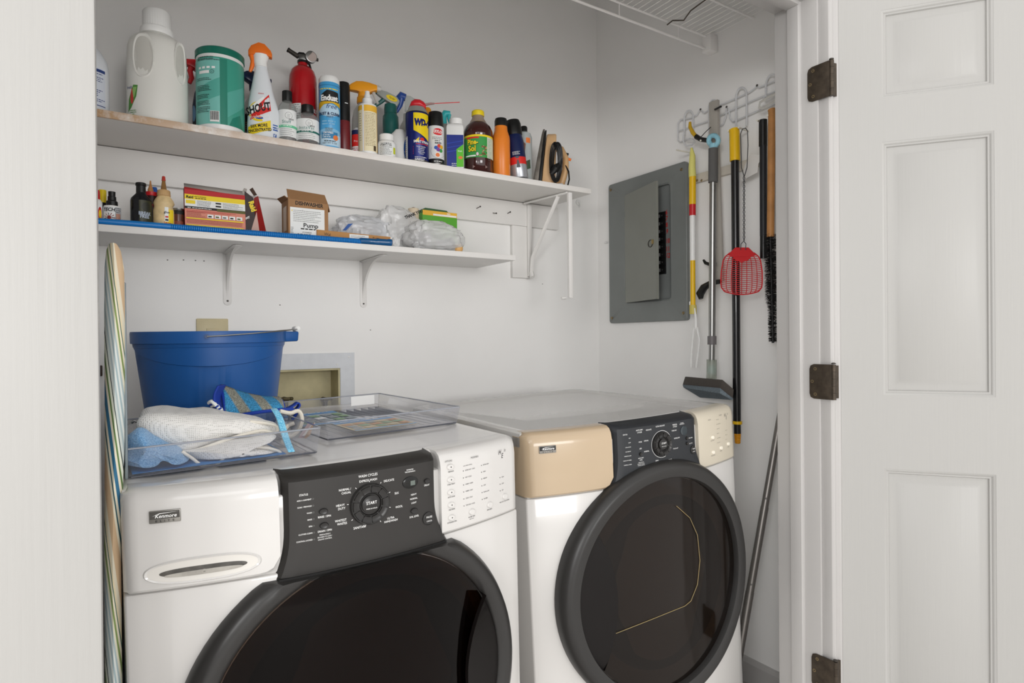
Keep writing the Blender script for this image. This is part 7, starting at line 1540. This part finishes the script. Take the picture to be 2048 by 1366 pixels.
puff([(366, 903), (385, 915), (405, 929), (430, 930), (448, 914), (470, 900), (500, 894), (535, 896), (559, 904), (556, 915), (530, 918), (495, 915), (470, 914), (455, 918), (470, 890), (510, 886), (552, 876), (540, 870), (480, 878), (420, 892)], 1.165, .11, 'lower_fold', M_mesh, rnd_=.05)
MB().tube(smoothc([PT(x, y, 1.148) for x, y in ((364, 903), (385, 917), (405, 931), (430, 931), (450, 914), (472, 900), (500, 894), (535, 896), (560, 904), (557, 914), (532, 918))], 60), .0026, 8).build('hem', r, M_hem)
r = root('blue_microfibre_cloth', 'light blue terry cloth crumpled at the left front of the front tray', 'cloth', (0, 0, 0))
# lumpy folded cloth: swept S-section
c_ = MB(); rings = []
sec0 = [(-.052, .012), (-.050, .026), (-.042, .040), (-.030, .048), (-.018, .045), (-.006, .036), (.008, .029), (.024, .022), (.040, .014), (.049, .006), (.047, .001), (.030, .002), (.015, .010), (.002, .012), (-.010, .004), (-.030, .001), (-.048, .003)]
q0 = PT(322, 925, 1.13)
for j in range(19):
    t = j / 18; y_ = -.004 + .115 * t; s_ = math.sin(math.pi * (t * .86 + .12)) ** .55; ring = []
    for i, p in enumerate(smoothc([(a, 0, b) for a, b in sec0] + [(sec0[0][0], 0, sec0[0][1])], 54)[:-1]):
        nz = 1 + .16 * noise.noise(Vector((p.x * 40, y_ * 28, p.z * 40 + 4)))
        ring.append(Vector((q0.x + p.x * s_ * nz - .01 * t, 1.132 + y_ + .006 * math.sin(i * .5), MT + .0078 + max(0, p.z * s_ * nz * (1 + .25 * math.sin(t * 5))))))
    rings.append(ring)
c_.loft(rings); c_.build('cloth_folds', r, M_terry)
# striped mop pad against the bucket
M_pad = bpy.data.materials.new('striped_chenille'); M_pad.use_nodes = True; nt = M_pad.node_tree; b = nt.nodes['Principled BSDF']; b.inputs['Roughness'].default_value = .95
tc = nt.nodes.new('ShaderNodeTexCoord'); sx = nt.nodes.new('ShaderNodeSeparateXYZ'); nt.links.new(tc.outputs['Object'], sx.inputs[0]); u = mth('MULTIPLY', mth('ADD', sx.outputs['X'], mth('MULTIPLY', sx.outputs['Z'], .45)), 24); fr2 = mth('FRACT', u, None)
cr = nt.nodes.new('ShaderNodeValToRGB'); cr.color_ramp.interpolation = 'LINEAR'; e = cr.color_ramp.elements; e[0].position = .44; e[0].color = lin('#3f97c9'); e[1].position = .52; e[1].color = lin('#9a9a8c'); e2 = e.new(.92); e2.color = lin('#9a9a8c'); e3 = e.new(1.0); e3.color = lin('#3f97c9'); nt.links.new(fr2, cr.inputs[0])
nn = nt.nodes.new('ShaderNodeTexNoise'); nn.inputs['Scale'].default_value = 420; nt.links.new(tc.outputs['Object'], nn.inputs['Vector']); mr = nt.nodes.new('ShaderNodeMapRange'); mr.inputs[1].default_value = .35; mr.inputs[2].default_value = .65; mr.inputs[3].default_value = .55; mr.inputs[4].default_value = 1.25; nt.links.new(nn.outputs['Fac'], mr.inputs[0])
vm = nt.nodes.new('ShaderNodeVectorMath'); vm.operation = 'SCALE'; nt.links.new(cr.outputs[0], vm.inputs[0]); nt.links.new(mr.outputs[0], vm.inputs['Scale']); nt.links.new(vm.outputs[0], b.inputs['Base Color'])
bp = nt.nodes.new('ShaderNodeBump'); bp.inputs['Strength'].default_value = 1; bp.inputs['Distance'].default_value = .003; nt.links.new(nn.outputs['Fac'], bp.inputs['Height']); nt.links.new(bp.outputs[0], b.inputs['Normal'])
M_navyhem = G('royal_hem', '#163a9c', .7)
r = root('mop_pad', 'blue and grey striped mop pad with royal blue edging against the bucket', 'mop pad', (0, 0, 0)); Yp = 1.37
tope = smoothc([PT(x, y, Yp + dy) for x, y, dy in ((442, 772, .07), (470, 782, .06), (500, 791, .05), (530, 796, .04), (558, 797, .03))], 24); bote = smoothc([PT(x, y, Yp - .03 + dy) for x, y, dy in ((452, 826, .04), (475, 828, .03), (505, 824, .01), (535, 820, .0), (568, 817, .0))], 24)
mb = MB(); rows = []
for j in range(9): rows.append([a.lerp(b_, j / 8) + Vector((0, -.010 * math.sin(math.pi * j / 8), .004 * math.sin(math.pi * j / 8))) for a, b_ in zip(tope, bote)])
mb.loft(rows, cap=False, closed=False); mb.build('pad_face', r, M_pad, solid=.009)
MB().tube(tope[:1] + [rw[0] for rw in rows], .0045, 8).build('edge_binding', r, M_navyhem); MB().tube([p + Vector((0, -.003, -.002)) for p in bote] + [PT(585, 818, Yp - .03), PT(594, 826, Yp - .03), PT(585, 838, Yp - .02)], .0035, 8).build('edge_binding', r, M_navyhem)
MB().tube([rw[-1] for rw in rows], .0030, 8).build('edge_binding', r, M_navyhem)
ribbon([PT(x, y, Yp + .01) for x, y in ((436, 772, ), (428, 790), (430, 808), (445, 826))], (.018, .03, .0), 'underside', r, M_navyhem, .004)
# curled white mop cover with navy stripes
r = root('curled_mop_cover', 'white curled cloth with royal blue band behind the sponge strip', 'cloth', (0, 0, 0))
ribbon([PT(x, y, 1.33) for x, y in ((560, 822), (580, 826), (597, 822), (604, 838), (598, 858), (582, 872), (566, 868), (575, 852), (588, 846))], (-.01, .07, .0), 'curl', r, M_hd2, .005, hem=M_hem)
ribbon([PT(x, y, 1.36) for x, y in ((576, 818), (588, 812), (597, 806), (600, 812), (592, 822))], (0, .02, 0), 'blue_tab', r, M_navyhem, .003)
st = MB()
for k in range(5):
    st.tube(smoothc([PT(418 + k * 3, 806 + k * 3.2, 1.40), PT(424 + k * 4, 803 + k * 3.6, 1.385), PT(433 + k * 2.5, 812 + k * 2.5, 1.38)], 8), .0040, 8, m=k % 2)
st.build('striped_knit_end', r, [M_hd2, M_navyhem], kind='stuff')
# sponge strip
r = root('sponge_strip', 'long light blue speckled sponge strip hanging over the front tray edge', 'sponge', (0, 0, 0)); M_sp = fabric('sponge_speckle', '#8fd3ec', 420, .6, 'noise', '#4aa7d2'); M_sp2 = G('sponge_side', '#7ccbe8', .8)
L_ = smoothc([PT(543, 820, 1.19), PT(553, 836, 1.17), PT(561, 862, 1.15), PT(569, 886, 1.135), PT(577, 905, 1.125)], 12); rings = []
for p in L_: rings.append([p + Vector((0, 0, 0)), p + Vector((.0115, 0, .0)), p + Vector((.0115, .012, .002)), p + Vector((.0, .012, .002))])
MB().loft(rings).build('sponge_body', r, M_sp, bevel=.001)
# leaflets in the tray
r = root('folded_leaflets', 'small stack of folded paper leaflets at the right end of the front tray', 'leaflet', (0, 0, 0)); Yl_ = 1.27
for k, (P, m) in enumerate((([(596, 876), (616, 846), (628, 849), (612, 876)], G('leaflet_pink', '#a78f92', .6)), ([(604, 872), (622, 850), (630, 845), (616, 872)], G('leaflet_white', '#c9c4c2', .6)), ([(608, 876), (620, 856), (629, 844), (620, 870), (612, 877)], G('leaflet_brown', '#8a6a4c', .7)))):
    MB().add([PT(x, y, Yl_ - k * .006) for x, y in P], [tuple(range(len(P)))]).build('leaflet_sheet', r, m, solid=.0008, smooth=False)
r = root('clip_pile', 'small metal clips on top of the mesh cloth', 'clip', (0, 0, 0))
MB().tube([PT(474, 832, 1.30), PT(486, 834, 1.30), PT(494, 838, 1.30)], .003, 8).build('clip_wire', r, M_steel); MB().tube([PT(499, 838, 1.29), PT(506, 841, 1.29)], .004, 8).build('clip_body', r, G('clip_tan', '#b09a74', .5))
r = root('tray_charm', 'small silver clasp at the left rear rim of the front tray', 'clasp', PT(268, 846, 1.36)); MB().tube([(-.004, 0, 0), (0, 0, .004), (.005, 0, .002)], .0022, 8).build('clasp_loop', r, M_steel)
for n_ in ('panel_print', 'option_print', 'panel_print.001', 'option_print.001'): bpy.data.objects[n_]['kind'] = 'stuff'
